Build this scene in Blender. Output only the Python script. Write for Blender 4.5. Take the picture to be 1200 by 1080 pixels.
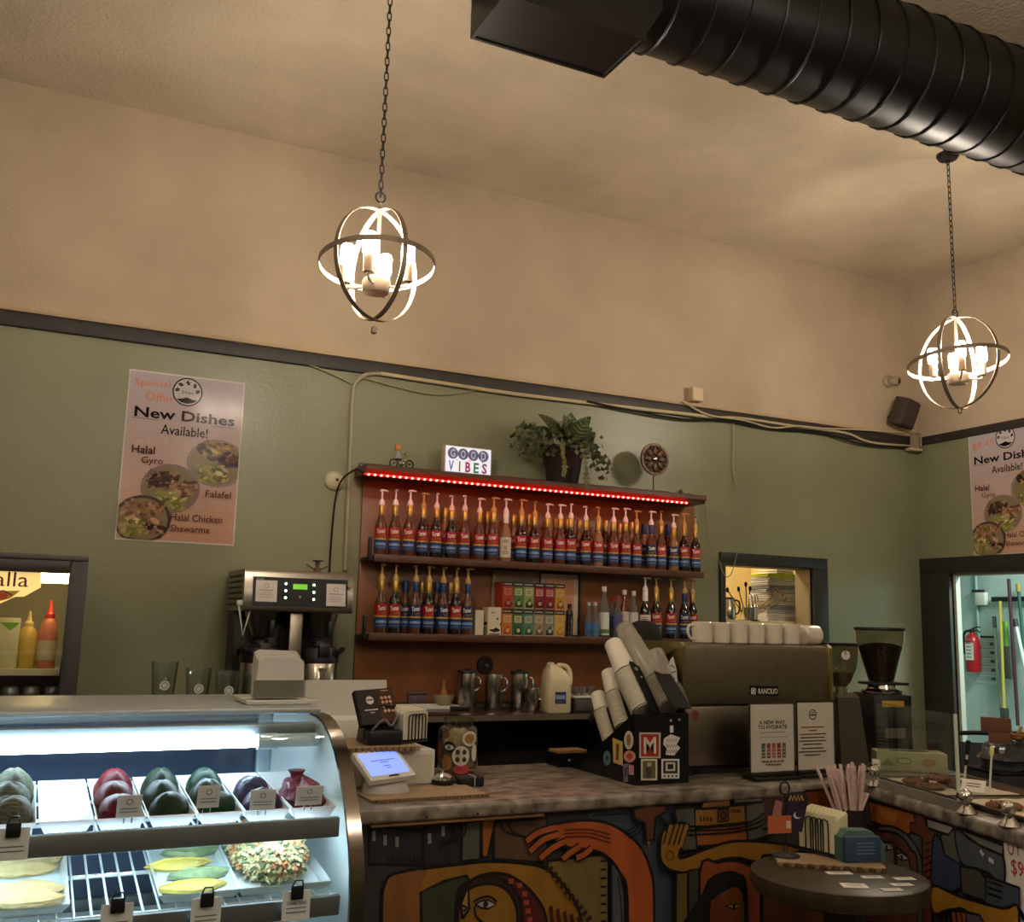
import bpy, bmesh, math, random
from math import sin, cos, pi, radians
from mathutils import Vector, Matrix, geometry
random.seed(7)
SC = bpy.context.scene
for o in list(bpy.data.objects): bpy.data.objects.remove(o, do_unlink=True)
COL = SC.collection

# ------------------------------------------------------------------ camera
FPX, YAW, PITCH, ROLL, EYE = 1168.0, 64.43, 9.19, 1.485, 1.45
_y, _p, _r = radians(YAW), radians(PITCH), radians(ROLL)
CF = Vector((cos(_y)*cos(_p), sin(_y)*cos(_p), sin(_p)))
_rt = Vector((sin(_y), -cos(_y), 0)); _up = _rt.cross(CF)
CR = cos(_r)*_rt + sin(_r)*_up; CU = -sin(_r)*_rt + cos(_r)*_up
CP = Vector((0, 0, EYE))
cam_data = bpy.data.cameras.new('camera'); cam = bpy.data.objects.new('camera', cam_data); COL.objects.link(cam)
cam_data.sensor_fit = 'HORIZONTAL'; cam_data.sensor_width = 36.0; cam_data.lens = FPX/1200*36.0
cam_data.clip_start = 0.05; cam_data.clip_end = 60
cam.matrix_world = Matrix(((CR.x, CU.x, -CF.x, CP.x), (CR.y, CU.y, -CF.y, CP.y), (CR.z, CU.z, -CF.z, CP.z), (0, 0, 0, 1)))
SC.camera = cam
def at(px, py, X=None, Y=None, Z=None, D=None, P=None, N=None):
    """point of the place seen at a photograph pixel, on a known real plane"""
    r = CF + CR*((px-600)/FPX) + CU*((540-py)/FPX)
    if D is not None: t = D
    elif Y is not None: t = Y/r.y
    elif X is not None: t = X/r.x
    elif Z is not None: t = (Z-EYE)/r.z
    else: t = (P-CP).dot(N)/r.dot(N)
    return CP + r*t

# ------------------------------------------------------------------ world, exposure
SC.view_settings.view_transform = 'Standard'; SC.view_settings.look = 'None'
SC.view_settings.gamma = 1.0; SC.view_settings.use_curve_mapping = False
SC.view_settings.exposure = 0.85
w = bpy.data.worlds.new('world'); SC.world = w; w.use_nodes = True
w.node_tree.nodes['Background'].inputs[0].default_value = (0.05, 0.05, 0.06, 1)
w.node_tree.nodes['Background'].inputs[1].default_value = 0.3
BULB = 175.0            # emission of the pendant bulbs
TUBE = 26.0             # emission of the display case tube
def point_light(name, loc, power, col, r=0.1):
    l = bpy.data.lights.new(name, 'POINT'); l.energy = power; l.color = col; l.shadow_soft_size = r
    o = bpy.data.objects.new(name, l); COL.objects.link(o); o.location = loc; return o
def area_light(name, loc, power, col, sx, sy, rot=(0, 0, 0)):
    l = bpy.data.lights.new(name, 'AREA'); l.shape = 'RECTANGLE'; l.size = sx; l.size_y = sy; l.energy = power; l.color = col
    o = bpy.data.objects.new(name, l); COL.objects.link(o); o.location = loc; o.rotation_euler = rot; return o

# ------------------------------------------------------------------ materials
def lin(c):
    c = c/255.0
    return c/12.92 if c <= 0.04045 else ((c+0.055)/1.055)**2.4
def rgb(c): return (lin(c[0]), lin(c[1]), lin(c[2]), 1)
MATS = {}
def mat(name, c=(128, 128, 128), rough=.5, metal=0, var=0, scale=12, bump=0, bscale=80, emit=0, ecol=None, trans=0, alpha=1, stretch=(1, 1, 1), c2=None, spec=.5, coat=0, ior=1.45, detail=4):
    if name in MATS: return MATS[name]
    m = bpy.data.materials.new(name); m.use_nodes = True; MATS[name] = m
    nt = m.node_tree; N = nt.nodes; L = nt.links; b = N['Principled BSDF']
    b.inputs['Base Color'].default_value = rgb(c); b.inputs['Roughness'].default_value = rough
    b.inputs['Metallic'].default_value = metal; b.inputs['Specular IOR Level'].default_value = spec
    b.inputs['IOR'].default_value = ior; b.inputs['Coat Weight'].default_value = coat; b.inputs['Coat Roughness'].default_value = .08
    if trans: b.inputs['Transmission Weight'].default_value = trans
    if alpha < 1: b.inputs['Alpha'].default_value = alpha
    if emit:
        b.inputs['Emission Color'].default_value = rgb(ecol or c); b.inputs['Emission Strength'].default_value = emit
    if var or bump or c2:
        tc = N.new('ShaderNodeTexCoord'); mp = N.new('ShaderNodeMapping'); mp.inputs['Scale'].default_value = stretch
        L.new(tc.outputs['Object'], mp.inputs['Vector'])
    if var or c2:
        nz = N.new('ShaderNodeTexNoise'); nz.inputs['Scale'].default_value = scale; nz.inputs['Detail'].default_value = detail
        L.new(mp.outputs['Vector'], nz.inputs['Vector'])
        rp = N.new('ShaderNodeValToRGB'); rp.color_ramp.elements[0].position = .3; rp.color_ramp.elements[1].position = .7
        a = rgb(c); bcol = rgb(c2) if c2 else tuple(min(1, x*(1+var)) for x in a[:3])+(1,)
        if not c2: a = tuple(x*(1-var) for x in a[:3])+(1,)
        rp.color_ramp.elements[0].color = a; rp.color_ramp.elements[1].color = bcol
        L.new(nz.outputs['Fac'], rp.inputs['Fac']); L.new(rp.outputs['Color'], b.inputs['Base Color'])
    if bump:
        n2 = N.new('ShaderNodeTexNoise'); n2.inputs['Scale'].default_value = bscale; n2.inputs['Detail'].default_value = 3
        L.new(mp.outputs['Vector'], n2.inputs['Vector'])
        bp = N.new('ShaderNodeBump'); bp.inputs['Strength'].default_value = bump; bp.inputs['Distance'].default_value = .01
        L.new(n2.outputs['Fac'], bp.inputs['Height']); L.new(bp.outputs['Normal'], b.inputs['Normal'])
    return m
def pane(name, tint=(250, 253, 251), refl=1.0, rough=0.0):
    """thin sheet glass: clear, with fresnel reflections"""
    if name in MATS: return MATS[name]
    m = bpy.data.materials.new(name); m.use_nodes = True; MATS[name] = m
    nt = m.node_tree; N = nt.nodes; L = nt.links
    for n in list(N):
        if n.type != 'OUTPUT_MATERIAL': N.remove(n)
    out = [n for n in N if n.type == 'OUTPUT_MATERIAL'][0]
    tr = N.new('ShaderNodeBsdfTransparent'); tr.inputs[0].default_value = rgb(tint)
    gl = N.new('ShaderNodeBsdfGlossy'); gl.inputs['Roughness'].default_value = rough
    lw = N.new('ShaderNodeLayerWeight'); lw.inputs['Blend'].default_value = .5
    pw = N.new('ShaderNodeMath'); pw.operation = 'POWER'; pw.inputs[1].default_value = 5
    fr = N.new('ShaderNodeMath'); fr.operation = 'MULTIPLY_ADD'; fr.inputs[1].default_value = .96; fr.inputs[2].default_value = .04
    mu = N.new('ShaderNodeMath'); mu.operation = 'MULTIPLY'; mu.inputs[1].default_value = refl; mu.use_clamp = True
    L.new(lw.outputs['Facing'], pw.inputs[0]); L.new(pw.outputs[0], fr.inputs[0])
    mx = N.new('ShaderNodeMixShader')
    L.new(fr.outputs[0], mu.inputs[0]); L.new(mu.outputs[0], mx.inputs[0]); L.new(tr.outputs[0], mx.inputs[1]); L.new(gl.outputs[0], mx.inputs[2])
    L.new(mx.outputs[0], out.inputs[0]); return m
def paint(c, rough=.6, spec=.4):
    return mat('paint_%d_%d_%d_%d_%d' % (c[0], c[1], c[2], int(rough*100), int(spec*100)), c, rough, spec=spec)

# ------------------------------------------------------------------ geometry helpers
class G:
    def __init__(s): s.v = []; s.f = []; s.m = []
    def add(s, vs, fs, mi=0):
        n = len(s.v); s.v += [Vector(a) for a in vs]; s.f += [tuple(n+i for i in f) for f in fs]; s.m += [mi]*len(fs); return s
    def box(s, x0, x1, y0, y1, z0, z1, mi=0):
        return s.add([(x0, y0, z0), (x1, y0, z0), (x1, y1, z0), (x0, y1, z0), (x0, y0, z1), (x1, y0, z1), (x1, y1, z1), (x0, y1, z1)],
                     [(0, 3, 2, 1), (4, 5, 6, 7), (0, 1, 5, 4), (1, 2, 6, 5), (2, 3, 7, 6), (3, 0, 4, 7)], mi)
    def rbox(s, x0, x1, y0, y1, z0, z1, r=.004, seg=2, mi=0):
        bm = bmesh.new(); bmesh.ops.create_cube(bm, size=1)
        for v in bm.verts: v.co = Vector((x0+(v.co.x+.5)*(x1-x0), y0+(v.co.y+.5)*(y1-y0), z0+(v.co.z+.5)*(z1-z0)))
        bmesh.ops.bevel(bm, geom=bm.edges[:], offset=r, segments=seg, profile=.5, affect='EDGES')
        bm.verts.index_update(); s.add([v.co.copy() for v in bm.verts], [[v.index for v in f.verts] for f in bm.faces], mi); bm.free(); return s
    def lathe(s, prof, seg=16, c=(0, 0, 0), mi=0, a0=0, a1=2*pi, cap=True, axis=None):
        full = abs(a1-a0-2*pi) < 1e-6; n = seg if full else seg+1; vs = []; fs = []
        for r, z in prof:
            for i in range(n):
                a = a0+(a1-a0)*i/seg; vs.append(Vector((r*cos(a), r*sin(a), z)))
        for j in range(len(prof)-1):
            for i in range(seg):
                k = (i+1) % n; fs.append((j*n+i, j*n+k, (j+1)*n+k, (j+1)*n+i))
        if cap and full:
            if prof[0][0] > 1e-5: fs.append(tuple(range(n))[::-1])
            if prof[-1][0] > 1e-5: fs.append(tuple(range((len(prof)-1)*n, len(prof)*n)))
        if axis is not None:
            q = Vector((0, 0, 1)).rotation_difference(Vector(axis).normalized())
            vs = [q @ v for v in vs]
        c = Vector(c); return s.add([v+c for v in vs], fs, mi)
    def cyl(s, p0, p1, r0, r1=None, seg=14, mi=0):
        p0 = Vector(p0); p1 = Vector(p1); d = p1-p0
        return s.lathe([(r0, 0), (r0 if r1 is None else r1, d.length)], seg, p0, mi, axis=d)
    def tube(s, pts, r, seg=8, mi=0, closed=False, rx=None):
        pts = [Vector(p) for p in pts]; n = len(pts); rr = r if isinstance(r, (list, tuple)) else [r]*n
        vs = []; fs = []; nrm = None
        for i, p in enumerate(pts):
            if closed: t = pts[(i+1) % n]-pts[i-1]
            else: t = pts[min(i+1, n-1)]-pts[max(i-1, 0)]
            t.normalize()
            if nrm is None:
                nrm = t.cross(Vector((0, 0, 1)) if abs(t.z) < .9 else Vector((1, 0, 0))).normalized()
            else:
                nrm = (nrm - t*nrm.dot(t)).normalized()
            bn = t.cross(nrm)
            for k in range(seg):
                a = 2*pi*k/seg; vs.append(p+nrm*(cos(a)*rr[i])+bn*(sin(a)*(rx if rx else rr[i])))
        m = n if closed else n-1
        for i in range(m):
            j = (i+1) % n
            for k in range(seg):
                l = (k+1) % seg; fs.append((i*seg+k, i*seg+l, j*seg+l, j*seg+k))
        if not closed: fs.append(tuple(range(seg))[::-1]); fs.append(tuple(range((n-1)*seg, n*seg)))
        return s.add(vs, fs, mi)
    def sphere(s, c, r, seg=14, rings=8, mi=0):
        if not isinstance(r, (tuple, list)): r = (r, r, r)
        vs = [(c[0], c[1], c[2]-r[2])]; fs = []
        for j in range(1, rings):
            t = -pi/2+pi*j/rings
            for i in range(seg):
                a = 2*pi*i/seg; vs.append((c[0]+r[0]*cos(t)*cos(a), c[1]+r[1]*cos(t)*sin(a), c[2]+r[2]*sin(t)))
        vs.append((c[0], c[1], c[2]+r[2])); T = len(vs)-1
        for i in range(seg):
            k = (i+1) % seg; fs.append((0, 1+k, 1+i)); fs.append((T, T-seg+i, T-seg+k))
            for j in range(rings-2): fs.append((1+j*seg+i, 1+j*seg+k, 1+(j+1)*seg+k, 1+(j+1)*seg+i))
        return s.add(vs, fs, mi)
    def prism(s, pts, axis, a, b, mi=0):
        """polygon pts extruded along an axis from a to b"""
        n = len(pts)
        def p(u, v, w): return {'X': (w, u, v), 'Y': (u, w, v), 'Z': (u, v, w)}[axis]
        vs = [p(u, v, a) for u, v in pts]+[p(u, v, b) for u, v in pts]
        fs = [(i, (i+1) % n, n+(i+1) % n, n+i) for i in range(n)]
        tr = geometry.tessellate_polygon([[Vector((u, v, 0)) for u, v in pts]])
        fs += [tuple(t) for t in tr]+[tuple(n+i for i in t[::-1]) for t in tr]
        return s.add(vs, fs, mi)
    def xf(s, M):
        s.v = [M @ v for v in s.v]; return s
    def move(s, x, y, z): return s.xf(Matrix.Translation((x, y, z)))
    def rot(s, a, ax): return s.xf(Matrix.Rotation(a, 4, ax))
    def join(s, o, mi=None):
        n = len(s.v); s.v += o.v; s.f += [tuple(n+i for i in f) for f in o.f]; s.m += o.m if mi is None else [mi]*len(o.f); return s

def mesh(name, g, mats, smooth=35, fix=True):
    me = bpy.data.meshes.new(name); me.from_pydata([tuple(v) for v in g.v], [], g.f)
    if not isinstance(mats, (list, tuple)): mats = [mats]
    for m in mats: me.materials.append(m)
    me.polygons.foreach_set('material_index', g.m)
    if fix:
        bm = bmesh.new(); bm.from_mesh(me); bmesh.ops.recalc_face_normals(bm, faces=bm.faces[:]); bm.to_mesh(me); bm.free()
    if smooth:
        me.polygons.foreach_set('use_smooth', [True]*len(me.polygons)); me.set_sharp_from_angle(angle=radians(smooth))
    me.update(); return me
def obj(name, g, mats, parent=None, loc=None, rot=None, smooth=35, label=None, kind=None, fix=True):
    me = g if isinstance(g, bpy.types.Mesh) else mesh(name, g, mats, smooth, fix)
    o = bpy.data.objects.new(name, me); COL.objects.link(o)
    if parent is not None: o.parent = parent
    if loc is not None: o.location = loc
    if rot is not None: o.rotation_euler = rot
    if label: o['label'] = label
    if kind: o['kind'] = kind
    return o
def tag(o, label, cat, group=None):
    o['label'] = label; o['category'] = cat
    if group: o['group'] = group
    return o
def thing(name, label, cat, loc=(0, 0, 0), rotz=0, group=None, rot=None):
    o = bpy.data.objects.new(name, None); COL.objects.link(o); o.empty_display_size = .05
    o.location = loc; o.rotation_euler = rot or (0, 0, rotz); return tag(o, label, cat, group)
def part(name, g, mats, t, **k):
    """a part modelled in room coordinates, hung under its thing"""
    l = t.location; p = t.parent
    while p is not None: l = l+p.location; p = p.parent
    return obj(name, g.move(-l.x, -l.y, -l.z), mats, t, **k)
def struct(name, g, mats, smooth=35, parent=None, **k):
    o = obj(name, g, mats, parent, smooth=smooth, **k)
    if parent is None: o['kind'] = 'structure'
    return o
def dup(root, loc, rotz=None, label=None, group=None, scale=None):
    def cp(o, par):
        c = o.copy(); COL.objects.link(c); c.parent = par
        for ch in list(o.children): cp(ch, c)
        return c
    kids = list(root.children); r = root.copy(); COL.objects.link(r); r.location = loc
    if rotz is not None: r.rotation_euler = (0, 0, rotz)
    if scale: r.scale = scale
    for ch in kids: cp(ch, r)
    if label: r['label'] = label
    if group: r['group'] = group
    return r
_tx = {}
def text2d(s, bold=0.0, shear=0.0):
    """unit-size lettering, centred: 2d points and triangles"""
    k = (s, bold, shear)
    if k in _tx: return _tx[k]
    cu = bpy.data.curves.new('t', 'FONT'); cu.body = s; cu.align_x = 'CENTER'; cu.align_y = 'CENTER'; cu.size = 1
    cu.resolution_u = 2; cu.offset = bold; cu.shear = shear
    ob = bpy.data.objects.new('t', cu); COL.objects.link(ob); bpy.context.view_layer.update()
    dg = bpy.context.evaluated_depsgraph_get(); me = bpy.data.meshes.new_from_object(ob.evaluated_get(dg))
    vs = [(v.co.x, v.co.y) for v in me.vertices]; fs = [tuple(p.vertices) for p in me.polygons]
    bpy.data.objects.remove(ob); bpy.data.curves.remove(cu); bpy.data.meshes.remove(me)
    if vs:
        xs = [a[0] for a in vs]; ys = [a[1] for a in vs]; cx = (min(xs)+max(xs))/2; cy = (min(ys)+max(ys))/2
        vs = [(a-cx, b-cy) for a, b in vs]; W = max(xs)-min(xs); Hh = max(ys)-min(ys)
    else: W = Hh = 1
    _tx[k] = (vs, fs, W, Hh); return _tx[k]
class Print:
    """flat print on a surface: polygons, strokes and lettering laid in layers on plane (O, u, v)"""
    def __init__(s, O, u, v, rough=.6, step=.00025, base=.0004, brush=False, spec=.4):
        s.spec = spec
        s.O = Vector(O); s.u = Vector(u).normalized(); s.v = Vector(v).normalized(); s.n = s.u.cross(s.v).normalized()
        s.g = G(); s.mats = []; s.rough = rough; s.brush = brush; s.step = step; s.lv = base
    def mi(s, c):
        m = c if isinstance(c, bpy.types.Material) else (mat('brushed_paint_%d_%d_%d' % tuple(c), tuple(q*.86 for q in c), s.rough, var=.22, scale=11, stretch=(1, 1, .35), bump=.1, bscale=60) if s.brush else paint(c, s.rough, s.spec))
        if m not in s.mats: s.mats.append(m)
        return s.mats.index(m)
    def pt(s, a): return s.O+s.u*a[0]+s.v*a[1]+s.n*s.lv
    def raw(s, pts, fs, c): s.lv += s.step; s.g.add([s.pt(p) for p in pts], fs, s.mi(c)); return s
    def poly(s, pts, c, line=None, lw=.004):
        tr = geometry.tessellate_polygon([[Vector((a, b, 0)) for a, b in pts]])
        s.raw(pts, [tuple(t) for t in tr], c)
        if line: s.stroke(list(pts)+[pts[0]], lw, line)
        return s
    def rect(s, x0, y0, x1, y1, c): return s.poly([(x0, y0), (x1, y0), (x1, y1), (x0, y1)], c)
    def ell(s, cx, cy, rx, ry, c, n=24, line=None, lw=.003, rot=0):
        return s.poly([(cx+rx*cos(2*pi*i/n)*cos(rot)-ry*sin(2*pi*i/n)*sin(rot), cy+rx*cos(2*pi*i/n)*sin(rot)+ry*sin(2*pi*i/n)*cos(rot)) for i in range(n)], c, line, lw)
    def stroke(s, pts, w, c):
        vs = []; fs = []; P = [Vector((a[0], a[1])) for a in pts]; n = len(P)
        for i, p in enumerate(P):
            t = P[min(i+1, n-1)]-P[max(i-1, 0)]
            if t.length < 1e-9: t = Vector((1, 0))
            t.normalize(); q = Vector((-t.y, t.x))*w/2; vs += [p+q, p-q]
        for i in range(n-1): fs.append((2*i, 2*i+1, 2*i+3, 2*i+2))
        return s.raw([(a.x, a.y) for a in vs], fs, c)
    def ring(s, cx, cy, r, w, c, n=24, ry=None): return s.stroke([(cx+r*cos(2*pi*i/n), cy+(ry or r)*sin(2*pi*i/n)) for i in range(n+1)], w, c)
    def text(s, t, x, y, h, c, width=None, bold=0.0, rot=0, shear=0):
        """h = height of the lettering, width = its full width"""
        vs, fs, W, Hh = text2d(t, bold, shear); k = h/Hh; kx = width/W if width else k
        ca, sa = cos(rot), sin(rot)
        return s.raw([(x+a*kx*ca-b*k*sa, y+a*kx*sa+b*k*ca) for a, b in vs], fs, c)
    def done(s, name, parent=None, **k): return obj(name, s.g, s.mats, parent, smooth=0, fix=False, **k)
ORD = ['first', 'second', 'third', 'fourth', 'fifth', 'sixth', 'seventh', 'eighth', 'ninth', 'tenth', 'eleventh', 'twelfth', 'thirteenth', 'fourteenth', 'fifteenth', 'sixteenth', 'seventeenth', 'eighteenth', 'nineteenth', 'twentieth', 'twenty-first', 'twenty-second', 'twenty-third', 'twenty-fourth', 'twenty-fifth', 'twenty-sixth', 'twenty-seventh', 'twenty-eighth', 'twenty-ninth']
def bez(p0, p1, p2, n=10):
    p0, p1, p2 = Vector(p0), Vector(p1), Vector(p2)
    return [p0*(1-t)**2+p1*2*t*(1-t)+p2*t*t for t in [i/n for i in range(n+1)]]
def smoothpath(pts, n=6):
    P = [Vector(p) for p in pts]; out = []
    for i in range(len(P)-1):
        a = P[max(i-1, 0)]; b = P[i]; c = P[i+1]; d = P[min(i+2, len(P)-1)]
        for k in range(n):
            t = k/n; out.append(.5*((2*b)+(c-a)*t+(2*a-5*b+4*c-d)*t*t+(3*b-a-3*c+d)*t**3))
    out.append(P[-1]); return out

# common materials
WHITE = mat('white_plastic', (205, 203, 196), .4)
BLACK = mat('black_plastic', (18, 18, 19), .45)
DARK = mat('dark_metal', (38, 36, 35), .5, .4)
STEEL = mat('stainless_steel', (196, 190, 178), .22, 1, var=.08, scale=6, stretch=(1, 1, 40))
CHROME = mat('chrome', (215, 215, 215), .08, 1)
GOLD = mat('gold_foil', (186, 146, 72), .35, .75)
GLASS = pane('clear_glass')
PAPER = mat('paper', (214, 208, 200), .7)
WOODD = mat('dark_wood', (66, 38, 22), .4, c2=(92, 56, 34), scale=5, stretch=(2, 14, 14), bump=.05, bscale=30)
# ================================================================== the setting
YB, XR, ZC = 5.5, 6.11, 4.17
XL, YF = -2.6, -3.2
GREEN = mat('green_gloss_paint', (129, 129, 100), .36, var=.05, scale=3, bump=.12, bscale=55, spec=.5)
CREAM = mat('cream_textured_plaster', (178, 159, 134), .85, var=.07, scale=2.2, bump=.55, bscale=75)
CEIL = mat('cream_popcorn_ceiling', (200, 182, 155), .9, var=.09, scale=2.5, bump=.9, bscale=55)
FLOORM = mat('dark_concrete', (70, 62, 54), .55, var=.15, scale=4)
ZT = 2.905            # height where green paint meets cream plaster
def wall_mat():
    m = GREEN.copy(); m.name = 'two_tone_wall'; nt = m.node_tree; N = nt.nodes; L = nt.links
    return m
# wall_back with the pass-through opening cut out
WX0, WX1, WZ0, WZ1 = 4.246, 5.02, 1.12, 1.885
T = .16
g = G(); u = G()
for X0, X1, Z0, Z1 in [(XL, WX0, 0, ZT), (WX1, XR, 0, ZT), (WX0, WX1, 0, WZ0), (WX0, WX1, WZ1, ZT)]: g.box(X0, X1, YB, YB+T, Z0, Z1, 0)
g.box(XL, XR, YB, YB+T, ZT, ZC, 1)
struct('wall_back', g, [GREEN, CREAM], smooth=0)
# wall_right with the doorway
DY0, DY1, DZ = 4.05, 5.235, 1.888     # opening
g = G()
TW_ = .065
g.box(XR, XR+TW_, DY1, YB+T, 0, ZT, 0); g.box(XR, XR+TW_, YF, DY0, 0, ZT, 0); g.box(XR, XR+TW_, DY0, DY1, DZ, ZT, 0)
g.box(XR, XR+TW_, YF, YB+T, ZT, ZC, 1)
struct('wall_right', g, [GREEN, CREAM], smooth=0)
g = G(); g.box(XL-T, XL, YF, YB+T, 0, ZT, 0); g.box(XL-T, XL, YF, YB+T, ZT, ZC, 1); struct('wall_left', g, [GREEN, CREAM], smooth=0)
g = G(); g.box(XL-T, XR+T, YF-T, YF, 0, ZT, 0); g.box(XL-T, XR+T, YF-T, YF, ZT, ZC, 1); struct('wall_front', g, [GREEN, CREAM], smooth=0)
struct('floor', G().box(XL-T, XR+4, YF-T, YB+4.0, -.1, 0), FLOORM, smooth=0)
struct('ceiling', G().box(XL-T, XR+T, YF-T, YB+T, ZC, ZC+.1), CEIL, smooth=0)
# dark trim board where plaster meets paint
TRIM = mat('dark_trim_paint', (52, 46, 42), .55, var=.2, scale=9)
LEDGE = mat('plaster_ledge', (176, 152, 120), .8, bump=.3)
g = G().rbox(XL, XR, YB-.03, YB, ZT-.045, ZT+.03, .006); struct('trim_1', g, TRIM)
g = G().rbox(XL, XR, YB-.042, YB, ZT+.03, ZT+.052, .006); struct('trim_2', g, LEDGE)
g = G().rbox(XR-.03, XR, YF, YB-.045, ZT-.03, ZT+.03, .006); struct('trim_3', g, TRIM)
# pass-through window casing
CASE = mat('charcoal_casing', (38, 38, 34), .5, var=.12, scale=8)
w1 = thing('window_1', '', ''); del w1['label']; del w1['category']; w1['kind'] = 'structure'
x0, x1, zt = at(842, 647, Y=YB).x, at(967, 655, Y=YB).x, 1.958
for nm, b in [('head_casing', (x0, x1, YB-.025, YB+.02, WZ1, zt)), ('side_casing', (x0, WX0, YB-.025, YB+.02, WZ0, WZ1)), ('side_casing', (WX1, x1, YB-.025, YB+.02, WZ0, WZ1)), ('sill', (x0, x1, YB-.04, YB+T, WZ0-.04, WZ0))]:
    obj(nm, G().rbox(*b, .004), CASE, w1)
obj('liner', G().box(WX0, WX0+.012, YB+.02, YB+T, WZ0, WZ1).box(WX1-.012, WX1, YB+.02, YB+T, WZ0, WZ1).box(WX0+.012, WX1-.012, YB+.02, YB+T, WZ1-.012, WZ1), mat('casing_liner', (150, 130, 96), .6), w1)
# doorway casing
d1 = thing('door_1', '', ''); del d1['label']; del d1['category']; d1['kind'] = 'structure'
obj('head_casing', G().rbox(XR-.03, XR+.02, DY0-.2, 5.5, DZ, 2.005, .005), CASE, d1)
obj('side_casing', G().rbox(XR-.03, XR+.02, DY1, 5.5, 0, DZ, .005), CASE, d1)
obj('side_casing', G().rbox(XR-.03, XR+.02, DY0-.2, DY0, 0, DZ, .005), CASE, d1)
obj('jamb', G().box(XR+.02, XR+TW_, DY1-.02, DY1, 0, DZ).box(XR+.02, XR+TW_, DY0, DY0+.02, 0, DZ).box(XR+.02, XR+TW_, DY0+.02, DY1-.02, DZ-.02, DZ), mat('pale_jamb', (176, 182, 168), .5), d1)

# ---- room behind the pass-through (yellow cream) and room behind the doorway (pale aqua)
YEL = mat('yellow_cream_wall', (214, 190, 130), .8, var=.04)
g = G(); g.box(3.3, 6.2, 6.9, 7.0, 0, 2.8); g.box(3.2, 3.3, YB+T, 7.0, 0, 2.8); g.box(5.62, 5.72, YB+T, 6.9, 0, 2.8); g.box(3.2, 6.2, YB+T, 7.0, 2.8, 2.9)
struct('wall_kitchen', g, YEL, smooth=0)
AQUA = mat('pale_aqua_wall', (150, 172, 164), .6, c2=(176, 192, 186), scale=5, stretch=(1, 1, .15))
XA = 7.55
g = G(); g.box(XA, XA+.1, 2.6, 6.9, 0, 2.8); g.box(XR+TW_, XA, 6.75, 6.85, 0, 2.8); g.box(XR+TW_, XA, 2.6, 2.7, 0, 2.8); g.box(XR+TW_, XA+.1, 2.6, 6.9, 2.8, 2.9)
g.box(XR-.04, XR+.06, YB+T, 6.75, 0, 2.8)
struct('wall_store_room', g, AQUA, smooth=0)
area_light('kitchen_ceiling_light', (4.6, 6.4, 2.75), 20, (1, .88, .68), .5, .3)
area_light('store_room_ceiling_light', (6.9, 4.3, 2.75), 64, (.86, 1, .97), .6, 1.0)
# ================================================================== duct and pendants
DUCTM = mat('black_duct_paint', (16, 15, 14), .42, .2, var=.2, scale=4)
t = thing('ventilation_duct', 'black spiral round duct with a side register hanging below the ceiling', 'duct', (0, 2.93, 3.885))
R_ = .25; prof = []; n = 40
g = G(); g.lathe([(R_, 0), (R_, 4.9)], 40, (1.18, 0, 0), axis=(1, 0, 0)); obj('pipe', g, DUCTM, t)
g = G(); pts = []
for i in range(24*31+1):
    a = 2*pi*i/24; x = 1.22+.157*i/24
    if x > 6.06: break
    pts.append((x, (R_+.003)*cos(a), (R_+.003)*sin(a)))
g.tube(pts, .0065, 5); obj('spiral_seam', g, DUCTM, t)
# register box saddled under the duct
a = at(551, 46, Y=3.05); b = at(708, 92, Y=3.05)
zb = b.z-3.885; xa, xb = a.x, b.x; y0, y1 = -.17, .12
g = G()
for yy in (y0, y1-.012): g.prism([(xa, zb), (xb, zb), (xb+.005, zb+.03), (xb+.07, zb+.14), (xb+.07, -.1), (xa, -.1)], 'Y', yy, yy+.012)
g.box(xa, xa+.012, y0+.012, y1-.012, zb, -.1); g.box(xb-.012, xb, y0+.012, y1-.012, zb, zb+.06)
obj('register_box', g, DUCTM, t, smooth=0)
obj('register_face', G().box(xa+.012, xb-.012, y0+.012, y1-.012, zb+.006, zb+.012), DUCTM, t, smooth=0)
obj('end_cap', G().lathe([(.262, 0), (.262, .03)], 40, (1.16, 0, 0), axis=(1, 0, 0)), DUCTM, t)
for x in (2.2, 4.2, 5.7): obj('hanger_rod', G().cyl((x, 0, .2), (x, 0, .285), .006), DARK, t)

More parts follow.
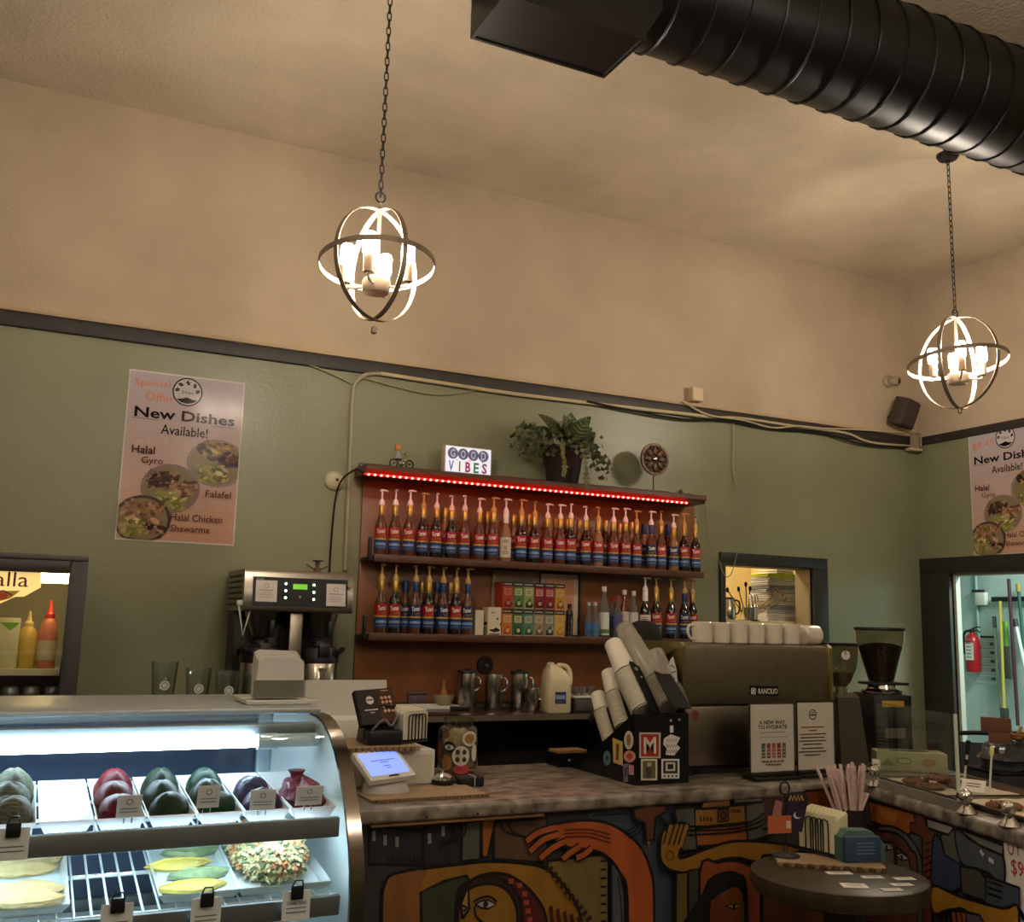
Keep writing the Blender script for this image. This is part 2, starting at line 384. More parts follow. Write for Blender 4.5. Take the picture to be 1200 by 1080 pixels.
BRONZE = mat('flare_lightened_bronze', (150, 134, 116), .45, .6)  # bronze tone lightened, flare around the bulbs put into the colour
BULBM = mat('frosted_bulb', (255, 244, 225), .3, emit=BULB, ecol=(255, 240, 220))
CANDLE = mat('candle_sleeve', (150, 130, 108), .6)
def pendant(loc, label, tilt, drop, R=.262):
    t = thing('orb_chandelier', label, 'chandelier', loc, 0, 'orb chandeliers over the bar')
    def hoop(rm):
        g = G(); n = 48
        for q in range(n):
            a, b = 2*pi*q/n, 2*pi*(q+1)/n; vs = []
            for ang in (a, b):
                for rr, zz in ((R, -.011), (R, .011), (R-.004, .011), (R-.004, -.011)): vs.append(Vector((rr*cos(ang), rr*sin(ang), zz)))
            g.add(vs, [(0, 4, 5, 1), (1, 5, 6, 2), (2, 6, 7, 3), (3, 7, 4, 0)])
        g.xf(rm); return g
    obj('hoop', hoop(Matrix.Rotation(tilt, 4, 'Z') @ Matrix.Rotation(pi/2, 4, 'X')), BRONZE, t)
    obj('hoop', hoop(Matrix.Rotation(tilt+1.25, 4, 'Z') @ Matrix.Rotation(pi/2, 4, 'X') @ Matrix.Scale(.985, 4)), BRONZE, t)
    obj('hoop', hoop(Matrix.Rotation(-.12, 4, 'X') @ Matrix.Scale(1.012, 4)), BRONZE, t)
    obj('hub', G().lathe([(.0, -.125), (.05, -.12), (.056, -.105), (.056, -.07), (.04, -.055), (.008, -.05), (.008, .26)], 20), BRONZE, t)
    obj('finial', G().lathe([(.0, -.29), (.012, -.285), (.012, -.262), (.006, -.255)], 12), BRONZE, t)
    for k in range(4):
        a = tilt+.5+k*pi/2; d = Vector((cos(a), sin(a), 0)); p = d*.125
        arm = obj('arm', G().tube([d*.04+Vector((0, 0, -.09)), d*.08+Vector((0, 0, -.098)), d*.12+Vector((0, 0, -.095)), p+Vector((0, 0, -.07))], .006), BRONZE, t)
        obj('candle_sleeve', G().lathe([(.021, 0), (.021, .075), (.017, .078)], 14, p+Vector((0, 0, -.075))), CANDLE, t)
        obj('bulb', G().lathe([(.018, 0), (.026, .006), (.027, .07), (.022, .085), (.0, .09)], 16, p+Vector((0, 0, .0))), BULBM, t)
    obj('loop', G().tube([(.02*cos(x), 0, .285+.022*sin(x)) for x in [2*pi*i/16 for i in range(16)]], .004, 6, closed=True), DARK, t)
    g = G(); z = .305; i = 0
    while z < drop-.03:
        pl = []
        for q in range(12):
            a = 2*pi*q/12; x = .0085*cos(a); zz = .0155*sin(a)+(.006 if sin(a) > 0 else -.006)
            pl.append((x if i % 2 else 0, 0 if i % 2 else x, z+zz))
        g.tube(pl, .0027, 5, closed=True); z += .034; i += 1
    obj('chain', g, DARK, t)
    obj('canopy', G().lathe([(.062, drop), (.062, drop-.012), (.05, drop-.03), (.012, drop-.036)], 20), DARK, t)
    return t
pL = at(442, 310, D=4.0); pR = at(1122, 425, D=5.54)
pendant(pL, 'orb chandelier with lit candle bulbs hanging left, above the poster side of the bar', .5, ZC-pL.z, .231)
pendant(pR, 'orb chandelier with lit candle bulbs hanging near the corner below the duct', .35, ZC-pR.z)
# the dining side of the room has the same pendants
for v, rz, lb in (((-.9, 1.2, 3.0), .2, 'left of the view'), ((1.5, .55, 3.0), .5, 'just above the viewer'), ((3.3, .1, 3.0), .7, 'right of the viewer'), ((.6, -1.8, 3.0), .9, 'behind the viewer')):
    pendant(Vector(v), 'orb chandelier with lit bulbs in the dining area %s' % lb, rz, ZC-3.0, .24)
# ================================================================== syrup shelf on the back wall
PANELM = mat('brown_wood_panel', (140, 88, 52), .42, c2=(114, 68, 38), scale=3.5, stretch=(1.2, 1.2, .7), bump=.04, bscale=20)
SH_Y = 5.385
X0 = at(424, 600, Y=5.48).x; X1 = at(813, 640, Y=5.48).x
ZTOP = at(435, 543, Y=5.24).z; Z1 = at(434, 651, Y=SH_Y).z; Z2 = at(428, 742, Y=SH_Y).z
TX0, TX1 = at(430, 548, Y=5.24).x, at(828, 580, Y=5.24).x
ws = thing('wall_shelf', 'long brown wooden wall shelf with two rows of syrup bottles and a red light strip', 'shelf', ((X0+X1)/2, YB, .98))
part('back_panel', G().rbox(X0, X1, 5.476, YB-.001, .985, ZTOP-.03, .003), PANELM, ws)
part('top_board', G().prism([(5.47, ZTOP), (5.25, ZTOP), (5.24, ZTOP-.006), (5.24, ZTOP-.03), (5.255, ZTOP-.04), (5.262, ZTOP-.055), (5.47, ZTOP-.055)], 'X', TX0, TX1), WOODD, ws)
part('top_rail', G().rbox(TX0+.02, TX1-.04, 5.45, 5.475, ZTOP, ZTOP+.035, .005), WOODD, ws)
RX1 = at(823, 672, Y=5.3).x
for zz, xa, xb in ((Z1, X0+.03, RX1), (Z2, X0+.02, X1)):
    part('shelf', G().rbox(xa, xb, 5.30, 5.476, zz-.02, zz, .003), WOODD, ws)
    part('front_rail', G().rbox(xa-.005, xb+.005, 5.288, 5.2995, zz-.036, zz+.006, .003), WOODD, ws)
    part('end_bracket', G().rbox(xa-.03, xa-.01, 5.30, 5.47, zz-.03, zz-.008, .003).rbox(xa-.03, xa-.012, 5.31, 5.34, zz-.03, zz+.1, .004).box(xa-.012, xa, 5.32, 5.46, zz-.02, zz-.012), DARK, ws)
# red led strip under the top board
LEDR = mat('red_led_glow', (255, 20, 20), .3, emit=1.6, ecol=(255, 10, 14)); LEDW = mat('led_chip', (255, 190, 180), .3, emit=9, ecol=(255, 80, 70))
ls = thing('led_light_strip', 'glowing red led strip fixed under the top board of the syrup shelf', 'light strip', (TX0, 5.25, ZTOP-.062))
lx0, lx1 = TX0-.01, at(805, 588, Y=5.25).x
part('tape', G().box(lx0, lx1, 5.236, 5.262, ZTOP-.0615, ZTOP-.0555), LEDR, ls, smooth=0)
g = G(); k = 0
while lx0+.02+k*.0365 < lx1: x = lx0+.02+k*.0365; g.rbox(x-.007, x+.007, 5.229, 5.241, ZTOP-.067, ZTOP-.057, .003, 1); k += 1
part('led_chip', g, LEDW, ls, kind='stuff')
part('feed_wire', G().tube(smoothpath([(lx0, 5.25, ZTOP-.058), (lx0-.05, 5.28, ZTOP-.04), (lx0-.09, 5.44, ZTOP-.12), (lx0-.1, 5.485, ZTOP-.4), (lx0-.1, 5.485, ZTOP-.8)]), .006, 6), BLACK, ls)

# ---- bottles
AMBER = mat('amber_syrup_glass', (84, 42, 20), .08, coat=.6, spec=.6); DKSYR = mat('dark_syrup_glass', (24, 12, 8), .08, coat=.6, spec=.6)
CLRSYR = mat('pale_syrup_glass', (132, 96, 62), .08, coat=.6, spec=.6); REDSYR = mat('red_syrup_glass', (96, 14, 14), .08, coat=.6)
CLEARB = mat('clear_bottle_glass', (196, 200, 200), .04, trans=.85, ior=1.3)
REDL = (160, 28, 26); BLUL = (34, 58, 100); NAVY = (26, 40, 78); YELL = (196, 158, 60)
NECKG = mat('syrup_neck_glass', (150, 110, 74), .1, coat=.5)
PUMPW = mat('white_pump_plastic', (232, 220, 212), .4); PUMPG = mat('gold_pump_plastic', (190, 150, 84), .45); BLUEW = mat('blue_neck_wrap', (34, 52, 96), .4, .2)
def cylmap(pts, r, z0): return [(r*sin(x/r), -r*cos(x/r), z0+y) for x, y in pts]
BR = .0345
body_prof = [(.030, 0), (BR, .006), (BR, .172), (.031, .192), (.02, .212), (.0148, .232), (.0148, .262)]
M_body = {k: mesh('bottle_glass', G().lathe(body_prof, 18), m) for k, m in dict(amber=AMBER, dark=DKSYR, pale=CLRSYR).items()}
def band(r, z0, z1, ang, c, n=12):
    g = G(); vs = []; fs = []
    for i in range(n+1):
        a = -ang+2*ang*i/n
        for z in (z0, z1): vs.append((r*sin(a), -r*cos(a), z))
    for i in range(n): fs.append((2*i, 2*i+2, 2*i+3, 2*i+1))
    return g.add(vs, fs, c)
def syrup_label(top):
    g = G(); r = BR+.0006
    g.join(band(r, .034, .092, 1.75, 0)); g.join(band(r, .092, .165, 1.75, 1)); g.join(band(r+.0003, .092, .1, 1.75, 2))
    pts = [(-.026, .10), (-.02, .112), (-.006, .120), (.008, .115), (.018, .122), (.027, .117), (.027, .098), (-.026, .098)]
    g.add(cylmap(pts, r+.0006, 0), [tuple(range(8))], 2)
    g.add(cylmap([(.004+.009*cos(2*pi*i/10), .111+.007*sin(2*pi*i/10)) for i in range(10)], r+.0009, 0), [tuple(range(10))], 3)
    vs, fs, W, H = text2d('Torani', .022, .25); k = .05/W
    g.add(cylmap([(a*k*cos(.12)-b*k*1.9*sin(.12), .142+a*k*sin(.12)+b*k*1.9*cos(.12)) for a, b in vs], r+.0009, 0), fs, 4)
    g.join(band(r+.0003, .060, .074, 1.0, 5)); g.join(band(r+.0003, .046, .0485, .9, 5))
    return mesh('syrup_label', g, [paint(BLUL, .4), paint(top, .4), paint(YELL, .4), paint((120, 80, 40), .4), paint((238, 226, 216), .4), paint((120, 144, 186), .4)], 0, fix=False)
M_lab = dict(red=syrup_label(REDL), blue=syrup_label(NAVY))
def white_label():
    g = G(); r = BR+.0006; g.join(band(r, .03, .15, 1.6, 0))
    for z, a in ((.128, .5), (.118, .62), (.085, .3), (.06, .55), (.05, .45)): g.join(band(r+.0004, z, z+.005, a, 1))
    g.join(band(r+.0004, .07, .1, .25, 2)); return mesh('syrup_label', g, [paint((206, 190, 176), .5), paint((120, 92, 80), .5), paint((168, 150, 120), .5)], 0, fix=False)
M_lab['white'] = white_label()
wrap_g = G().lathe([(.0165, .236), (.0172, .24), (.0172, .292), (.015, .296)], 14)
M_wrap = dict(gold=mesh('neck_wrap', wrap_g, GOLD), blue=mesh('neck_wrap', wrap_g, BLUEW), white=mesh('neck_wrap', wrap_g, PUMPW))
cap_g = G().lathe([(.0165, .236), (.0172, .24), (.0172, .296), (.0135, .302), (.0, .303)], 14)
M_cap = dict(gold=mesh('foil_cap', cap_g, GOLD), blue=mesh('foil_cap', cap_g, BLUEW))
def pump_mesh(m, ang):
    g = G().lathe([(.0165, .294), (.0175, .298), (.0172, .31), (.010, .328), (.0058, .332), (.0052, .372)], 12)
    d = Vector((cos(ang), sin(ang), 0))
    g.tube([d*-.012+Vector((0, 0, .378)), Vector((0, 0, .381)), d*.022+Vector((0, 0, .381)), d*.034+Vector((0, 0, .376))], [.006, .0075, .0048, .004], 8)
    return mesh('pump', g, m)
M_pump = {(k, q): pump_mesh(m, a) for k, m in (('white', PUMPW), ('gold', PUMPG)) for q, a in enumerate((0.0, -1.4, -2.2))}
def bottle(loc, label, group, glass='amber', lab='red', wrap='gold', pump='white', q=0, rotz=0, sc=1.0, cap=None):
    t = thing('syrup_bottle', label, 'bottle', loc, rotz-math.atan2(loc[0], loc[1]), group); t.scale = (sc, sc, sc)
    obj('bottle_glass', M_body[glass], None, t); obj('syrup_label', M_lab[lab], None, t)
    if pump: obj('neck_wrap', M_wrap[wrap], None, t); obj('pump', M_pump[(pump, q)], None, t)
    else: obj('foil_cap', M_cap[wrap], None, t)
    return t
up = [(444.5, 'w'), (460.8, 'w'), (478, 'w'), (494, 'gd'), (509.7, 'w'), (527.5, 'w'), (543, 'w'), (560.5, 'w'), (577, 'g'), (591.7, 'W'), (610, 'g'), (625.6, 'g'), (641, 'w'), (656, 'w'), (668.4, 'w'),
      (686, 'w'), (700.7, 'g'), (718.7, 'w'), (732.8, 'w'), (745.8, 'g'), (763, 'wb'), (774.5, 'gs'), (789.5, 'wb'), (802, 'g'), (815, 'g')]
random.seed(3)
for i, (px, k) in enumerate(up):
    p = at(px, 655, Y=5.352 if i % 2 else 5.345); p.z = Z1
    pm = 'gold' if k[0] == 'g' else 'white'; lb = 'white' if k == 'W' else ('blue' if 'b' in k else 'red')
    gl = 'dark' if 'd' in k else random.choice(['amber', 'amber', 'pale', 'dark', 'amber'])
    wr = 'white' if k == 'W' else ('blue' if k == 'wb' and i < 21 else 'gold')
    lt = {'red': 'red and blue label', 'blue': 'navy blue label', 'white': 'plain cream label'}[lb]
    bottle(p, '%s-pump syrup bottle with %s, %s from left in upper front row' % (pm, lt, ORD[i]), 'front row of syrup bottles on the upper shelf', gl, lb, wr, pm, (0, 1, 0, 0, 1, 2, 2, 0, 0, 0)[i % 10], random.uniform(-.12, .25), random.uniform(.96, 1.0))
ub = [(520, 0), (570, 0), (601, 0), (619, 0), (650, 0), (663, 0), (678, 0), (709, 0), (725.6, 0), (739.5, 0), (754.5, 1), (782.5, 1)]
for i, (px, b) in enumerate(ub):
    p = at(px, 655, Y=5.435); p.z = Z1
    bottle(p, 'spare syrup bottle with %s cap, %s from left behind the upper front row' % ('dark blue' if b else 'gold foil', ORD[i]), 'back row of syrup bottles on the upper shelf', random.choice(['amber', 'pale', 'dark']), 'blue' if b else 'red', 'blue' if b else 'gold', None, 0, random.uniform(-.2, .2), random.uniform(.97, 1.03))
low = [(444.6, 'r'), (461, 'r'), (485, 'b'), (500.5, 'r'), (517.5, 'b'), (533, 'r'), (546.5, 'b')]
for i, (px, k) in enumerate(low):
    p = at(px, 743, Y=5.345); p.z = Z2
    bottle(p, 'gold-pump syrup bottle with %s label, %s from left on the lower shelf' % ('navy' if k == 'b' else 'red and blue', ORD[i]), 'front row of syrup bottles on the lower shelf', 'dark' if i % 2 else 'amber', 'blue' if k == 'b' else 'red', 'blue' if k == 'b' else 'gold', 'gold', (1, 1, 2, 0, 1, 1, 0)[i], random.uniform(-.1, .4))
for i, (px, b) in enumerate([(473, 1), (492.5, 0), (510.5, 1), (526, 0)]):
    p = at(px, 743, Y=5.43); p.z = Z2
    bottle(p, 'spare syrup bottle with %s cap, %s from left behind the lower front row' % ('blue' if b else 'gold', ORD[i]), 'back row of syrup bottles on the lower shelf', 'amber', 'blue' if b else 'red', 'blue' if b else 'gold', None)
for i, (px, lb, wr, pm) in enumerate([(756, 'white', 'white', 'white'), (769, 'red', 'gold', 'gold'), (786.5, 'red', 'gold', 'gold'), (802.5, 'blue', 'blue', 'gold'), (811.5, 'red', 'gold', 'gold')]):
    p = at(px, 748, Y=5.35 if i < 4 else 5.40); p.z = Z2
    bottle(p, 'syrup bottle with %s pump, %s of five at the right end of the lower shelf' % (pm, ORD[i]), 'pump bottles at the right end of the lower shelf', 'dark', lb, wr, pm, 0, 0)
# other glass bottles on the lower shelf
def small_bottle(px, h, r, glass, labcol, capcol, label, Y=5.36, lz=(.25, .55), acc=None):
    p = at(px, 748, Y=Y); p.z = Z2; t = thing('glass_bottle', label, 'bottle', p, 0, 'odd bottles on the lower shelf')
    obj('glass_body', G().lathe([(r*.9, 0), (r, .006), (r, h*.56), (r*.86, h*.64), (r*.42, h*.76), (r*.38, h*.92)], 16), glass, t)
    obj('cap', G().lathe([(r*.44, h*.9), (r*.46, h), (0, h+.001)], 12), paint(capcol, .4), t)
    g = band(r+.0006, h*lz[0], h*lz[1], 1.7, 0)
    if acc: g.join(band(r+.001, h*lz[0]+.01, h*lz[0]+.035, 1.2, 1))
    obj('paper_label', g, [paint(labcol, .5), paint(acc or labcol, .5)], t, smooth=0, fix=False)
small_bottle(689.5, .215, .024, CLEARB, (70, 112, 158), (176, 184, 188), 'small clear bottle with blue label left of the white-capped bottle', lz=(.05, .42), acc=(50, 92, 146))
small_bottle(697, .215, .024, CLEARB, (70, 112, 158), (176, 184, 188), 'small clear bottle with blue label touching the white-capped bottle', lz=(.05, .42), acc=(60, 110, 120), Y=5.33)
small_bottle(707.5, .315, .033, CLEARB, (206, 206, 196), (226, 214, 204), 'clear bottle with white cap and white and green label', lz=(.06, .5), acc=(92, 120, 60), Y=5.36)
small_bottle(716.5, .25, .026, CLEARB, (70, 80, 130), (150, 40, 36), 'clear bottle with dark red cap behind the clear lids', Y=5.42)
small_bottle(723.5, .26, .028, CLEARB, (84, 80, 126), (160, 60, 50), 'clear bottle with brick red cap behind the clear lids', Y=5.35)
small_bottle(731.3, .30, .031, REDSYR, (190, 174, 160), (226, 204, 198), 'deep red bottle with a pale cap on the lower shelf', Y=5.37)
small_bottle(742.5, .295, .029, CLEARB, (204, 196, 186), (222, 206, 198), 'clear bottle with pale cap right of the red bottle', Y=5.36)

# tea boxes: two rows of six
r1 = [((190, 64, 40), (206, 120, 92), (120, 30, 24)), ((96, 128, 70), (190, 196, 150), (44, 70, 34)), ((150, 170, 104), (206, 206, 156), (40, 44, 30)), ((150, 28, 40), (222, 150, 136), (70, 26, 34)), ((156, 34, 56), (224, 150, 140), (60, 30, 40)), ((214, 150, 50), (228, 190, 120), (150, 84, 30))]
r2 = [((214, 126, 50), (226, 180, 130), (170, 84, 26)), ((70, 112, 70), (210, 206, 150), (30, 60, 40)), ((92, 142, 120), (200, 190, 160), (40, 84, 74)), ((176, 150, 112), (214, 190, 160), (110, 90, 66)), ((150, 146, 134), (206, 196, 170), (40, 36, 36)), ((222, 186, 90), (226, 180, 110), (190, 130, 50))]
colname = [['brick red', 'leaf green', 'pale green', 'crimson', 'magenta red', 'amber yellow'], ['orange', 'dark green', 'teal', 'tan', 'grey', 'pale yellow']]
bx0 = at(587.5, 744, Y=5.33).x; bw = (at(661.5, 746, Y=5.33).x-bx0)/6; bh = .158
for r, row in enumerate((r2, r1)):
    for c, (base, pan, art) in enumerate(row):
        base, pan, art = [tuple(int(q_*.86) for q_ in k_) for k_ in (base, pan, art)]
        z = Z2+r*(bh+.001); x = bx0+c*bw
        t = thing('tea_box', '%s tea box with black top band, %s from the left in the %s row' % (colname[1-r][c], ORD[c], ('lower', 'upper')[r]), 'box', (x+bw/2, 5.385, z), 0, 'stacked tea boxes on the lower shelf')
        obj('carton', G().rbox(-bw/2+.001, bw/2-.001, -.055, .055, 0, bh, .0015, 1), paint(base, .55), t)
        P = Print((0, -.055, 0), (1, 0, 0), (0, 0, 1), .5); hw = bw/2-.002
        P.rect(-hw, bh-.026, hw, bh-.001, (22, 20, 20)); P.rect(-hw*.6, bh-.018, hw*.75, bh-.009, (150, 142, 134)); P.ell(-hw*.78, bh-.0135, .0035, .0045, (170, 160, 150), 8)
        P.rect(-hw*.7, bh-.078, hw*.7, bh-.038, pan)
        for k in range(3): P.rect(-hw*.45, bh-.05-.009*k, hw*.45, bh-.047-.009*k, art)
        P.poly([(-hw*.7, .01), (hw*.7, .01), (hw*.8, .03), (hw*.35, .045), (hw*.2, .066), (-hw*.2, .05), (-hw*.6, .04)], art)
        P.ell(hw*.1, .035, hw*.35, .012, pan)
        P.rect(-hw*.9, .004, hw*.9, .009, pan); P.done('carton_print', t)
def carton(px0, px1, pyt, label, art, Y=5.33, d=.08):
    a = at(px0, 743, Y=Y); b = at(px1, 743, Y=Y); h = at(px0, pyt, Y=Y).z-Z2; wd = b.x-a.x
    t = thing('paper_carton', label, 'box', ((a.x+b.x)/2, Y+d/2, Z2)); obj('carton', G().rbox(-wd/2, wd/2, -d/2, d/2, 0, h, .002, 1), mat('cream_card', (206, 194, 166), .6), t)
    if art:
        P = Print((0, -d/2, 0), (1, 0, 0), (0, 0, 1), .5)
        P.poly([(-wd*.45, h*.22), (-wd*.1, h*.24), (wd*.1, h*.3), (wd*.44, h*.22), (wd*.3, h*.16), (0, h*.13), (-wd*.3, h*.17)], (26, 24, 24)); P.ell(wd*.2, h*.6, .006, .007, (26, 24, 24)); P.poly([(wd*.36, h*.42), (wd*.47, h*.47), (wd*.47, h*.34)], (26, 24, 24))
        P.rect(-wd*.3, h*.78, -wd*.05, h*.84, (150, 140, 120)); P.rect(-wd*.42, .003, wd*.42, h*.1, (120, 116, 100))
        P.done('carton_print', t)
        P = Print((-wd/2, d/2, 0), (0, -1, 0), (0, 0, 1), .5); P.poly([(.01, h*.42), (.05, h*.5), (.075, h*.44), (.05, h*.36)], (26, 24, 24)); P.rect(.004, .004, .076, h*.3, (150, 160, 120)); P.done('side_print', t)
carton(571.5, 587, 711, 'white carton with black abstract print beside the tea boxes', True, 5.325)
carton(557, 566.5, 714.5, 'plain cream carton between the syrup bottles and the printed carton', False, 5.34)
# dark ribbed bottle
p = at(667, 744, Y=5.34); p.z = Z2; t = thing('ribbed_bottle', 'tall dark ribbed bottle standing right of the tea boxes', 'bottle', p)
pr = [(.02, 0), (.023, .004)]
for k in range(11): pr += [(.023, .006+k*.013), (.0205, .0125+k*.013)]
pr += [(.021, .152), (.012, .168), (.011, .178)]
obj('bottle_body', G().lathe(pr, 16), mat('dark_brown_glass', (30, 24, 20), .25), t); obj('cap', G().lathe([(.013, .176), (.0135, .2), (0, .201)], 12), BLACK, t)
# picture frames leaning behind the boxes
def frame(px0, px1, pyt, pyb, fm, label, inner, border, Y=5.468):
    a = at(px0, pyt, Y=Y); b = at(px1, pyb, Y=Y); x0, x1, z1 = a.x, b.x, a.z; z0 = Z2+.001
    t = thing('picture_frame', label, 'picture frame', ((x0+x1)/2, Y, z0)); W = (x1-x0)/2; H = z1-z0
    f = .014
    for nm, bb in (('frame_rail', (-W, W, H-f, H)), ('frame_rail', (-W, W, 0, f)), ('frame_stile', (-W, -W+f, f, H-f)), ('frame_stile', (W-f, W, f, H-f))): obj(nm, G().rbox(bb[0], bb[1], -.006, .006, bb[2], bb[3], .002, 1), fm, t)
    obj('picture', G().box(-W+f, W-f, 0, .004, f, H-f), inner, t)
    obj('mat_board', G().rbox(-W+f+.03, W-f-.03, -.003, -.0005, f+.03, H-f-.03, .001, 1), border, t)
frame(577, 630, 668, 743, mat('pale_frame', (150, 128, 104), .5), 'pale framed picture behind the left tea boxes', mat('picture_tan', (150, 124, 96), .6), mat('picture_grey', (112, 106, 92), .6), 5.460)
frame(631.5, 679, 669, 743, BLACK, 'black framed certificate behind the right tea boxes', mat('certificate_paper', (196, 180, 158), .6), mat('certificate_pink', (206, 150, 120), .6), 5.460)
# ================================================================== posters
def poster(O, u, W, H, label, right=False):
    O = Vector(O); u = Vector(u); n = u.cross(Vector((0, 0, 1)))
    t = thing('menu_poster', label, 'poster', O+u*W/2)
    def loc(g): return g.move(*(-t.location))
    sheet = G(); c0 = O+n*.001; c1 = O+n*.004; Z = Vector((0, 0, H))
    sheet.add([c0, c0+u*W, c0+u*W+Z, c0+Z, c1, c1+u*W, c1+u*W+Z, c1+Z], [(0, 1, 2, 3), (4, 5, 6, 7), (0, 1, 5, 4), (1, 2, 6, 5), (2, 3, 7, 6), (3, 0, 4, 7)])
    obj('sheet', loc(sheet), mat('laminated_sheet', (206, 196, 190), .07), t, smooth=0)
    P = Print(O+n*.004-t.location, u, (0, 0, 1), .16, step=.0001, spec=.1)
    def S(x, y): return (x*W, y*H)
    top, mid, bot = (176, 164, 168), (186, 160, 152), (190, 146, 122)
    for k in range(10):
        f = k/9; c = [a+(b-a)*min(1, f*2) for a, b in zip(bot, mid)] if f < .5 else [a+(b-a)*(f*2-1) for a, b in zip(mid, top)]
        P.rect(.012*W, (.01+.98*k/10)*H, W*.988, (.01+.98*(k+1)/10)*H, tuple(int(q) for q in c)); P.lv -= P.step
    P.lv += P.step
    for cx, cy in ((.13, .56), (.33, .6), (.86, .61), (.14, .39), (.52, .57), (.85, .2), (.9, .05), (.68, .24)): P.ring(cx*W, cy*H, .06*W, .002, (168, 134, 122), 16)
    ink = (22, 17, 17); wine = (76, 12, 26); org = (206, 126, 84)
    if right: P.text('$8.49', .2*W, .87*H, .06*H, org, .3*W, rot=.1)
    else: P.text('Special', .2*W, .925*H, .055*H, org, .3*W, rot=.05); P.text('Offer', .27*W, .85*H, .05*H, org, .25*W)
    P.ell(.5*W, .9*H, .128*W, .128*W, (188, 178, 176)); P.ring(.5*W, .9*H, .124*W, .007, ink, 32)
    for q in range(5):
        a = pi*(.02+.24*q); x = .5*W+.088*W*cos(a); y = .905*H+.075*W*sin(a); P.ell(x, y, .021*W, .015*W, ink, 12, rot=a+.6); P.stroke([(x-.012*W, y-.006*W), (x+.012*W, y+.006*W)], .0016, top)
    P.text('5Sips', .5*W, .895*H, .022*H, ink, .1*W)
    P.poly([(.41*W, .852*H), (.46*W, .858*H), (.5*W, .868*H), (.54*W, .857*H), (.59*W, .852*H), (.55*W, .835*H), (.5*W, .829*H), (.45*W, .835*H)], ink)
    P.text('New Dishes', .5*W, .752*H, .062*H, ink, .86*W, bold=.022); P.text('Available!', .5*W, .662*H, .058*H, ink, .4*W, bold=.008)
    P.stroke([(.05*W, .715*H), (.27*W, .713*H)], .002, ink); P.stroke([(.74*W, .71*H), (.95*W, .708*H)], .002, ink)
    rng = random.Random(5)
    def plate(cx, cy, rx, ry, rim, foods, clip=None):
        def cl(pts): return [(min(max(x, .012*W), .988*W), min(max(y, .01*H), .99*H)) for x, y in pts]
        def e(cx, cy, rx, ry, n=22, rot=0): return cl([(cx*W+rx*W*cos(2*pi*i/n)*cos(rot)-ry*H*sin(2*pi*i/n)*sin(rot), cy*H+rx*W*cos(2*pi*i/n)*sin(rot)+ry*H*sin(2*pi*i/n)*cos(rot)) for i in range(n)])
        P.poly(e(cx, cy, rx, ry), rim); P.poly(e(cx, cy, rx*.88, ry*.88), (128, 112, 84))
        for (fx, fy, fr, cols, nn) in foods:
            for _ in range(nn*2):
                x = fx+rng.uniform(-1, 1)*fr; y = fy+rng.uniform(-.6, .6)*fr*.66; c = rng.choice(cols); j = rng.uniform(.8, 1.2)
                P.lv -= P.step*.85
                P.poly(e(x, y, rng.uniform(.015, .05), rng.uniform(.006, .016), 7, rng.uniform(-1, 1)), tuple(int(min(255, q*j)) for q in c))
    meat = [(64, 46, 40), (84, 58, 46), (52, 38, 34), (130, 104, 92)]; gre = [(120, 116, 60), (150, 140, 80), (104, 100, 62), (176, 160, 110)]; egg = [(150, 120, 60), (170, 140, 70), (128, 96, 56)]; tan = [(140, 104, 72), (160, 124, 92), (112, 80, 58)]
    plate(.8, .487, .265, .145, (142, 124, 120), [(.78, .55, .14, egg+meat, 26), (.76, .43, .13, gre, 24), (.9, .5, .07, meat, 12)])
    plate(.42, .315, .25, .145, (132, 112, 106), [(.36, .36, .12, meat, 34), (.52, .32, .1, tan, 24), (.42, .24, .12, gre, 28)])
    plate(.21, .125, .235, .14, (70, 62, 54), [(.2, .16, .16, tan, 34), (.14, .07, .11, gre, 24), (.3, .07, .08, tan+meat, 12)])
    P.text('Halal', .17*W, .53*H, .045*H, wine, .19*W, bold=.01); P.text('Gyro', .25*W, .465*H, .05*H, wine, .18*W)
    P.text('Falafel', .83*W, .3*H, .042*H, wine, .22*W); P.text('Halal Chicken', .66*W, .15*H, .042*H, wine, .44*W); P.text('Shawarma', .61*W, .085*H, .038*H, wine, .33*W)
    P.done('poster_print', t); return t
a = at(134, 632, Y=YB); b = at(274, 638, Y=YB); tp = at(152, 432, Y=YB)
poster((a.x, YB-.0005, a.z), (1, 0, 0), b.x-a.x, tp.z-a.z, 'food poster reading New Dishes Available on the green back wall')
a = at(1142, 652, X=XR); tp = at(1137, 505, X=XR); Hh = tp.z-a.z
poster((XR-.0005, a.y, a.z), (0, -1, 0), Hh*.67, Hh, 'food poster reading New Dishes above the dark doorway, cut by the right edge', True)

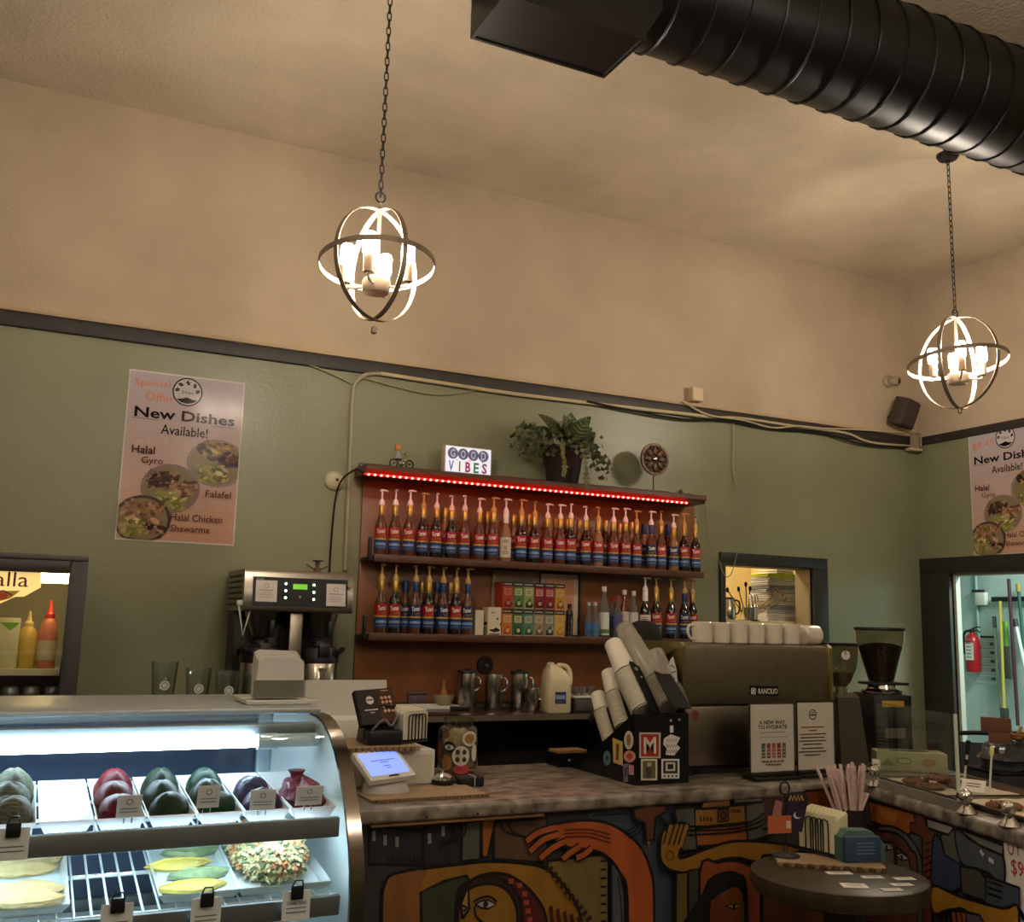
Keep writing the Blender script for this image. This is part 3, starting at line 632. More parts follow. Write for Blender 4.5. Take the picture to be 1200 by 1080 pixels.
# ================================================================== pipes, cables and fixtures at the trim
PIPE = mat('painted_conduit', (150, 142, 110), .5); PIPEC = mat('cream_conduit', (186, 168, 132), .5)
def W3(pts, Y): return [at(x, y, Y=Y) for x, y in pts]
g = G().tube(smoothpath(W3([(404.5, 668), (407, 610), (411, 520), (413.5, 462), (418, 447), (430, 438.5), (446, 437.5)], 5.48)), .013, 8)
tag(obj('conduit_pipe', g, PIPE), 'green painted conduit bending down the wall beside the syrup shelf', 'pipe')
g = G().tube(smoothpath(W3([(446, 437.5), (520, 449), (600, 461), (690, 472), (760, 480), (840, 489)], 5.47)), .012, 8)
tag(obj('conduit_pipe', g, PIPEC), 'cream conduit running level just under the dark trim board', 'pipe')
obj0 = [([(688, 470), (730, 479), (800, 491), (850, 492), (905, 502), (960, 506), (1010, 520), (1066, 524)], .008, BLACK, 5.455, 'black cable sagging under the trim towards the corner'),
        ([(840, 489), (870, 490), (930, 499), (990, 507), (1020, 518), (1072, 523)], .009, PIPEC, 5.46, 'cream cable drooping below the trim near the speaker'),
        ([(800, 470), (830, 486), (870, 492), (905, 501), (935, 499), (965, 502), (1000, 503), (1060, 507)], .006, PIPEC, 5.44, 'thin pale cable weaving over the trim right of the junction box'),
        ([(420, 441), (500, 461), (540, 460), (566, 454)], .004, PIPE, 5.475, 'thin wire sagging across the wall above the sign'),
        ([(250, 392), (310, 412), (370, 430), (412, 449)], .004, PIPE, 5.475, 'thin wire sloping down from the trim to the painted conduit'),
        ([(859, 489), (860, 520), (859, 545), (863, 570)], .004, mat('green_wire', (150, 156, 120), .5), 5.48, 'thin green wire hanging straight down from the trim'),
        ([(826, 580), (828, 610), (834, 650), (842, 655), (846, 668), (852, 676), (858, 670), (862, 655), (864, 648)], .003, mat('beige_wire', (150, 132, 96), .5), 5.46, 'thin beige wire looping over the pass-through window casing')]
for pts, r, m, Y, lb in obj0: tag(obj('wall_cable', G().tube(smoothpath(W3(pts, Y), 5), r, 6), m), lb, 'cable')
p = at(815, 463, Y=5.46); t = thing('junction_box', 'small cream junction box standing on the trim', 'box', p)
obj('box_body', G().rbox(-.045, .045, -.03, .035, -.045, .05, .004), mat('cream_box', (190, 168, 134), .6), t); obj('cover_plate', G().rbox(-.04, .04, -.034, -.0305, -.04, .045, .002, 1), mat('cream_plate', (200, 178, 146), .6), t)
p = at(391, 563, Y=YB); t = thing('wall_alarm', 'round cream alarm disc on the green wall left of the shelf', 'alarm', (p.x, YB-.001, p.z))
obj('housing', G().lathe([(.055, 0), (.055, .012), (.046, .024), (.03, .03), (0, .031)], 26, axis=(0, -1, 0)), mat('aged_cream_plastic', (186, 178, 144), .4), t); obj('sounder_hole', G().lathe([(.009, 0), (.009, .003)], 12, (.012, -.03, .002), axis=(0, -1, 0)), BLACK, t)
p = at(1040, 447, Y=YB); t = thing('security_camera', 'small grey security camera on the cream plaster above the speaker', 'camera', (p.x, YB-.001, p.z))
GREYM = mat('warm_grey_plastic', (150, 134, 114), .5)
obj('mount', G().lathe([(.05, 0), (.05, .015), (.03, .03)], 18, axis=(0, -1, 0)), GREYM, t); obj('barrel', G().lathe([(.03, 0), (.034, .03), (.034, .07)], 16, (.0, -.025, 0), axis=(.5, -1, -.15)), GREYM, t); obj('lens', G().lathe([(.024, 0), (.02, .006)], 16, Vector((0, -.025, 0))+Vector((.5, -1, -.15)).normalized()*.069, axis=(.5, -1, -.15)), DARK, t)
p = at(1061, 484, Y=5.36); t = thing('wall_speaker', 'tilted dark square speaker mounted above the trim at the corner', 'speaker', p, 0, rot=(.32, .12, .25))
obj('cabinet', G().rbox(-.085, .085, -.05, .07, -.105, .105, .01), mat('brown_speaker_box', (62, 48, 42), .6), t); obj('grille', G().rbox(-.076, .076, -.056, -.0505, -.096, .096, .004, 1), mat('speaker_cloth', (70, 56, 50), .9, bump=.3, bscale=300), t)
obj('bracket', G().tube([(0, .07, 0), (0, .1, -.02), (.01, .13, -.06)], .014, 8), DARK, t)
p = at(1072, 516, Y=5.44); t = thing('cable_clamp', 'metal clamp gathering the cables at the room corner', 'clamp', p)
obj('plate', G().rbox(-.03, .03, -.02, .02, -.06, .06, .004), GREYM, t); obj('strap', G().tube([(-.035, -.025, -.05), (-.035, -.03, .05), (.035, -.03, .05), (.035, -.025, -.05)], .006, 6), GREYM, t); obj('ledge_bar', G().rbox(-.07, .05, -.03, .03, -.085, -.062, .004), PIPEC, t)

# ================================================================== back counter under the shelf
ZBC = .96; BCF = 4.95
BCM = mat('dark_laminate', (44, 34, 28), .22, var=.15, scale=6, spec=.6)
bc = thing('back_counter', 'dark topped back counter with open shelf along the rear wall', 'counter', (2.2, 5.2, 0))
BX0, BX1 = .36, 4.0
part('worktop', G().rbox(BX0, BX1, BCF, 5.475, ZBC-.032, ZBC, .004), BCM, bc)
part('edge_strip', G().box(BX0, BX1, BCF-.004, BCF, ZBC-.03, ZBC-.002), mat('worn_metal_edge', (130, 118, 100), .4, .6), bc)
CAB = mat('brown_black_cabinet', (34, 26, 22), .6, var=.2)
for nm, bb in (('end_panel', (BX0, BX0+.03, BCF+.03, 5.47, 0, ZBC-.033)), ('end_panel', (BX1-.03, BX1, BCF+.03, 5.47, 0, ZBC-.033)), ('rear_panel', (BX0+.031, BX1-.031, 5.44, 5.47, .03, ZBC-.033)), ('divider', (2.05, 2.08, BCF+.05, 5.439, .05, ZBC-.033)), ('divider', (3.0, 3.03, BCF+.05, 5.439, .05, ZBC-.033)), ('bottom_shelf', (BX0+.031, BX1-.031, BCF+.04, 5.439, .02, .05)), ('middle_shelf', (BX0+.031, 2.049, BCF+.06, 5.439, .5, .52))):
    part(nm, G().rbox(*bb, .002, 1), CAB, bc)
def B0(px, py): return at(px, py, Z=ZBC)
# steel canisters with dark lids
def canister(px, py, r, h, label, lid=True, spout=False):
    p = B0(px, py); t = thing('steel_pitcher', label, 'pitcher', p, 0, 'steel pitchers on the back counter')
    obj('vessel', G().lathe([(r*.94, 0), (r, .006), (r, h*.93), (r*.97, h), (r*.9, h), (r*.9, h-.01), (0, h-.012)], 22), STEEL, t)
    if lid: obj('lid', G().lathe([(r*1.08, h+.001), (r*1.1, h+.006), (r*1.05, h+.014), (.012, h+.018), (.012, h+.026), (0, h+.027)], 22), BLACK, t)
    obj('handle', G().tube(smoothpath([(r*.7, -r*.72, h*.9), (r*1.0, -r*1.1, h*.86), (r*1.0, -r*1.1, h*.6), (r*.72, -r*.75, h*.5)], 4), .006, 7), CHROME, t)
canister(546, 829, .054, .195, 'tall steel pitcher with dark lid, left of the hanging black lid')
canister(578, 829, .052, .19, 'tall open steel pitcher right of the hanging black lid', False)
canister(608, 829, .053, .195, 'tall steel pitcher with dark lid left of the milk jug')
canister(624, 832, .04, .125, 'short steel frothing pitcher touching the milk jug', False)
canister(629, 822, .045, .19, 'steel pitcher half hidden behind the frothing pitcher', True)
p = at(568, 779, Y=5.47); t = thing('pan_cover', 'round black lid hanging on a nail above the pitchers', 'lid', p)
obj('disc', G().lathe([(.052, 0), (.054, .006), (.05, .014), (.02, .016), (.016, .02), (0, .021)], 26, axis=(0, -1, 0)), BLACK, t); obj('knob', G().lathe([(.008, 0), (.01, .012), (0, .014)], 12, (0, -.02, 0), axis=(0, -1, 0)), mat('grey_knob', (92, 84, 76), .4), t); obj('hook', G().cyl((0, .005, .062), (0, -.012, .062), .004), CHROME, t)
# milk jug
p = B0(651, 834); t = thing('milk_jug', 'white plastic milk jug with a blue label on the back counter', 'jug', p, -.15)
MILK = mat('milky_plastic', (214, 200, 162), .35, spec=.5)
prof = []
def ring8(w, d, z, r=.25): return [(x*w, y*d, z) for x, y in [(-1, -.75), (-.75, -1), (.75, -1), (1, -.75), (1, .75), (.75, 1), (-.75, 1), (-1, .75)]]
def loft(rings, mi=0, cap=True):
    g = G(); n = len(rings[0]); vs = [v for r in rings for v in r]; fs = []
    for j in range(len(rings)-1):
        for i in range(n): k = (i+1) % n; fs.append((j*n+i, j*n+k, (j+1)*n+k, (j+1)*n+i))
    if cap: fs.append(tuple(range(n))[::-1]); fs.append(tuple(range((len(rings)-1)*n, len(rings)*n)))
    return g.add(vs, fs, mi)
obj('jug_body', loft([ring8(.066, .066, 0), ring8(.071, .071, .01), ring8(.071, .071, .165), ring8(.068, .068, .195), [(x*.85-.008, y*.9, z) for x, y, z in ring8(.066, .066, .225)], [(x*.6-.02, y*.7, z) for x, y, z in ring8(.05, .06, .25)], [(x*.5-.03, y*.6, z) for x, y, z in ring8(.05, .05, .262)]]), MILK, t, smooth=50)
obj('handle', G().tube(smoothpath([(-.005, -.03, .258), (.04, -.035, .255), (.064, -.045, .225), (.062, -.06, .165), (.05, -.062, .15)], 5), .013, 8), MILK, t)
obj('cap', G().lathe([(.018, .255), (.02, .262), (.02, .272), (0, .274)], 14, (-.034, 0, 0)), WHITE, t)
P = Print((0, -.0712, 0), (1, 0, 0), (0, 0, 1)); P.rect(-.03, .05, .035, .115, (36, 46, 88)); P.rect(-.026, .075, .03, .098, (140, 150, 176)); P.rect(-.02, .056, .025, .066, (70, 84, 130)); P.done('milk_label', t)
# white tray, purple tin, bowl with pestle, remote
p = B0(504, 831); t = thing('serving_tray', 'shallow white rectangular tray on the back counter', 'tray', p+Vector((0, .06, 0)))
obj('tray_base', G().rbox(-.17, .17, -.075, .075, 0, .008, .003), WHITE, t); obj('tray_rim', G().rbox(-.17, .17, -.078, -.07, .0, .02, .003).rbox(-.17, .17, .07, .078, 0, .02, .003).rbox(-.176, -.168, -.07, .07, 0, .02, .003).rbox(.168, .176, -.07, .07, 0, .02, .003), WHITE, t)
zt_ = ZBC+.008
p = B0(491, 829); t = thing('tin_box', 'muted purple tin box with two rivets on the tray', 'box', (p.x, p.y+.06, zt_+.001))
obj('tin_body', G().rbox(-.06, .06, -.04, .04, 0, .062, .01), mat('dull_purple', (78, 56, 70), .5), t); obj('tin_lid', G().rbox(-.062, .062, -.042, .042, .063, .078, .006), mat('dull_purple_lid', (88, 64, 78), .5), t)
for s_ in (-.018, .018): obj('rivet', G().sphere((s_, -.042, .045), .005, 8, 6), CHROME, t)
p = B0(523, 829); t = thing('mortar_bowl', 'pale mortar bowl with a wooden pestle on the tray', 'bowl', (p.x+.005, p.y+.06, zt_+.001))
obj('bowl', G().lathe([(.04, 0), (.05, .01), (.064, .05), (.066, .062), (.06, .062), (.045, .02), (0, .012)], 22), mat('stoneware', (160, 146, 116), .5), t); obj('pestle', G().lathe([(.03, .02), (.032, .05), (.02, .075), (.009, .1), (.008, .13), (.012, .138), (0, .142)], 14), mat('light_wood', (170, 118, 62), .5), t)
p = B0(536, 831); t = tag(obj('remote_control', G().rbox(-.055, .055, -.02, .02, 0, .022, .005), BLACK, loc=(p.x-.01, p.y-.06, ZBC+.0005)), 'flat black remote control lying in front of the mortar bowl', 'remote')
# low glass caddy on a small grey drawer right of the milk
p = B0(688, 834); t = thing('drawer_box', 'small grey drawer box with white top right of the milk jug', 'drawer', (p.x+.03, p.y+.09, ZBC))
obj('carcass', G().rbox(-.11, .11, -.09, .09, 0, .075, .003), mat('dark_grey_box', (70, 62, 56), .5), t); obj('top_plate', G().rbox(-.115, .115, -.095, .095, .076, .088, .003), WHITE, t); obj('drawer_front', G().rbox(-.1, .1, -.097, -.0905, .008, .068, .003), mat('mid_grey_box', (84, 76, 68), .5), t)
for i, dx in enumerate((-.075, -.025, .03)):
    q = thing('shot_glass', 'small clear glass on the grey drawer box, %s from the left' % ORD[i], 'glass', (t.location.x+dx, t.location.y-.03, ZBC+.0885), 0, 'shot glasses beside the milk jug')
    obj('glass_wall', G().lathe([(.016, .002), (.02, .05), (.019, .05), (.0155, .006), (0, .005)], 14), CLEARB, q); obj('glass_foot', G().lathe([(.017, 0), (.017, .003)], 14), CLEARB, q)

# ================================================================== coffee brewer
cx, cy = 1.232, 5.23
t = thing('coffee_brewer', 'large steel twin coffee brewer with black control panel and two servers', 'coffee brewer', (cx, cy, ZBC))
hw = .275; BRS = mat('brewer_steel', (150, 142, 130), .3, 1, var=.06, scale=5, stretch=(40, 1, 1)); BRB = mat('brewer_black', (22, 23, 26), .4)
obj('base', G().rbox(-hw, hw, -.22, .22, 0, .05, .006), BRB, t)
obj('column', G().rbox(-.262, .262, .04, .22, .051, .512, .006), mat('brewer_dark_body', (58, 56, 52), .35, .7), t)
obj('centre_post', G().rbox(-.032, .032, -.2, .039, .051, .512, .004), BRS, t)
hs = obj('housing', G().prism([(-.235, .513), (-.24, .53), (-.225, .70), (-.21, .718), (.22, .718), (.22, .513)], 'X', -hw, hw), BRS, t)
g = G()
for k in range(6): g.rbox(-hw-.003, -hw-.0002, -.17, .17, .54+.028*k, .552+.028*k, .001, 1)
obj('side_louver', g, DARK, t, kind='stuff')
# control panel, tilted with the housing face
O = Vector((0, -.2415, .53)); v = Vector((0, .015, .17)).normalized()
P = Print(O, (1, 0, 0), v, .3, base=.0012); P.rect(-.235, .008, .245, .152, (20, 22, 24))
P.rect(-.22, .03, -.115, .135, (204, 196, 190)); P.rect(.135, .018, .235, .13, (204, 196, 190))
for cxx, cyy in ((-.168, .108), (.185, .102)): P.ring(cxx, cyy, .011, .002, (70, 60, 56), 14)
for cxx, cyy in ((-.168, .088), (.185, .08)): P.rect(cxx-.036, cyy-.003, cxx+.036, cyy, (90, 76, 70))
for k in range(3): P.rect(-.2, .052+.01*k, -.136, .0545+.01*k, (176, 140, 130)); P.rect(.155, .04+.01*k, .217, .0425+.01*k, (176, 140, 130))
P.text('Curtis', -.2, .143, .011, (190, 190, 186), .034, shear=.3)
P.done('control_panel', t)
P = Print(O, (1, 0, 0), v, .3, base=.0026); GRN = mat('green_display', (110, 190, 60), .4, emit=.35, ecol=(120, 200, 50)); LED = mat('green_button_led', (190, 255, 190), .4, emit=4)
P.rect(-.036, .096, .036, .122, GRN); P.done('display', t)
for bx, by, bm_ in [(0, .058, (150, 150, 146))]+[(-.072, .122-.035*k, LED) for k in range(3)]+[(.07, .12-.036*k, LED) for k in range(3)]:
    P = Print(O, (1, 0, 0), v, .3, base=.0026); P.ell(bx, by, .0062, .0062, bm_, 10); P.done('button', t)
obj('knob', G().lathe([(.016, 0), (.016, .012), (0, .013)], 16, (.255, -.236, .655), axis=(0, -1, 0)), GREYM, t)
for s_ in (-1, 1):
    x = s_*.148
    f = obj('brew_funnel', G().lathe([(.045, .385), (.052, .39), (.086, .49), (.09, .511), (.0, .5105)], 22, (x, -.1, 0)), BRS, t)
    obj('handle', G().rbox(x-.012+.03, x+.012+.03, -.2, -.165, .385, .47, .006), BRB, f)
    sv = obj('server', G().lathe([(.094, .052), (.097, .06), (.097, .262), (.09, .272)], 24, (x, -.1, 0)), STEEL, t)
    obj('server_lid', G().lathe([(.102, .262), (.104, .3), (.09, .335), (.04, .345), (.035, .37), (0, .372)], 22, (x, -.1, 0)).rbox(x-.03, x+.03, -.215, -.19, .29, .36, .006), BRB, sv)
    obj('gauge', G().rbox(x-.014, x+.014, -.203, -.196, .16, .235, .003).rbox(x-.02, x+.02, -.205, -.197, .222, .24, .003), mat('gauge_tube', (140, 138, 130), .2, .6), sv)
    obj('server_handle', G().tube(smoothpath([(x+s_*.06, -.18, .3), (x+s_*.1, -.2, .33), (x+s_*.115, -.12, .33), (x+s_*.1, -.05, .3)], 4), .01, 8), BRB, sv)
# pale hook strap on its side
p = at(288, 708, Y=5.02); t = thing('strap_hanger', 'white plastic v-shaped strap hanging at the left side of the coffee brewer', 'strap', p)
obj('strap', G().tube([(-.035, 0, 0), (-.005, 0, -.15), (.03, 0, 0)], .006, 6), WHITE, t); obj('top_bar', G().rbox(-.045, .05, -.012, .012, -.004, .02, .004), WHITE, t)
# small graduate figure standing on the brewer
p = at(372, 666, Y=5.12); t = thing('cap_figurine', 'tiny figurine in a flat black graduation cap on top of the coffee brewer', 'figurine', (p.x, 5.12, ZBC+.7185))
obj('figure_body', G().lathe([(.022, 0), (.018, .02), (.008, .032), (.014, .045), (.012, .056), (0, .06)], 12), mat('brown_figure', (84, 62, 44), .6), t); obj('cap_board', G().rbox(-.024, .024, -.02, .02, .058, .063, .001, 1), BLACK, t)
obj('stick_arms', G().tube([(-.06, 0, .04), (-.01, 0, .01)], .003, 5).tube([(.055, 0, .035), (.012, 0, .015)], .003, 5), DARK, t)
# three clear printed cups
for i, (px, py, h) in enumerate(((190, 822, .17), (230, 822, .15), (265, 822, .145))):
    p = at(px, py, Y=5.02); p.z = ZBC
    t = thing('plastic_cup', 'clear printed plastic cup on the back counter, %s of three from the left' % ORD[i], 'cup', p, 0, 'clear plastic cups beside the coffee brewer')
    hh = at(px, (776, 783, 787)[i], Y=5.0).z-ZBC
    obj('cup_wall', G().lathe([(.042, .002), (.062, hh), (.0645, hh+.004), (.06, hh+.004), (.0405, .006), (0, .004)], 24), pane('clear_plastic', (246, 250, 250), 3.0), t)
    P = Print((-.01, -.0625, 0), (1, 0, 0), (0, -.12, 1), .4); P.ell(.005, hh*.62, .022, .022, (206, 206, 200)); P.ring(.005, hh*.62, .013, .004, (110, 116, 116), 14); P.done('cup_logo', t)

# ================================================================== glass door fridge
FX1 = .232; FX0 = -.52; FY = 4.75; FZ = 1.664
t = thing('display_fridge', 'dark framed glass door drinks fridge with lit sign at the far left', 'fridge', ((FX0+FX1)/2, 5.1, 0))
FB = mat('fridge_grey_body', (84, 78, 74), .45, .3); FW = mat('fridge_liner', (176, 168, 150), .5)
for nm, bb in (('side_panel', (FX0, FX0+.03, FY+.06, 5.47, 0, FZ)), ('side_panel', (FX1-.03, FX1, FY+.06, 5.47, 0, FZ))): part(nm, G().rbox(*bb, .004), FB, t)
part('rear_liner', G().box(FX0+.031, FX1-.031, 5.42, 5.46, .1, FZ-.031), FW, t); part('top_panel', G().rbox(FX0, FX1, FY, 5.47, FZ+.001, FZ+.025, .004), FB, t); part('base', G().rbox(FX0+.031, FX1-.031, FY+.06, 5.419, 0, .1, .004), FB, t)
part('inner_top', G().box(FX0+.031, FX1-.031, FY+.06, 5.419, FZ-.03, FZ), FW, t)
DFR = mat('fridge_door_frame', (58, 54, 52), .4, .3)
dr = thing('door', '', ''); del dr['label']; del dr['category']; dr.parent = t; dr.location = (0, 0, 0)
for nm, bb in (('stile', (FX1-.07, FX1, FY, FY+.055, .1, FZ)), ('stile', (FX0, FX0+.07, FY, FY+.055, .1, FZ)), ('rail', (FX0+.07, FX1-.07, FY, FY+.055, FZ-.055, FZ)), ('rail', (FX0+.07, FX1-.07, FY, FY+.055, .1, .2))): part(nm, G().rbox(*bb, .005), DFR, dr)
part('door_glass', G().box(FX0+.07, FX1-.07, FY+.02, FY+.026, .2, FZ-.055), GLASS, dr)
part('chrome_edge', G().box(FX1-.074, FX1-.0705, FY-.002, FY+.02, .2, FZ-.056), CHROME, dr)
fl = mat('fridge_lamp', (255, 240, 200), .4, emit=13, ecol=(255, 222, 150))
a = at(48, 668, Y=FY+.1); b = at(88, 684, Y=FY+.1)
part('lamp', G().rbox(a.x, FX1-.035, FY+.09, FY+.12, b.z, a.z-.005, .004), fl, t)
SGN = mat('backlit_header', (236, 206, 140), .5, emit=.42, ecol=(255, 214, 130))
def q(x, y): v = at(x, y, Y=FY+.027); return (v.x, v.z)
P = Print((0, FY+.0185, 0), (1, 0, 0), (0, 0, 1)); P.O -= t.location
o0, o1 = q(-75, 667), q(47, 708)
P.poly([q(-75, 667), q(48, 667), q(48, 688), q(28, 699), q(18, 699), q(0, 707), q(-40, 712), q(-75, 705)], SGN)
P.text('alla', q(14, 678)[0], q(0, 678)[1], .062, (110, 52, 76), q(33, 0)[0]-q(-5, 0)[0])
P.poly([q(-8, 692), q(10, 692), q(24, 692), q(12, 701), q(0, 704), q(-8, 701)], (196, 170, 60)); P.ell(*q(3, 698), .02, .016, (200, 90, 50)); P.stroke([q(-8, 694), q(4, 692), q(14, 697)], .006, (110, 52, 76))
P.done('sign_panel', dr)
zs = at(40, 783, Y=5.0).z
for k, z in enumerate((zs, zs-.19, .55, .2)):
    part('fridge_shelf', G().box(FX0+.032, FX1-.032, FY+.09, 5.41, z-.012, z), mat('wire_shelf_white', (190, 180, 156), .5), t)
    part('price_rail', G().rbox(FX0+.032, FX1-.032, FY+.075, FY+.088, z-.022, z+.008, .002, 1), mat('price_rail', (200, 184, 150), .5), t)
part('shelf_guard', G().box(at(18, 768, Y=FY+.08).x, FX1-.034, FY+.07, FY+.073, zs+.008, at(40, 767, Y=FY+.07).z), GLASS, t)
def squeeze(px, top, body, capc, label, hgt, acc=None, Y=4.93):
    p = at(px, 780, Y=Y); p.z = zs+.0005; s = thing('squeeze_bottle', label, 'bottle', p); h = hgt
    obj('bottle_body', G().lathe([(.036, 0), (.038, .006), (.038, h*.55), (.03, h*.68), (.018, h*.74)], 16), body, s)
    obj('nozzle', G().lathe([(.02, h*.74), (.02, h*.8), (.01, h*.84), (.005, h), (0, h+.001)], 12), capc, s)
    if acc: obj('body_label', band(.0388, h*.14, h*.42, 1.8, 0), acc, s, smooth=0, fix=False)
squeeze(29, 720, mat('mustard_plastic', (206, 166, 70), .4), mat('clear_nozzle', (214, 190, 130), .4), 'yellow squeeze bottle with pale nozzle inside the fridge', .25)
squeeze(53, 710, mat('red_sauce_plastic', (206, 120, 96), .4), mat('red_nozzle', (200, 40, 30), .4), 'red topped sauce bottle on the fridge shelf', .30, mat('sauce_label', (206, 190, 160), .5))
p = at(4, 780, Y=4.92); s = thing('juice_carton', 'pale carton with a green mark at the left in the fridge', 'carton', (p.x, 4.94, zs+.0005))
obj('carton_body', G().rbox(-.05, .05, -.04, .04, 0, .22, .003), mat('pale_carton', (196, 184, 140), .5), s); P = Print((0, -.04, 0), (1, 0, 0), (0, 0, 1)); P.poly([(-.03, .2), (.048, .2), (.012, .165)], (110, 160, 50)); P.rect(.02, .2, .048, .215, (222, 210, 170)); P.done('carton_print', s)
zs2 = zs-.19
for i, px in enumerate((12, 36, 61)):
    p = at(px, 812, Y=4.98); s = thing('drink_can', 'dim small can on the lower fridge shelf, %s from the left' % ORD[i], 'can', (p.x, 4.95, zs2+.0005), 0, 'cans on the lower fridge shelf')
    obj('can_body', G().lathe([(.026, 0), (.033, .006), (.033, .105), (.027, .115), (0, .113)], 18), mat('dull_can', (150, 150, 150), .35, .5), s); obj('can_label', band(.0335, .02, .09, 1.8, 0), paint((120, 116, 112)), s, smooth=0, fix=False)
# ================================================================== curved glass display case
CX0, CX1 = -1.05, .76
GREYC = mat('case_grey_metal', (112, 120, 122), .4, .5); WHITEC = mat('case_white_panel', (232, 240, 238), .45)
dc = thing('display_case', 'curved glass refrigerated display case lit by a tube in the foreground', 'display case', ((CX0+CX1)/2, 2.8, 0))
curve = [(2.76, 1.188), (2.69, 1.187), (2.63, 1.178), (2.56, 1.153), (2.505, 1.12), (2.458, 1.08), (2.41, 1.025), (2.375, .975), (2.348, .925), (2.331, .875), (2.323, .82), (2.321, .62)]
g = G(); n = len(curve); vs = []
for X in (CX0+.03, CX1-.03): vs += [(X, y, z) for y, z in curve]
g.add(vs, [(i, i+1, n+i+1, n+i) for i in range(n-1)])
part('curved_glass', g, pane('case_glass', (236, 246, 246), .7), dc, smooth=60)
prof = curve+[(2.321, .58), (3.26, .58), (3.26, 1.188)]
for X in (CX0+.004, CX1-.03):
    part('end_panel', G().prism(prof, 'X', X, X+.024), WHITEC, dc, smooth=0)
    g = G(); vs = []; fs = []
    off = [(y-.012, z+.006) if i < 5 else (y-.014, z) for i, (y, z) in enumerate(curve)]
    for i, ((a, b), (c, d)) in enumerate(zip(curve, off)): vs += [(X-.004, a, b), (X+.03, a, b), (X+.03, c, d), (X-.004, c, d)]
    for i in range(n-1):
        for k in range(4): fs.append((4*i+k, 4*i+(k+1) % 4, 4*i+4+(k+1) % 4, 4*i+4+k))
    g.add(vs, fs); part('chrome_edge', g, mat('dark_chrome', (120, 112, 104), .18, 1), dc, smooth=60)
part('hood', G().rbox(CX0, CX1, 2.762, 3.26, 1.19, 1.206, .006), mat('case_hood', (150, 156, 158), .35, .3), dc)
part('rear_frame', G().rbox(CX0+.03, CX1-.032, 3.22, 3.26, .58, .64, .004).rbox(CX0+.03, CX1-.032, 3.22, 3.26, 1.13, 1.187, .004), GREYC, dc)
REARD = mat('rear_door_dark_glass', (44, 62, 84), .08, spec=.6)
for a, b, yy in ((CX0+.03, -.2, 3.225), (-.22, CX1-.06, 3.237)):
    d = part('rear_door', G().box(a, b, yy, yy+.008, .641, 1.129), REARD, dc); 
part('rear_mullion', G().rbox(CX1-.075, CX1-.033, 3.2, 3.224, .6, 1.186, .004), mat('case_mullion', (150, 166, 172), .4, .4), dc)
part('base_cabinet', G().rbox(CX0, CX1, 2.36, 3.26, .08, .579, .006), mat('case_base_grey', (70, 72, 74), .45, .3), dc)
part('kick_plate', G().box(CX0+.02, CX1-.02, 2.42, 3.24, 0, .079), BLACK, dc)
part('deck', G().rbox(CX0+.031, CX1-.032, 2.35, 3.2, .6, .615, .003), WHITEC, dc)
TUBEM = mat('fluorescent_tube', (235, 245, 255), .4, emit=TUBE, ecol=(214, 236, 255))
part('lamp_tube', G().lathe([(.014, 0), (.014, 1.56)], 14, (-1.0, 2.63, 1.135), axis=(1, 0, 0)), TUBEM, dc)
part('tube_socket', G().lathe([(.02, 0), (.02, .05), (.012, .055)], 14, (.562, 2.63, 1.135), axis=(1, 0, 0)).rbox(.6, .725, 2.615, 2.65, 1.12, 1.152, .008), mat('tube_socket', (170, 190, 196), .3), dc)
part('added_shelf_tube', G().lathe([(.007, 0), (.007, 1.66)], 10, (-1.0, 2.375, .966), axis=(1, 0, 0)), TUBEM, dc)  # added tube hidden behind the upper rail, brightens the lower trays
part('lamp_rail', G().rbox(-1.01, .72, 2.655, 2.70, 1.145, 1.175, .005), GREYC, dc)
# shelves: tilted wire racks with grey front rails
WIRE = mat('white_coated_wire', (216, 224, 222), .4)
def shelf(yf, yb, zf, slope, nm):
    def zz(y): return zf+(y-yf)*slope
    ang = math.atan(slope); L_ = (yb-yf)/cos(ang)
    sh = thing(nm, '', ''); del sh['label']; del sh['category']; sh.parent = dc; sh.location = Vector((0, yf, zf))-dc.location
    sh.rotation_euler = (ang, 0, 0)
    rod = mesh('wire_rod', G().cyl((0, 0, -.004), (0, L_, -.004), .0028, seg=6), WIRE)
    x = CX0+.06
    while x < .70: obj('wire_rod', rod, None, sh, loc=(x, 0, 0)); x += .0335
    for yy in (.02, L_*.5, L_-.005): obj('cross_bar', G().rbox(CX0+.05, .705, yy-.006, yy+.006, -.014, -.007, .002, 1), WIRE, sh)
    obj('back_lip', G().cyl((CX0+.05, L_, .03), (.705, L_, .03), .005, seg=8), WIRE, sh)
    for k in range(46): obj('lip_post', bpy.data.meshes.get('lip_post_'+nm) or mesh('lip_post_'+nm, G().cyl((0, L_, -.004), (0, L_, .03), .0025, seg=6), WIRE), None, sh, loc=(CX0+.07+k*.036, 0, 0)) if CX0+.07+k*.036 < .7 else None
    obj('front_rail', G().rbox(CX0+.05, .70, -.022, -.006, -.04, .004, .003), GREYC, sh)
    return zz
U = (2.355, 2.76, .992, .012); Lw = (2.32, 2.82, .832, .125)
zu = shelf(*U, 'upper_shelf'); zl = shelf(*Lw, 'lower_shelf')
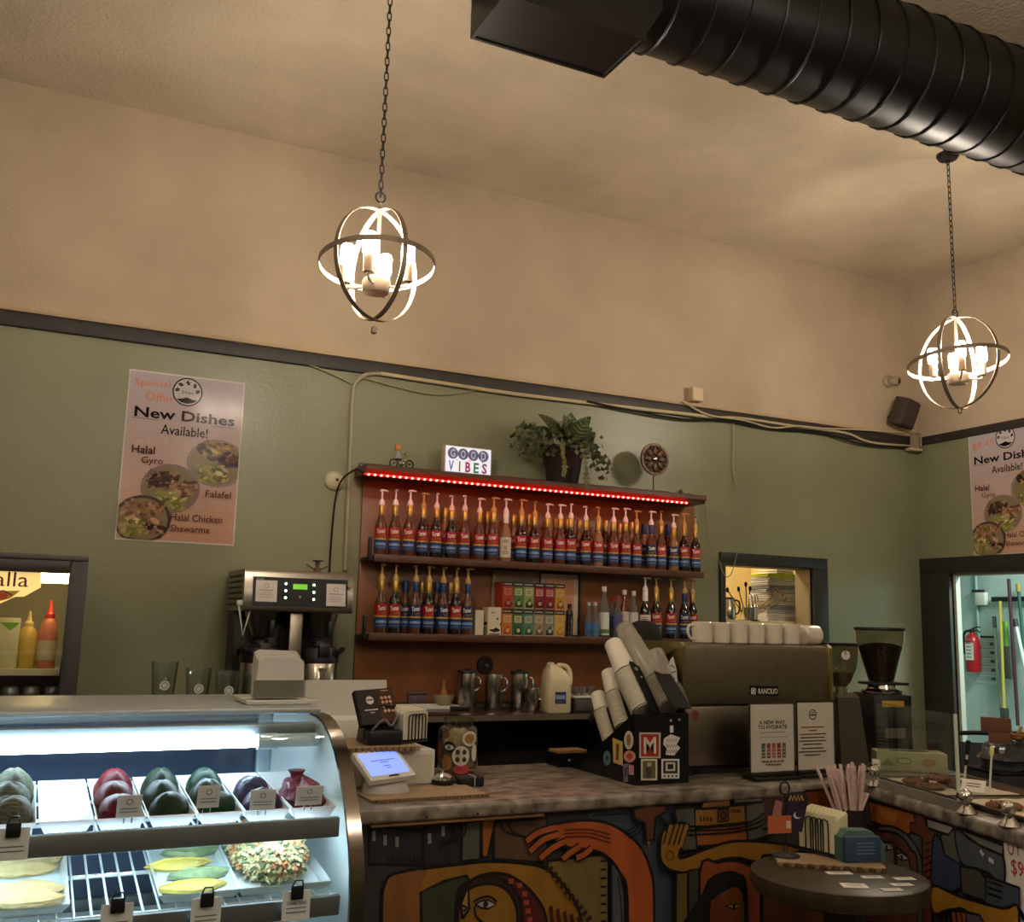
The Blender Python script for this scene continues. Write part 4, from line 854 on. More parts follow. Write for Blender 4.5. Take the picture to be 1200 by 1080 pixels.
# white bins on the upper shelf
BIN = mat('white_bin_plastic', (222, 226, 226), .35)
bnd = [-26, 43, 110, 171, 229, 284, 339, 393]
bxs = [at(x, 968, Y=2.36).x for x in bnd]; A_U = math.atan(U[3])
names = ['olive striped', 'empty', 'red', 'dark green', 'bottle green', 'purple', 'pink']
bin_c = []
for i in range(7):
    x0, x1 = bxs[i]+.003, bxs[i+1]-.003
    if i == 6: x1 = min(x1, .695)
    c = (x0+x1)/2; hw = (x1-x0)/2; bin_c.append((c, hw))
    t = thing('display_bin', 'white plastic bin on the upper case shelf %s' % ['holding olive striped wraps', 'standing empty', 'holding dark red rolls', 'holding three dark green rolls', 'holding two bottle green rolls', 'holding purple wrapped rolls', 'holding a pink wrapped bag'][i], 'bin', (c, U[0]+.003, zu(U[0]+.003)+.001), 0, 'white bins on the upper case shelf', rot=(A_U, 0, 0))
    D = .385; h = .045; e = .012
    obj('bin_floor', G().box(-hw+e, hw-e, e, D-e, 0, .003), BIN, t)
    for nm, q in (('bin_wall', [(-hw+e, e, 0), (hw-e, e, 0), (hw, 0, h*.55), (-hw, 0, h*.55)]), ('bin_wall', [(-hw+e, D-e, 0), (hw-e, D-e, 0), (hw, D, h), (-hw, D, h)]), ('bin_wall', [(-hw+e, e, 0), (-hw+e, D-e, 0), (-hw, D, h), (-hw, 0, h*.55)]), ('bin_wall', [(hw-e, e, 0), (hw-e, D-e, 0), (hw, D, h), (hw, 0, h*.55)])):
        q = [Vector(v) for v in q]; nn = (q[1]-q[0]).cross(q[3]-q[0]).normalized()*.002
        obj(nm, G().add(q+[v+nn for v in q], [(0, 1, 2, 3), (4, 5, 6, 7), (0, 1, 5, 4), (1, 2, 6, 5), (2, 3, 7, 6), (3, 0, 4, 7)]), BIN, t, smooth=0)
def blob(rx, ry, rz, seed, amp=.1, seg=20, rings=12, flat=True, fr=3.0):
    rr = random.Random(seed); ph = [rr.uniform(0, 6.28) for _ in range(6)]
    g = G().sphere((0, 0, 0), 1, seg, rings)
    for v in g.v:
        a = math.atan2(v.y, v.x); k = 1+amp*(sin(fr*a+ph[0])*.5+sin(2*fr*v.z+ph[1])*.4+sin((fr+2)*a+ph[2]+3*v.z)*.35)
        v.x *= rx*k; v.y *= ry*k; v.z *= rz*k
        if flat and v.z < -rz*.55: v.z = -rz*.55
    return g.move(0, 0, rz*.55)
FOOD = dict(red=mat('dark_red_roll', (84, 14, 24), .45, spec=.12, var=.3, scale=25), green=mat('dark_green_roll', (24, 42, 26), .45, spec=.12, var=.3, scale=20), green2=mat('bottle_green_roll', (22, 48, 34), .4, spec=.12, var=.3, scale=22),
            olive=mat('olive_striped_wrap', (44, 50, 38), .6, spec=.12, c2=(92, 94, 78), scale=30, stretch=(1, 8, 8)), purple=mat('purple_wrapped_roll', (60, 46, 96), .4, spec=.12, c2=(30, 26, 56), scale=30, coat=.15, bump=.6, bscale=60), pink=mat('pink_plastic_bag', (140, 50, 80), .35, spec=.12, c2=(86, 22, 48), scale=30, coat=.2, bump=.8, bscale=50))
def rolls(i, key, word, n, rx, rz):
    c, hw = bin_c[i]
    for k in range(n):
        y = U[0]+.075+.095*k; r = min(rx, hw-.006)
        t = thing('wrapped_roll', '%s roll, %s from the front in its white case bin' % (word, ORD[k]), 'roll', (c+(-.004 if k % 2 else .003), y, zu(y)+.0045), .1*(k % 2), 'rolls on the upper case shelf', rot=(A_U-.0, 0, .06*(k-1)))
        obj('roll_body', blob(r, .056, rz*(1+.22*k), 10*i+k, .06), FOOD[key], t)
        obj('seam_fold', G().tube([(-r*.8*cos(0)*q, -.03, rz*1.15*(1-.45*q*q)) for q in (-1, -.5, 0, .5, 1)], .004, 6), FOOD[key], t)
rolls(0, 'olive', 'olive striped', 3, .09, .042); rolls(2, 'red', 'dark red glossy', 3, .07, .037); rolls(3, 'green', 'dark green glossy', 3, .07, .036); rolls(4, 'green2', 'bottle green', 3, .07, .035)
rolls(5, 'purple', 'purple film-wrapped', 2, .07, .036)
c, hw = bin_c[6]; t = thing('wrapped_bag', 'crumpled pink plastic wrapped bag at the right end of the upper case shelf', 'bag', (c-.005, U[0]+.11, zu(U[0]+.11)+.004), 0, rot=(A_U, 0, .2))
obj('bag_body', blob(hw-.01, .085, .048, 77, .16, 28, 18, fr=5), FOOD['pink'], t); obj('bag_knot', G().lathe([(.012, 0), (.016, .015), (.022, .024)], 10, (0, .03, .06)), FOOD['pink'], t)
def price_card(p, wd, h, label, tilt=.25, logo=True, rz=0, clip=False, txt=None):
    t = thing('price_card', label, 'price card', p, 0, 'price cards in the display case', rot=(tilt, 0, rz))
    obj('card', G().rbox(-wd/2, wd/2, -.001, .001, 0, h, .0005, 1), mat('price_card_paper', (206, 212, 212), .5), t)
    P = Print((0, -.001, 0), (1, 0, 0), (0, 0, 1))
    if logo: P.ring(0, h*.72, h*.12, .0016, (90, 90, 96), 14)
    for k in range(2): P.rect(-wd*.36, h*(.4-.14*k), wd*.36, h*(.44-.14*k), (110, 112, 116))
    if txt: P.text(txt, 0, h*.6, h*.13, (40, 40, 44), wd*.7)
    P.done('card_print', t)
    if clip: obj('clip', G().rbox(-.014, .014, -.008, -.0015, h-.018, h+.012, .003).tube([(-.012, -.006, h+.01), (-.008, -.014, h+.024), (.008, -.014, h+.024), (.012, -.006, h+.01)], .002, 6), BLACK, t)
    else: obj('stand', G().cyl((-.008, .002, -.012), (-.008, .002, .01), .002, seg=6).cyl((.008, .002, -.012), (.008, .002, .01), .002, seg=6), CHROME, t)
def card_px(px, py, Y, wd, h, label, **k):
    p = at(px, py, Y=Y); price_card(p, wd, h, label, **k)
card_px(150, 958, 2.355, .05, .05, 'white price card leaning on the dark red rolls'); card_px(243, 946, 2.352, .048, .05, 'white price card leaning on the bottle green rolls')
card_px(307, 949, 2.352, .056, .048, 'white price card leaning on the purple rolls', rz=-.15); card_px(361, 943, 2.352, .062, .045, 'white price card leaning on the pink bag')
for px, py, Yq, lb in ((12, 1008, 2.315, 'price card clipped to the upper rail at the far left'), (135, 1096, 2.285, 'price card clipped below the bare wire rack'), (240, 1088, 2.285, 'price card clipped below the leaf-shaped pastries'), (346, 1078, 2.285, 'price card clipped below the noodle salad tray')):
    p = at(px, py, Y=Yq); price_card(p, .062, .062, lb, tilt=0, logo=False, clip=True, txt='Greek Salad' if px == 346 else None)
# trays on the lower shelf
A_L = math.atan(Lw[3])
def platter(px0, px1, label, m, D=.36, h=.022):
    x0, x1 = at(px0, 1050, Y=2.36).x, at(px1, 1050, Y=2.36).x; c = (x0+x1)/2; hw = (x1-x0)/2
    if c+hw > .70: hw = .70-c
    t = thing('food_tray', label, 'tray', (c, Lw[0]+.02, zl(Lw[0]+.02)+.0005), 0, 'food trays on the lower case shelf', rot=(A_L, 0, 0))
    obj('tray_floor', G().rbox(-hw+.012, hw-.012, .012, D-.012, 0, .004, .001, 1), m, t)
    rim = G(); ring_o = [(-hw, 0), (hw, 0), (hw, D), (-hw, D)]; ring_i = [(-hw+.014, .014), (hw-.014, .014), (hw-.014, D-.014), (-hw+.014, D-.014)]
    vs = [(x, y, h) for x, y in ring_o]+[(x, y, .004) for x, y in ring_i]+[(x, y, h-.003) for x, y in ring_o]+[(x, y, .0005) for x, y in ring_i]
    fs = []
    for k in range(4):
        l = (k+1) % 4; fs += [(k, l, 4+l, 4+k), (8+k, 8+l, 12+l, 12+k), (k, l, 8+l, 8+k), (4+k, 4+l, 12+l, 12+k)]
    obj('tray_rim', rim.add(vs, fs), m, t, smooth=0)
    return t, c, hw
TRAYC = mat('clear_tray_plastic', (206, 216, 216), .15, spec=.6, coat=.5)
DOUGH = mat('pale_flatbread', (196, 176, 124), .55, c2=(158, 132, 84), scale=22, bump=.3, bscale=40); YELP = mat('yellow_pastry', (206, 186, 76), .5, c2=(170, 150, 84), scale=30, bump=.5, bscale=60); GRNP = mat('green_herb_pastry', (140, 156, 110), .55, c2=(100, 120, 84), scale=40, bump=.5, bscale=70)
t, c, hw = platter(-24, 82, 'clear tray of pale folded flatbreads on the lower case shelf', TRAYC)
for k, (dx, y, s) in enumerate(((.0, .065, 1), (.005, .115, .95), (-.005, .24, .95), (.01, .29, .9))):
    b = thing('flatbread', 'pale folded flatbread on the left case tray, %s from the front' % ORD[k], 'flatbread', (c+dx, Lw[0]+.02+y, zl(Lw[0]+.02+y)+.0055), 0, 'flatbreads in the display case', rot=(A_L, 0, .1*k-.15))
    obj('bread_body', blob(.075*s, .034, .016, 40+k, .12, 24, 10, fr=4), DOUGH, b); obj('crimped_edge', G().tube([(.07*s*cos(a), -.03*sin(a)*1.0, .008+.002*sin(9*a)) for a in [pi*i/14 for i in range(15)]], .005, 6), DOUGH, b)
t, c, hw = platter(184, 280, 'clear tray of leaf-shaped pastries on the lower case shelf', TRAYC)
for k, (dx, y, m, w_) in enumerate(((-.01, .06, YELP, 'yellow'), (.02, .13, GRNP, 'green'), (-.02, .2, YELP, 'yellow'), (.02, .28, GRNP, 'green'))):
    b = thing('leaf_pastry', '%s leaf-shaped pastry, %s from the front on its tray' % (w_, ORD[k]), 'pastry', (c+dx, Lw[0]+.02+y, zl(Lw[0]+.02+y)+.0055), 0, 'leaf pastries in the display case', rot=(A_L, 0, .08))
    g = blob(.075, .034, .013, 60+k, .08, 24, 10, fr=5)
    for v in g.v: v.y *= max(.12, 1-(abs(v.x)/.08)**2)
    obj('pastry_body', g, m, b); obj('midrib', G().tube([(-.07, 0, .012), (-.03, .002, .02), (.03, -.002, .02), (.07, 0, .012)], .003, 6), m, b)
t, c, hw = platter(276, 384, 'clear tray heaped with noodle and herb salad on the lower case shelf', TRAYC, .37)
sal = thing('noodle_salad', 'heap of mixed noodle and herb salad with orange bits in the right tray', 'salad', (c-.005, Lw[0]+.2, zl(Lw[0]+.2)+.006), 0, rot=(A_L, 0, 0))
g = blob(hw-.025, .15, .055, 5, .03, 28, 14, fr=4); obj('salad_mound', g, mat('salad_green', (168, 164, 128), .7, c2=(206, 196, 150), scale=45, bump=1.0, bscale=90), sal)
rr = random.Random(9); bits = [G(), G(), G()]
for k in range(760):
    a = rr.uniform(0, 6.28); sz = rr.uniform(-.35, 1); q = math.sqrt(1-sz*sz)*1.01; x, y = (hw-.025)*q*cos(a), .15*q*sin(a); z = .030+.056*sz
    d = Vector((rr.uniform(-1, 1), rr.uniform(-1, 1), rr.uniform(-.4, .4))).normalized()*rr.uniform(.008, .018); p = Vector((x, y, z))
    bits[0 if k % 5 < 3 else (1 if k % 5 == 3 else 2)].tube([p-d, p+Vector((0, 0, .005)), p+d], rr.uniform(.003, .005), 4)
for nm, b, m in (('noodle_bits', bits[0], mat('noodle_pale', (176, 166, 120), .6)), ('herb_bits', bits[1], mat('herb_green', (92, 104, 70), .6)), ('orange_bits', bits[2], mat('carrot_orange', (190, 116, 74), .6))): obj(nm, b, m, sal, kind='stuff')

# things on the case hood
ZH = 1.2065
p = at(327, 824, Z=ZH); t = thing('lid_tray', 'flat white tray on top of the display case', 'tray', (p.x+.0, p.y+.05, ZH)); obj('tray_plate', G().rbox(-.1, .1, -.09, .09, 0, .008, .004), WHITE, t); obj('tray_lip', G().tube([(-.098, -.088, .009), (.098, -.088, .009), (.098, .088, .009), (-.098, .088, .009)], .004, 6, closed=True), WHITE, t)
wd = .142; t = thing('paper_bag_stack', 'stack of white paper bags standing on top of the display case', 'bags', (p.x+.002, p.y+.05, ZH+.0145))
hb = at(330, 768, Y=p.y+.02).z-ZH-.014
BAG = mat('white_paper_bag', (196, 192, 186), .7)
for k in range(4):
    y = -.035+.02*k; dz = (0, .004, .012, .02)[k]
    obj('paper_bag', G().prism([(-wd/2+.002*k, 0), (wd/2-.001*k, 0), (wd/2-.004-.001*k, hb*.86+dz), (wd/2-.014, hb*.92+dz), (-wd/2+.022, hb*.95+dz), (-wd/2+.008, hb*.88+dz)], 'Y', y, y+.018), BAG, t)
obj('clear_sleeve', G().box(-wd/2-.003, wd/2+.003, -.04, -.0375, 0, hb*.42), pane('frosted_sleeve', (222, 222, 220), 1.0), t)

# ================================================================== front counter
ZCT = .92
STONE = mat('grey_marbled_laminate', (54, 47, 43), .3, c2=(158, 148, 134), scale=17, bump=.03, bscale=30, spec=.5, detail=9, stretch=(1, 1.4, 1))
slab = [(.79, 2.81), (2.73, 2.81), (2.42, 1.62), (2.95, 1.48), (3.3, 2.75), (3.55, 3.52), (.79, 3.52)]
ct = thing('bar_counter', 'l-shaped bar counter with marbled grey top and painted mural front', 'counter', (2.0, 3.1, 0))
g = G(); bm = bmesh.new(); vv = [bm.verts.new((x, y, ZCT-.045)) for x, y in slab]; f = bm.faces.new(vv)
r = bmesh.ops.extrude_face_region(bm, geom=[f]); bmesh.ops.translate(bm, vec=(0, 0, .045), verts=[v for v in r['geom'] if isinstance(v, bmesh.types.BMVert)])
bmesh.ops.bevel(bm, geom=[e for e in bm.edges if abs(e.verts[0].co.z-e.verts[1].co.z) < 1e-5], offset=.014, segments=3, profile=.5, affect='EDGES')
bm.verts.index_update(); g.add([v.co.copy() for v in bm.verts], [[v.index for v in q.verts] for q in bm.faces]); bm.free()
part('counter_top', g, STONE, ct)
PANB = mat('mural_ground', (50, 52, 54), .55, var=.2, scale=6)
base = [(.80, 2.84), (2.757, 2.84), (2.448, 1.65), (2.92, 1.53), (3.26, 2.75), (3.5, 3.48), (.80, 3.48)]
part('front_body', G().prism(base, 'Z', .0, ZCT-.046), PANB, ct, smooth=0)
# raw wood batten nailed under the edge
a = at(437, 953, Y=2.80); b = at(638, 942, Y=2.80); zb0 = at(437, 968, Y=2.80).z
t = thing('wood_batten', 'raw pine batten fixed below the counter edge left of the mural', 'board', ((a.x+b.x)/2, 2.82, zb0))
part('batten', G().rbox(a.x, b.x, 2.80, 2.8385, zb0, min(b.z, .873), .002, 1), mat('raw_pine', (128, 94, 58), .6, c2=(104, 72, 42), scale=6, stretch=(2, 20, 20)), t)
for px in (500, 560, 600): p = at(px, 952, Y=2.80); part('nail', G().lathe([(.004, 0), (.003, .002)], 8, (p.x, 2.8, (zb0+b.z)/2), axis=(0, -1, 0)), DARK, t)
# ================================================================== mural on the counter front
INK = (20, 18, 20)
MP = Print((0, 2.84, 0), (1, 0, 0), (0, 0, 1), .5, step=.0002, brush=True); MP.O -= ct.location
def q(x, y): v = at(x, y, Y=2.84); return (v.x, v.z)
def sm(pts, n=4):
    L = len(pts); out = []
    for i in range(L):
        a, b, c, d = [Vector(pts[(i+k-1) % L]) for k in range(4)]
        if max((c-b).length, 0) > 60: out.append(tuple(b)); continue
        for k in range(n):
            t = k/n; v = .5*((2*b)+(c-a)*t+(2*a-5*b+4*c-d)*t*t+(3*b-a-3*c+d)*t**3); out.append((v.x, v.y))
    return out
def mp(pts, c, line=True, w=.009): MP.poly([q(*p) for p in (sm(pts) if len(pts) > 6 and c != (104, 60, 42) else pts)], c, INK if line else None, w)
def ms(pts, w=.008, c=INK): MP.stroke([q(p[0], p[1]) for p in (smoothpath([(a, b, 0) for a, b in pts], 4) if len(pts) > 2 else pts)], w, c)
SL = (46, 50, 54)
mp([(432, 962), (700, 945), (700, 1180), (432, 1180)], (58, 60, 60), False)
mp([(690, 940), (795, 934), (795, 1180), (690, 1180)], (70, 82, 96), False)
mp([(795, 934), (985, 921), (985, 1180), (795, 1180)], (72, 68, 58), False)
mp([(432, 966), (494, 973), (494, 1014), (432, 1012)], (44, 48, 52)); mp([(496, 970), (540, 962), (540, 1012), (496, 1014)], (40, 43, 46))
for x, y in ((438, 979), (451, 984), (465, 986), (503, 982), (519, 973)): ms([(x, y-6), (x, y+6)], .010, (150, 152, 148))
for k in range(8): ms([(455+5*k, 1004), (455+5*k, 1011)], .005)
mp([(541, 963), (563, 961), (562, 1006), (540, 1008)], (92, 96, 82)); mp([(578, 962), (640, 958), (640, 1010), (578, 1006)], (100, 72, 54))
mp([(563, 960), (580, 959), (571, 1003), (564, 1003)], (178, 102, 38)); 
for k in range(3): ms([tuple(v) for v in [(545-8*k, 964), (543-6*k, 978), (530-4*k, 986), (515, 986+4*k)]], .006)
for k in range(2): ms([(584+10*k, 962), (592+8*k, 974), (615, 980), (640, 980+3*k)], .006)
mp([(640, 1008), (712, 1000), (712, 1180), (640, 1180)], (132, 112, 62)); 
for k in range(8): ms([(702, 1008+10*k), (709, 1008+10*k)], .006)
# halo, veil and face
mp([(446, 1180), (447, 1060), (450, 1035), (460, 1023), (500, 1016), (560, 1009), (605, 1010), (640, 1018), (665, 1045), (680, 1080), (690, 1180)], (164, 116, 38))
mp([(447, 1180), (448, 1060), (452, 1037), (462, 1025), (498, 1019), (492, 1045), (490, 1180)], (146, 96, 52), False); mp([(493, 1180), (492, 1044), (520, 1031), (545, 1025), (566, 1060), (560, 1180)], (66, 70, 52))
mp([(530, 1180), (533, 1055), (548, 1032), (575, 1022), (602, 1028), (628, 1052), (640, 1085), (645, 1180)], (92, 32, 24)); mp([(528, 1180), (534, 1060), (548, 1034), (562, 1026), (580, 1026), (602, 1042), (610, 1075), (610, 1180)], (58, 34, 28))
mp([(536, 1180), (535, 1078), (536, 1060), (541, 1048), (552, 1038), (572, 1034), (590, 1040), (602, 1058), (605, 1085), (604, 1180)], (158, 112, 40))
mp([(540, 1075), (538, 1058), (547, 1040), (548, 1064)], (190, 150, 84))
for k, (x, y) in enumerate(((597, 1031), (607, 1036), (613, 1046), (615, 1056), (617, 1066), (619, 1076))): mp([(x-3, y-3), (x+3, y-3), (x+3, y+3), (x-3, y+3)], (176, 78, 60), False)
mp([(555, 1058), (562, 1054), (570, 1053), (579, 1058), (570, 1063), (562, 1062)], (186, 186, 182), True, .005); MP.ell(*q(567, 1058), .009, .009, (40, 44, 52), 12); ms([(553, 1055), (562, 1050), (572, 1049), (580, 1055)], .006); ms([(554, 1060), (556, 1072), (566, 1080), (580, 1082)], .006); ms([(537, 1058), (545, 1062), (541, 1066)], .005)
for k in range(5): ms([(643+8*k, 1060+3*k), (645+8*k, 1080)], .012, (84, 34, 26))
for k in range(11): x = 640+5*k; y = 1008+6.4*k; ms([(x, y), (x-6, y+5)], .012, (60, 34, 26))
# red arm with a spread hand
ARM = (186, 92, 44)
mp([(640, 968), (664, 961), (695, 960), (720, 968), (745, 988), (758, 1015), (763, 1050), (764, 1180), (734, 1180), (732, 1050), (724, 1022), (708, 1002), (690, 994), (665, 992), (648, 984)], ARM)
for a, b, c_ in (((648, 968), (628, 974), (614, 984)), ((652, 976), (634, 982), (618, 996)), ((660, 984), (644, 992), (630, 1004)), ((676, 990), (664, 998), (656, 1005)), ((690, 992), (680, 1000), (672, 1003))):
    ms([a, b, c_], .026); ms([a, b, c_], .017, ARM)
for k in range(3): ms([(658, 971+4*k), (685, 970+4*k), (712, 976+5*k)], .004, (110, 48, 28))
mp([(712, 1005), (722, 1020), (728, 1045), (730, 1180), (713, 1180)], (84, 90, 92)); ms([(720, 1025), (724, 1060), (725, 1100)], .004)
# cross
mp([(738, 946), (752, 944), (752, 937), (763, 936), (763, 943), (776, 942), (776, 950), (764, 956), (762, 982), (753, 983), (752, 963), (740, 958)], (104, 60, 42)); mp([(754, 984), (758, 984), (756, 992)], (150, 84, 50), False)
for k in range(3): ms([(726+3*k, 974+3*k), (738+3*k, 968+3*k), (744+2*k, 962)], .005)
ms([(690, 954), (738, 951)], .006)
for k in range(3): ms([(768+2*k, 957), (772+3*k, 964), (780+3*k, 968)], .005)
# buildings behind the ochre hand
mp([(785, 946), (810, 944), (812, 993), (795, 995)], (84, 86, 78)); mp([(809, 946), (868, 941), (870, 962), (810, 968)], (150, 104, 44)); mp([(818, 938), (850, 934), (850, 944), (818, 946)], (140, 96, 42)); mp([(810, 969), (868, 962), (871, 986), (812, 990)], (158, 90, 40)); mp([(868, 942), (900, 932), (902, 975), (871, 984)], (92, 92, 80)); mp([(852, 926), (888, 924), (888, 938), (856, 940)], (110, 106, 88))
MP.poly([q(836, 947), q(848, 946), q(848, 960), q(836, 961)], (120, 60, 36), INK, .006); MP.ring(*q(842, 953.5), .011, .006, INK, 10)
for k in range(4): ms([(815+4*k, 955), (816+4*k, 960)], .005); ms([(852+3*k, 946), (853+3*k, 950)], .005)
for k in range(3): ms([(800, 966+5*k), (840, 966+4*k), (870, 962+4*k), (888, 952+6*k), (896, 936+8*k)], .006)
OCH = (158, 112, 36)
mp([(768, 990), (770, 975), (776, 968), (796, 962), (794, 985), (791, 1003), (820, 993), (850, 984), (885, 984), (930, 992), (930, 1015), (890, 1010), (858, 1003), (835, 1006), (815, 1015), (795, 1020), (778, 1016), (769, 1006)], OCH)
for x0, x1 in ((774, 781), (780, 788), (786, 794), (791, 799)): ms([(x0, 988), (x1, 962)], .024); ms([(x0, 990), (x1, 964)], .015, OCH)
MP.ring(*q(779, 1000), .014, .004, (110, 74, 26), 14)
mp([(786, 1020), (800, 1020), (800, 1180), (784, 1180)], (104, 92, 44)); mp([(800, 1018), (813, 1014), (814, 1180), (800, 1180)], (66, 64, 58))
mp([(813, 1020), (835, 1008), (856, 1006), (875, 1015), (884, 1040), (886, 1180), (813, 1180)], (150, 76, 38)); mp([(780, 1100), (815, 1048), (825, 1028), (842, 1020), (858, 1022), (868, 1042), (872, 1180), (780, 1180)], (30, 30, 30))
mp([(823, 1180), (824, 1065), (830, 1048), (845, 1038), (858, 1036), (866, 1060), (866, 1180)], (136, 76, 40)); mp([(842, 1058), (852, 1056), (862, 1058), (853, 1062)], (176, 150, 120), True, .004); MP.ell(*q(853, 1059), .006, .006, INK, 10)
mp([(886, 1000), (935, 995), (985, 990), (985, 1180), (886, 1180)], (96, 56, 34)); mp([(935, 925), (985, 921), (985, 950), (935, 956)], (126, 58, 34)); ms([(886, 970), (915, 955), (935, 930)], .008)
MP.done('mural_painting', ct)
# mural on the short leg
K0 = Vector((2.757, 2.84, 0)); K1 = Vector((2.448, 1.65, 0)); ud = (K1-K0).normalized(); nd = ud.cross(Vector((0, 0, 1)))
LP = Print(K0-ct.location, ud, (0, 0, 1), .5, step=.0002, brush=True)
def ql(x, y): v = at(x, y, P=K0, N=nd); return ((v-K0).dot(ud), v.z)
def lp(pts, c, line=True, w=.008): LP.poly([ql(*p) for p in (sm(pts) if len(pts) > 5 and c != (112, 62, 46) else pts)], c, INK if line else None, w)
def lst(pts, w=.007, c=INK): LP.stroke([ql(*p) for p in pts], w, c)
lp([(1000, 930), (1198, 984), (1198, 1180), (1000, 1180)], (84, 84, 80), False)
lp([(1018, 938), (1070, 952), (1074, 966), (1066, 978), (1020, 962)], (176, 96, 40)); lp([(1030, 946), (1052, 952), (1050, 964), (1034, 958)], (196, 128, 56), False)
lp([(1008, 1180), (1010, 985), (1024, 970), (1045, 968), (1066, 980), (1080, 1005), (1084, 1035), (1082, 1180)], (92, 92, 90)); lp([(1014, 1180), (1018, 985), (1034, 974), (1054, 978), (1068, 995), (1076, 1020), (1076, 1180)], (104, 62, 44))
lp([(1022, 1000), (1030, 984), (1048, 988), (1050, 1030), (1026, 1030)], (126, 112, 98)); lp([(1051, 992), (1064, 1002), (1070, 1022), (1068, 1030), (1052, 1024)], (112, 96, 84))
for cx, cy in ((1040, 992), (1058, 1004)): lp([(cx-8, cy-3), (cx, cy-5), (cx+8, cy+2), (cx, cy+4)], (190, 190, 188), True, .005); LP.ell(*ql(cx, cy), .008, .008, (36, 40, 50), 10)
CRS = (112, 62, 46); lp([(1073, 952), (1085, 955), (1086, 966), (1100, 970), (1100, 982), (1094, 984), (1094, 1180), (1084, 1180), (1082, 980), (1068, 974), (1068, 964), (1074, 964)], CRS)
for k in range(8): lst([(1085, 990+8*k), (1092, 986+8*k)], .005)
lp([(1096, 982), (1104, 984), (1110, 1000), (1128, 1012), (1128, 1040), (1096, 1040)], (52, 62, 96)); lp([(1104, 978), (1122, 972), (1128, 1012), (1110, 1002)], (86, 90, 84)); lp([(1122, 972), (1140, 984), (1160, 992), (1178, 1004), (1178, 1036), (1160, 1022), (1130, 1012)], (84, 92, 100))
lp([(1088, 958), (1120, 968), (1114, 978), (1090, 970)], (150, 148, 142)); lp([(1124, 970), (1178, 990), (1178, 1002), (1150, 990)], (124, 122, 112))
lp([(1128, 1014), (1150, 1018), (1158, 1030), (1158, 1056), (1130, 1046)], (80, 82, 66)); lp([(1158, 1026), (1198, 1040), (1198, 1075), (1158, 1058)], (70, 80, 94))
for k in range(3): lst([(1160, 1032+7*k), (1178, 1038+7*k)], .006)
lst([(1152, 996), (1156, 1002)], .012, (214, 216, 220)); lst([(1162, 1006), (1168, 1010)], .012, (214, 216, 220))
lp([(1096, 1038), (1128, 1050), (1178, 1064), (1198, 1068), (1198, 1180), (1150, 1180), (1140, 1075), (1116, 1066), (1098, 1070)], (180, 130, 40)); lp([(1118, 1066), (1134, 1068), (1140, 1078), (1140, 1180), (1116, 1180)], (170, 92, 60)); lp([(1136, 1068), (1152, 1072), (1158, 1082), (1158, 1180), (1140, 1180)], (100, 88, 100))
for k in range(6): lst([(1100+6*k, 1068), (1102+6*k, 1082)], .007)
LP.done('mural_painting', ct)
# white notice taped to the leg
e0 = ql(1177, 978); e1 = ql(1177, 1085); W_ = .34
t = thing('paper_notice', 'white hand-lettered paper notice taped to the counter end, cut by the right edge', 'notice', K0+ud*(e0[0]+W_/2)+Vector((0, 0, .40)))
NP = Print(K0-t.location+nd*.004, ud, (0, 0, 1), .6)
g = G(); z0, z1 = .40, e0[1]; c = [K0+ud*e0[0], K0+ud*(e0[0]+W_)]
vs = []
for dd in (.0022, .004):
    for a_, z_ in ((0, z0), (1, z0), (1, z1), (0, z1)): vs.append(c[a_]+nd*dd+Vector((0, 0, z_)))
part('sheet', g.add(vs, [(0, 1, 2, 3), (4, 5, 6, 7), (0, 1, 5, 4), (1, 2, 6, 5), (2, 3, 7, 6), (3, 0, 4, 7)]), PAPER, t, smooth=0)
RED = (176, 50, 40)
x, z = ql(1186, 993); NP.text('O', x, z, .042, RED, .026); x, z = ql(1194, 993); NP.text('r', x+.006, z-.006, .028, RED, .014)
x, z = ql(1194, 1018); NP.text('$9', x, z, .046, RED, .05); x, z = ql(1192, 1066); NP.text('N', x+.02, z, .075, (24, 22, 22), .085, bold=.03)
NP.done('notice_print', t)

# ================================================================== till area on the counter
Zc = ZCT+.0005
def K(px, py): return at(px, py, Z=ZCT)
# corrugated mat
a = K(430, 938); b = K(572, 933)
CARD = mat('corrugated_card', (150, 128, 98), .7, var=.1)
t = thing('counter_mat', 'pale rectangular board with a scalloped front edge under the tablet', 'mat', ((a.x+b.x)/2, 2.98, Zc))
hw = (b.x-a.x)/2; obj('board', G().rbox(-hw, hw, -.09, .12, 0, .009, .002, 1), CARD, t)
g = G(); nn = 28
for k in range(nn): g.cyl((-hw+(k+.5)*2*hw/nn, -.093, 0), (-hw+(k+.5)*2*hw/nn, -.093, .0095), hw/nn*.9, seg=8)
obj('scalloped_edge', g, mat('card_edge', (128, 100, 66), .7), t, kind='stuff')
Zm = Zc+.0095
# tablet
BL = at(435, 915, Y=2.965); BRc = at(487.5, 907.5, Y=3.0); TL = at(410, 882.5, Y=3.07); ux = (BRc-BL); vx = (TL-BL)
vx = vx-ux.normalized()*(vx.dot(ux.normalized())*.75); nx = ux.cross(vx).normalized(); t = thing('payment_tablet', 'white payment tablet with lit blue screen tilted on the counter', 'tablet', (BL+ux*.5)*1.0)
t.location.z = Zm
def lz(v): return v-t.location
def slab4(O, u, v, n, th): 
    c = [O, O+u, O+u+v, O+v]; return G().add([lz(p) for p in c]+[lz(p-n*th) for p in c], [(0, 1, 2, 3), (7, 6, 5, 4), (0, 4, 5, 1), (1, 5, 6, 2), (2, 6, 7, 3), (3, 7, 4, 0)])
obj('shell', slab4(BL, ux, vx, nx, .018), WHITE, t, smooth=0)
P = Print(lz(BL), ux, vx, .3); w_, h_ = ux.length, vx.length
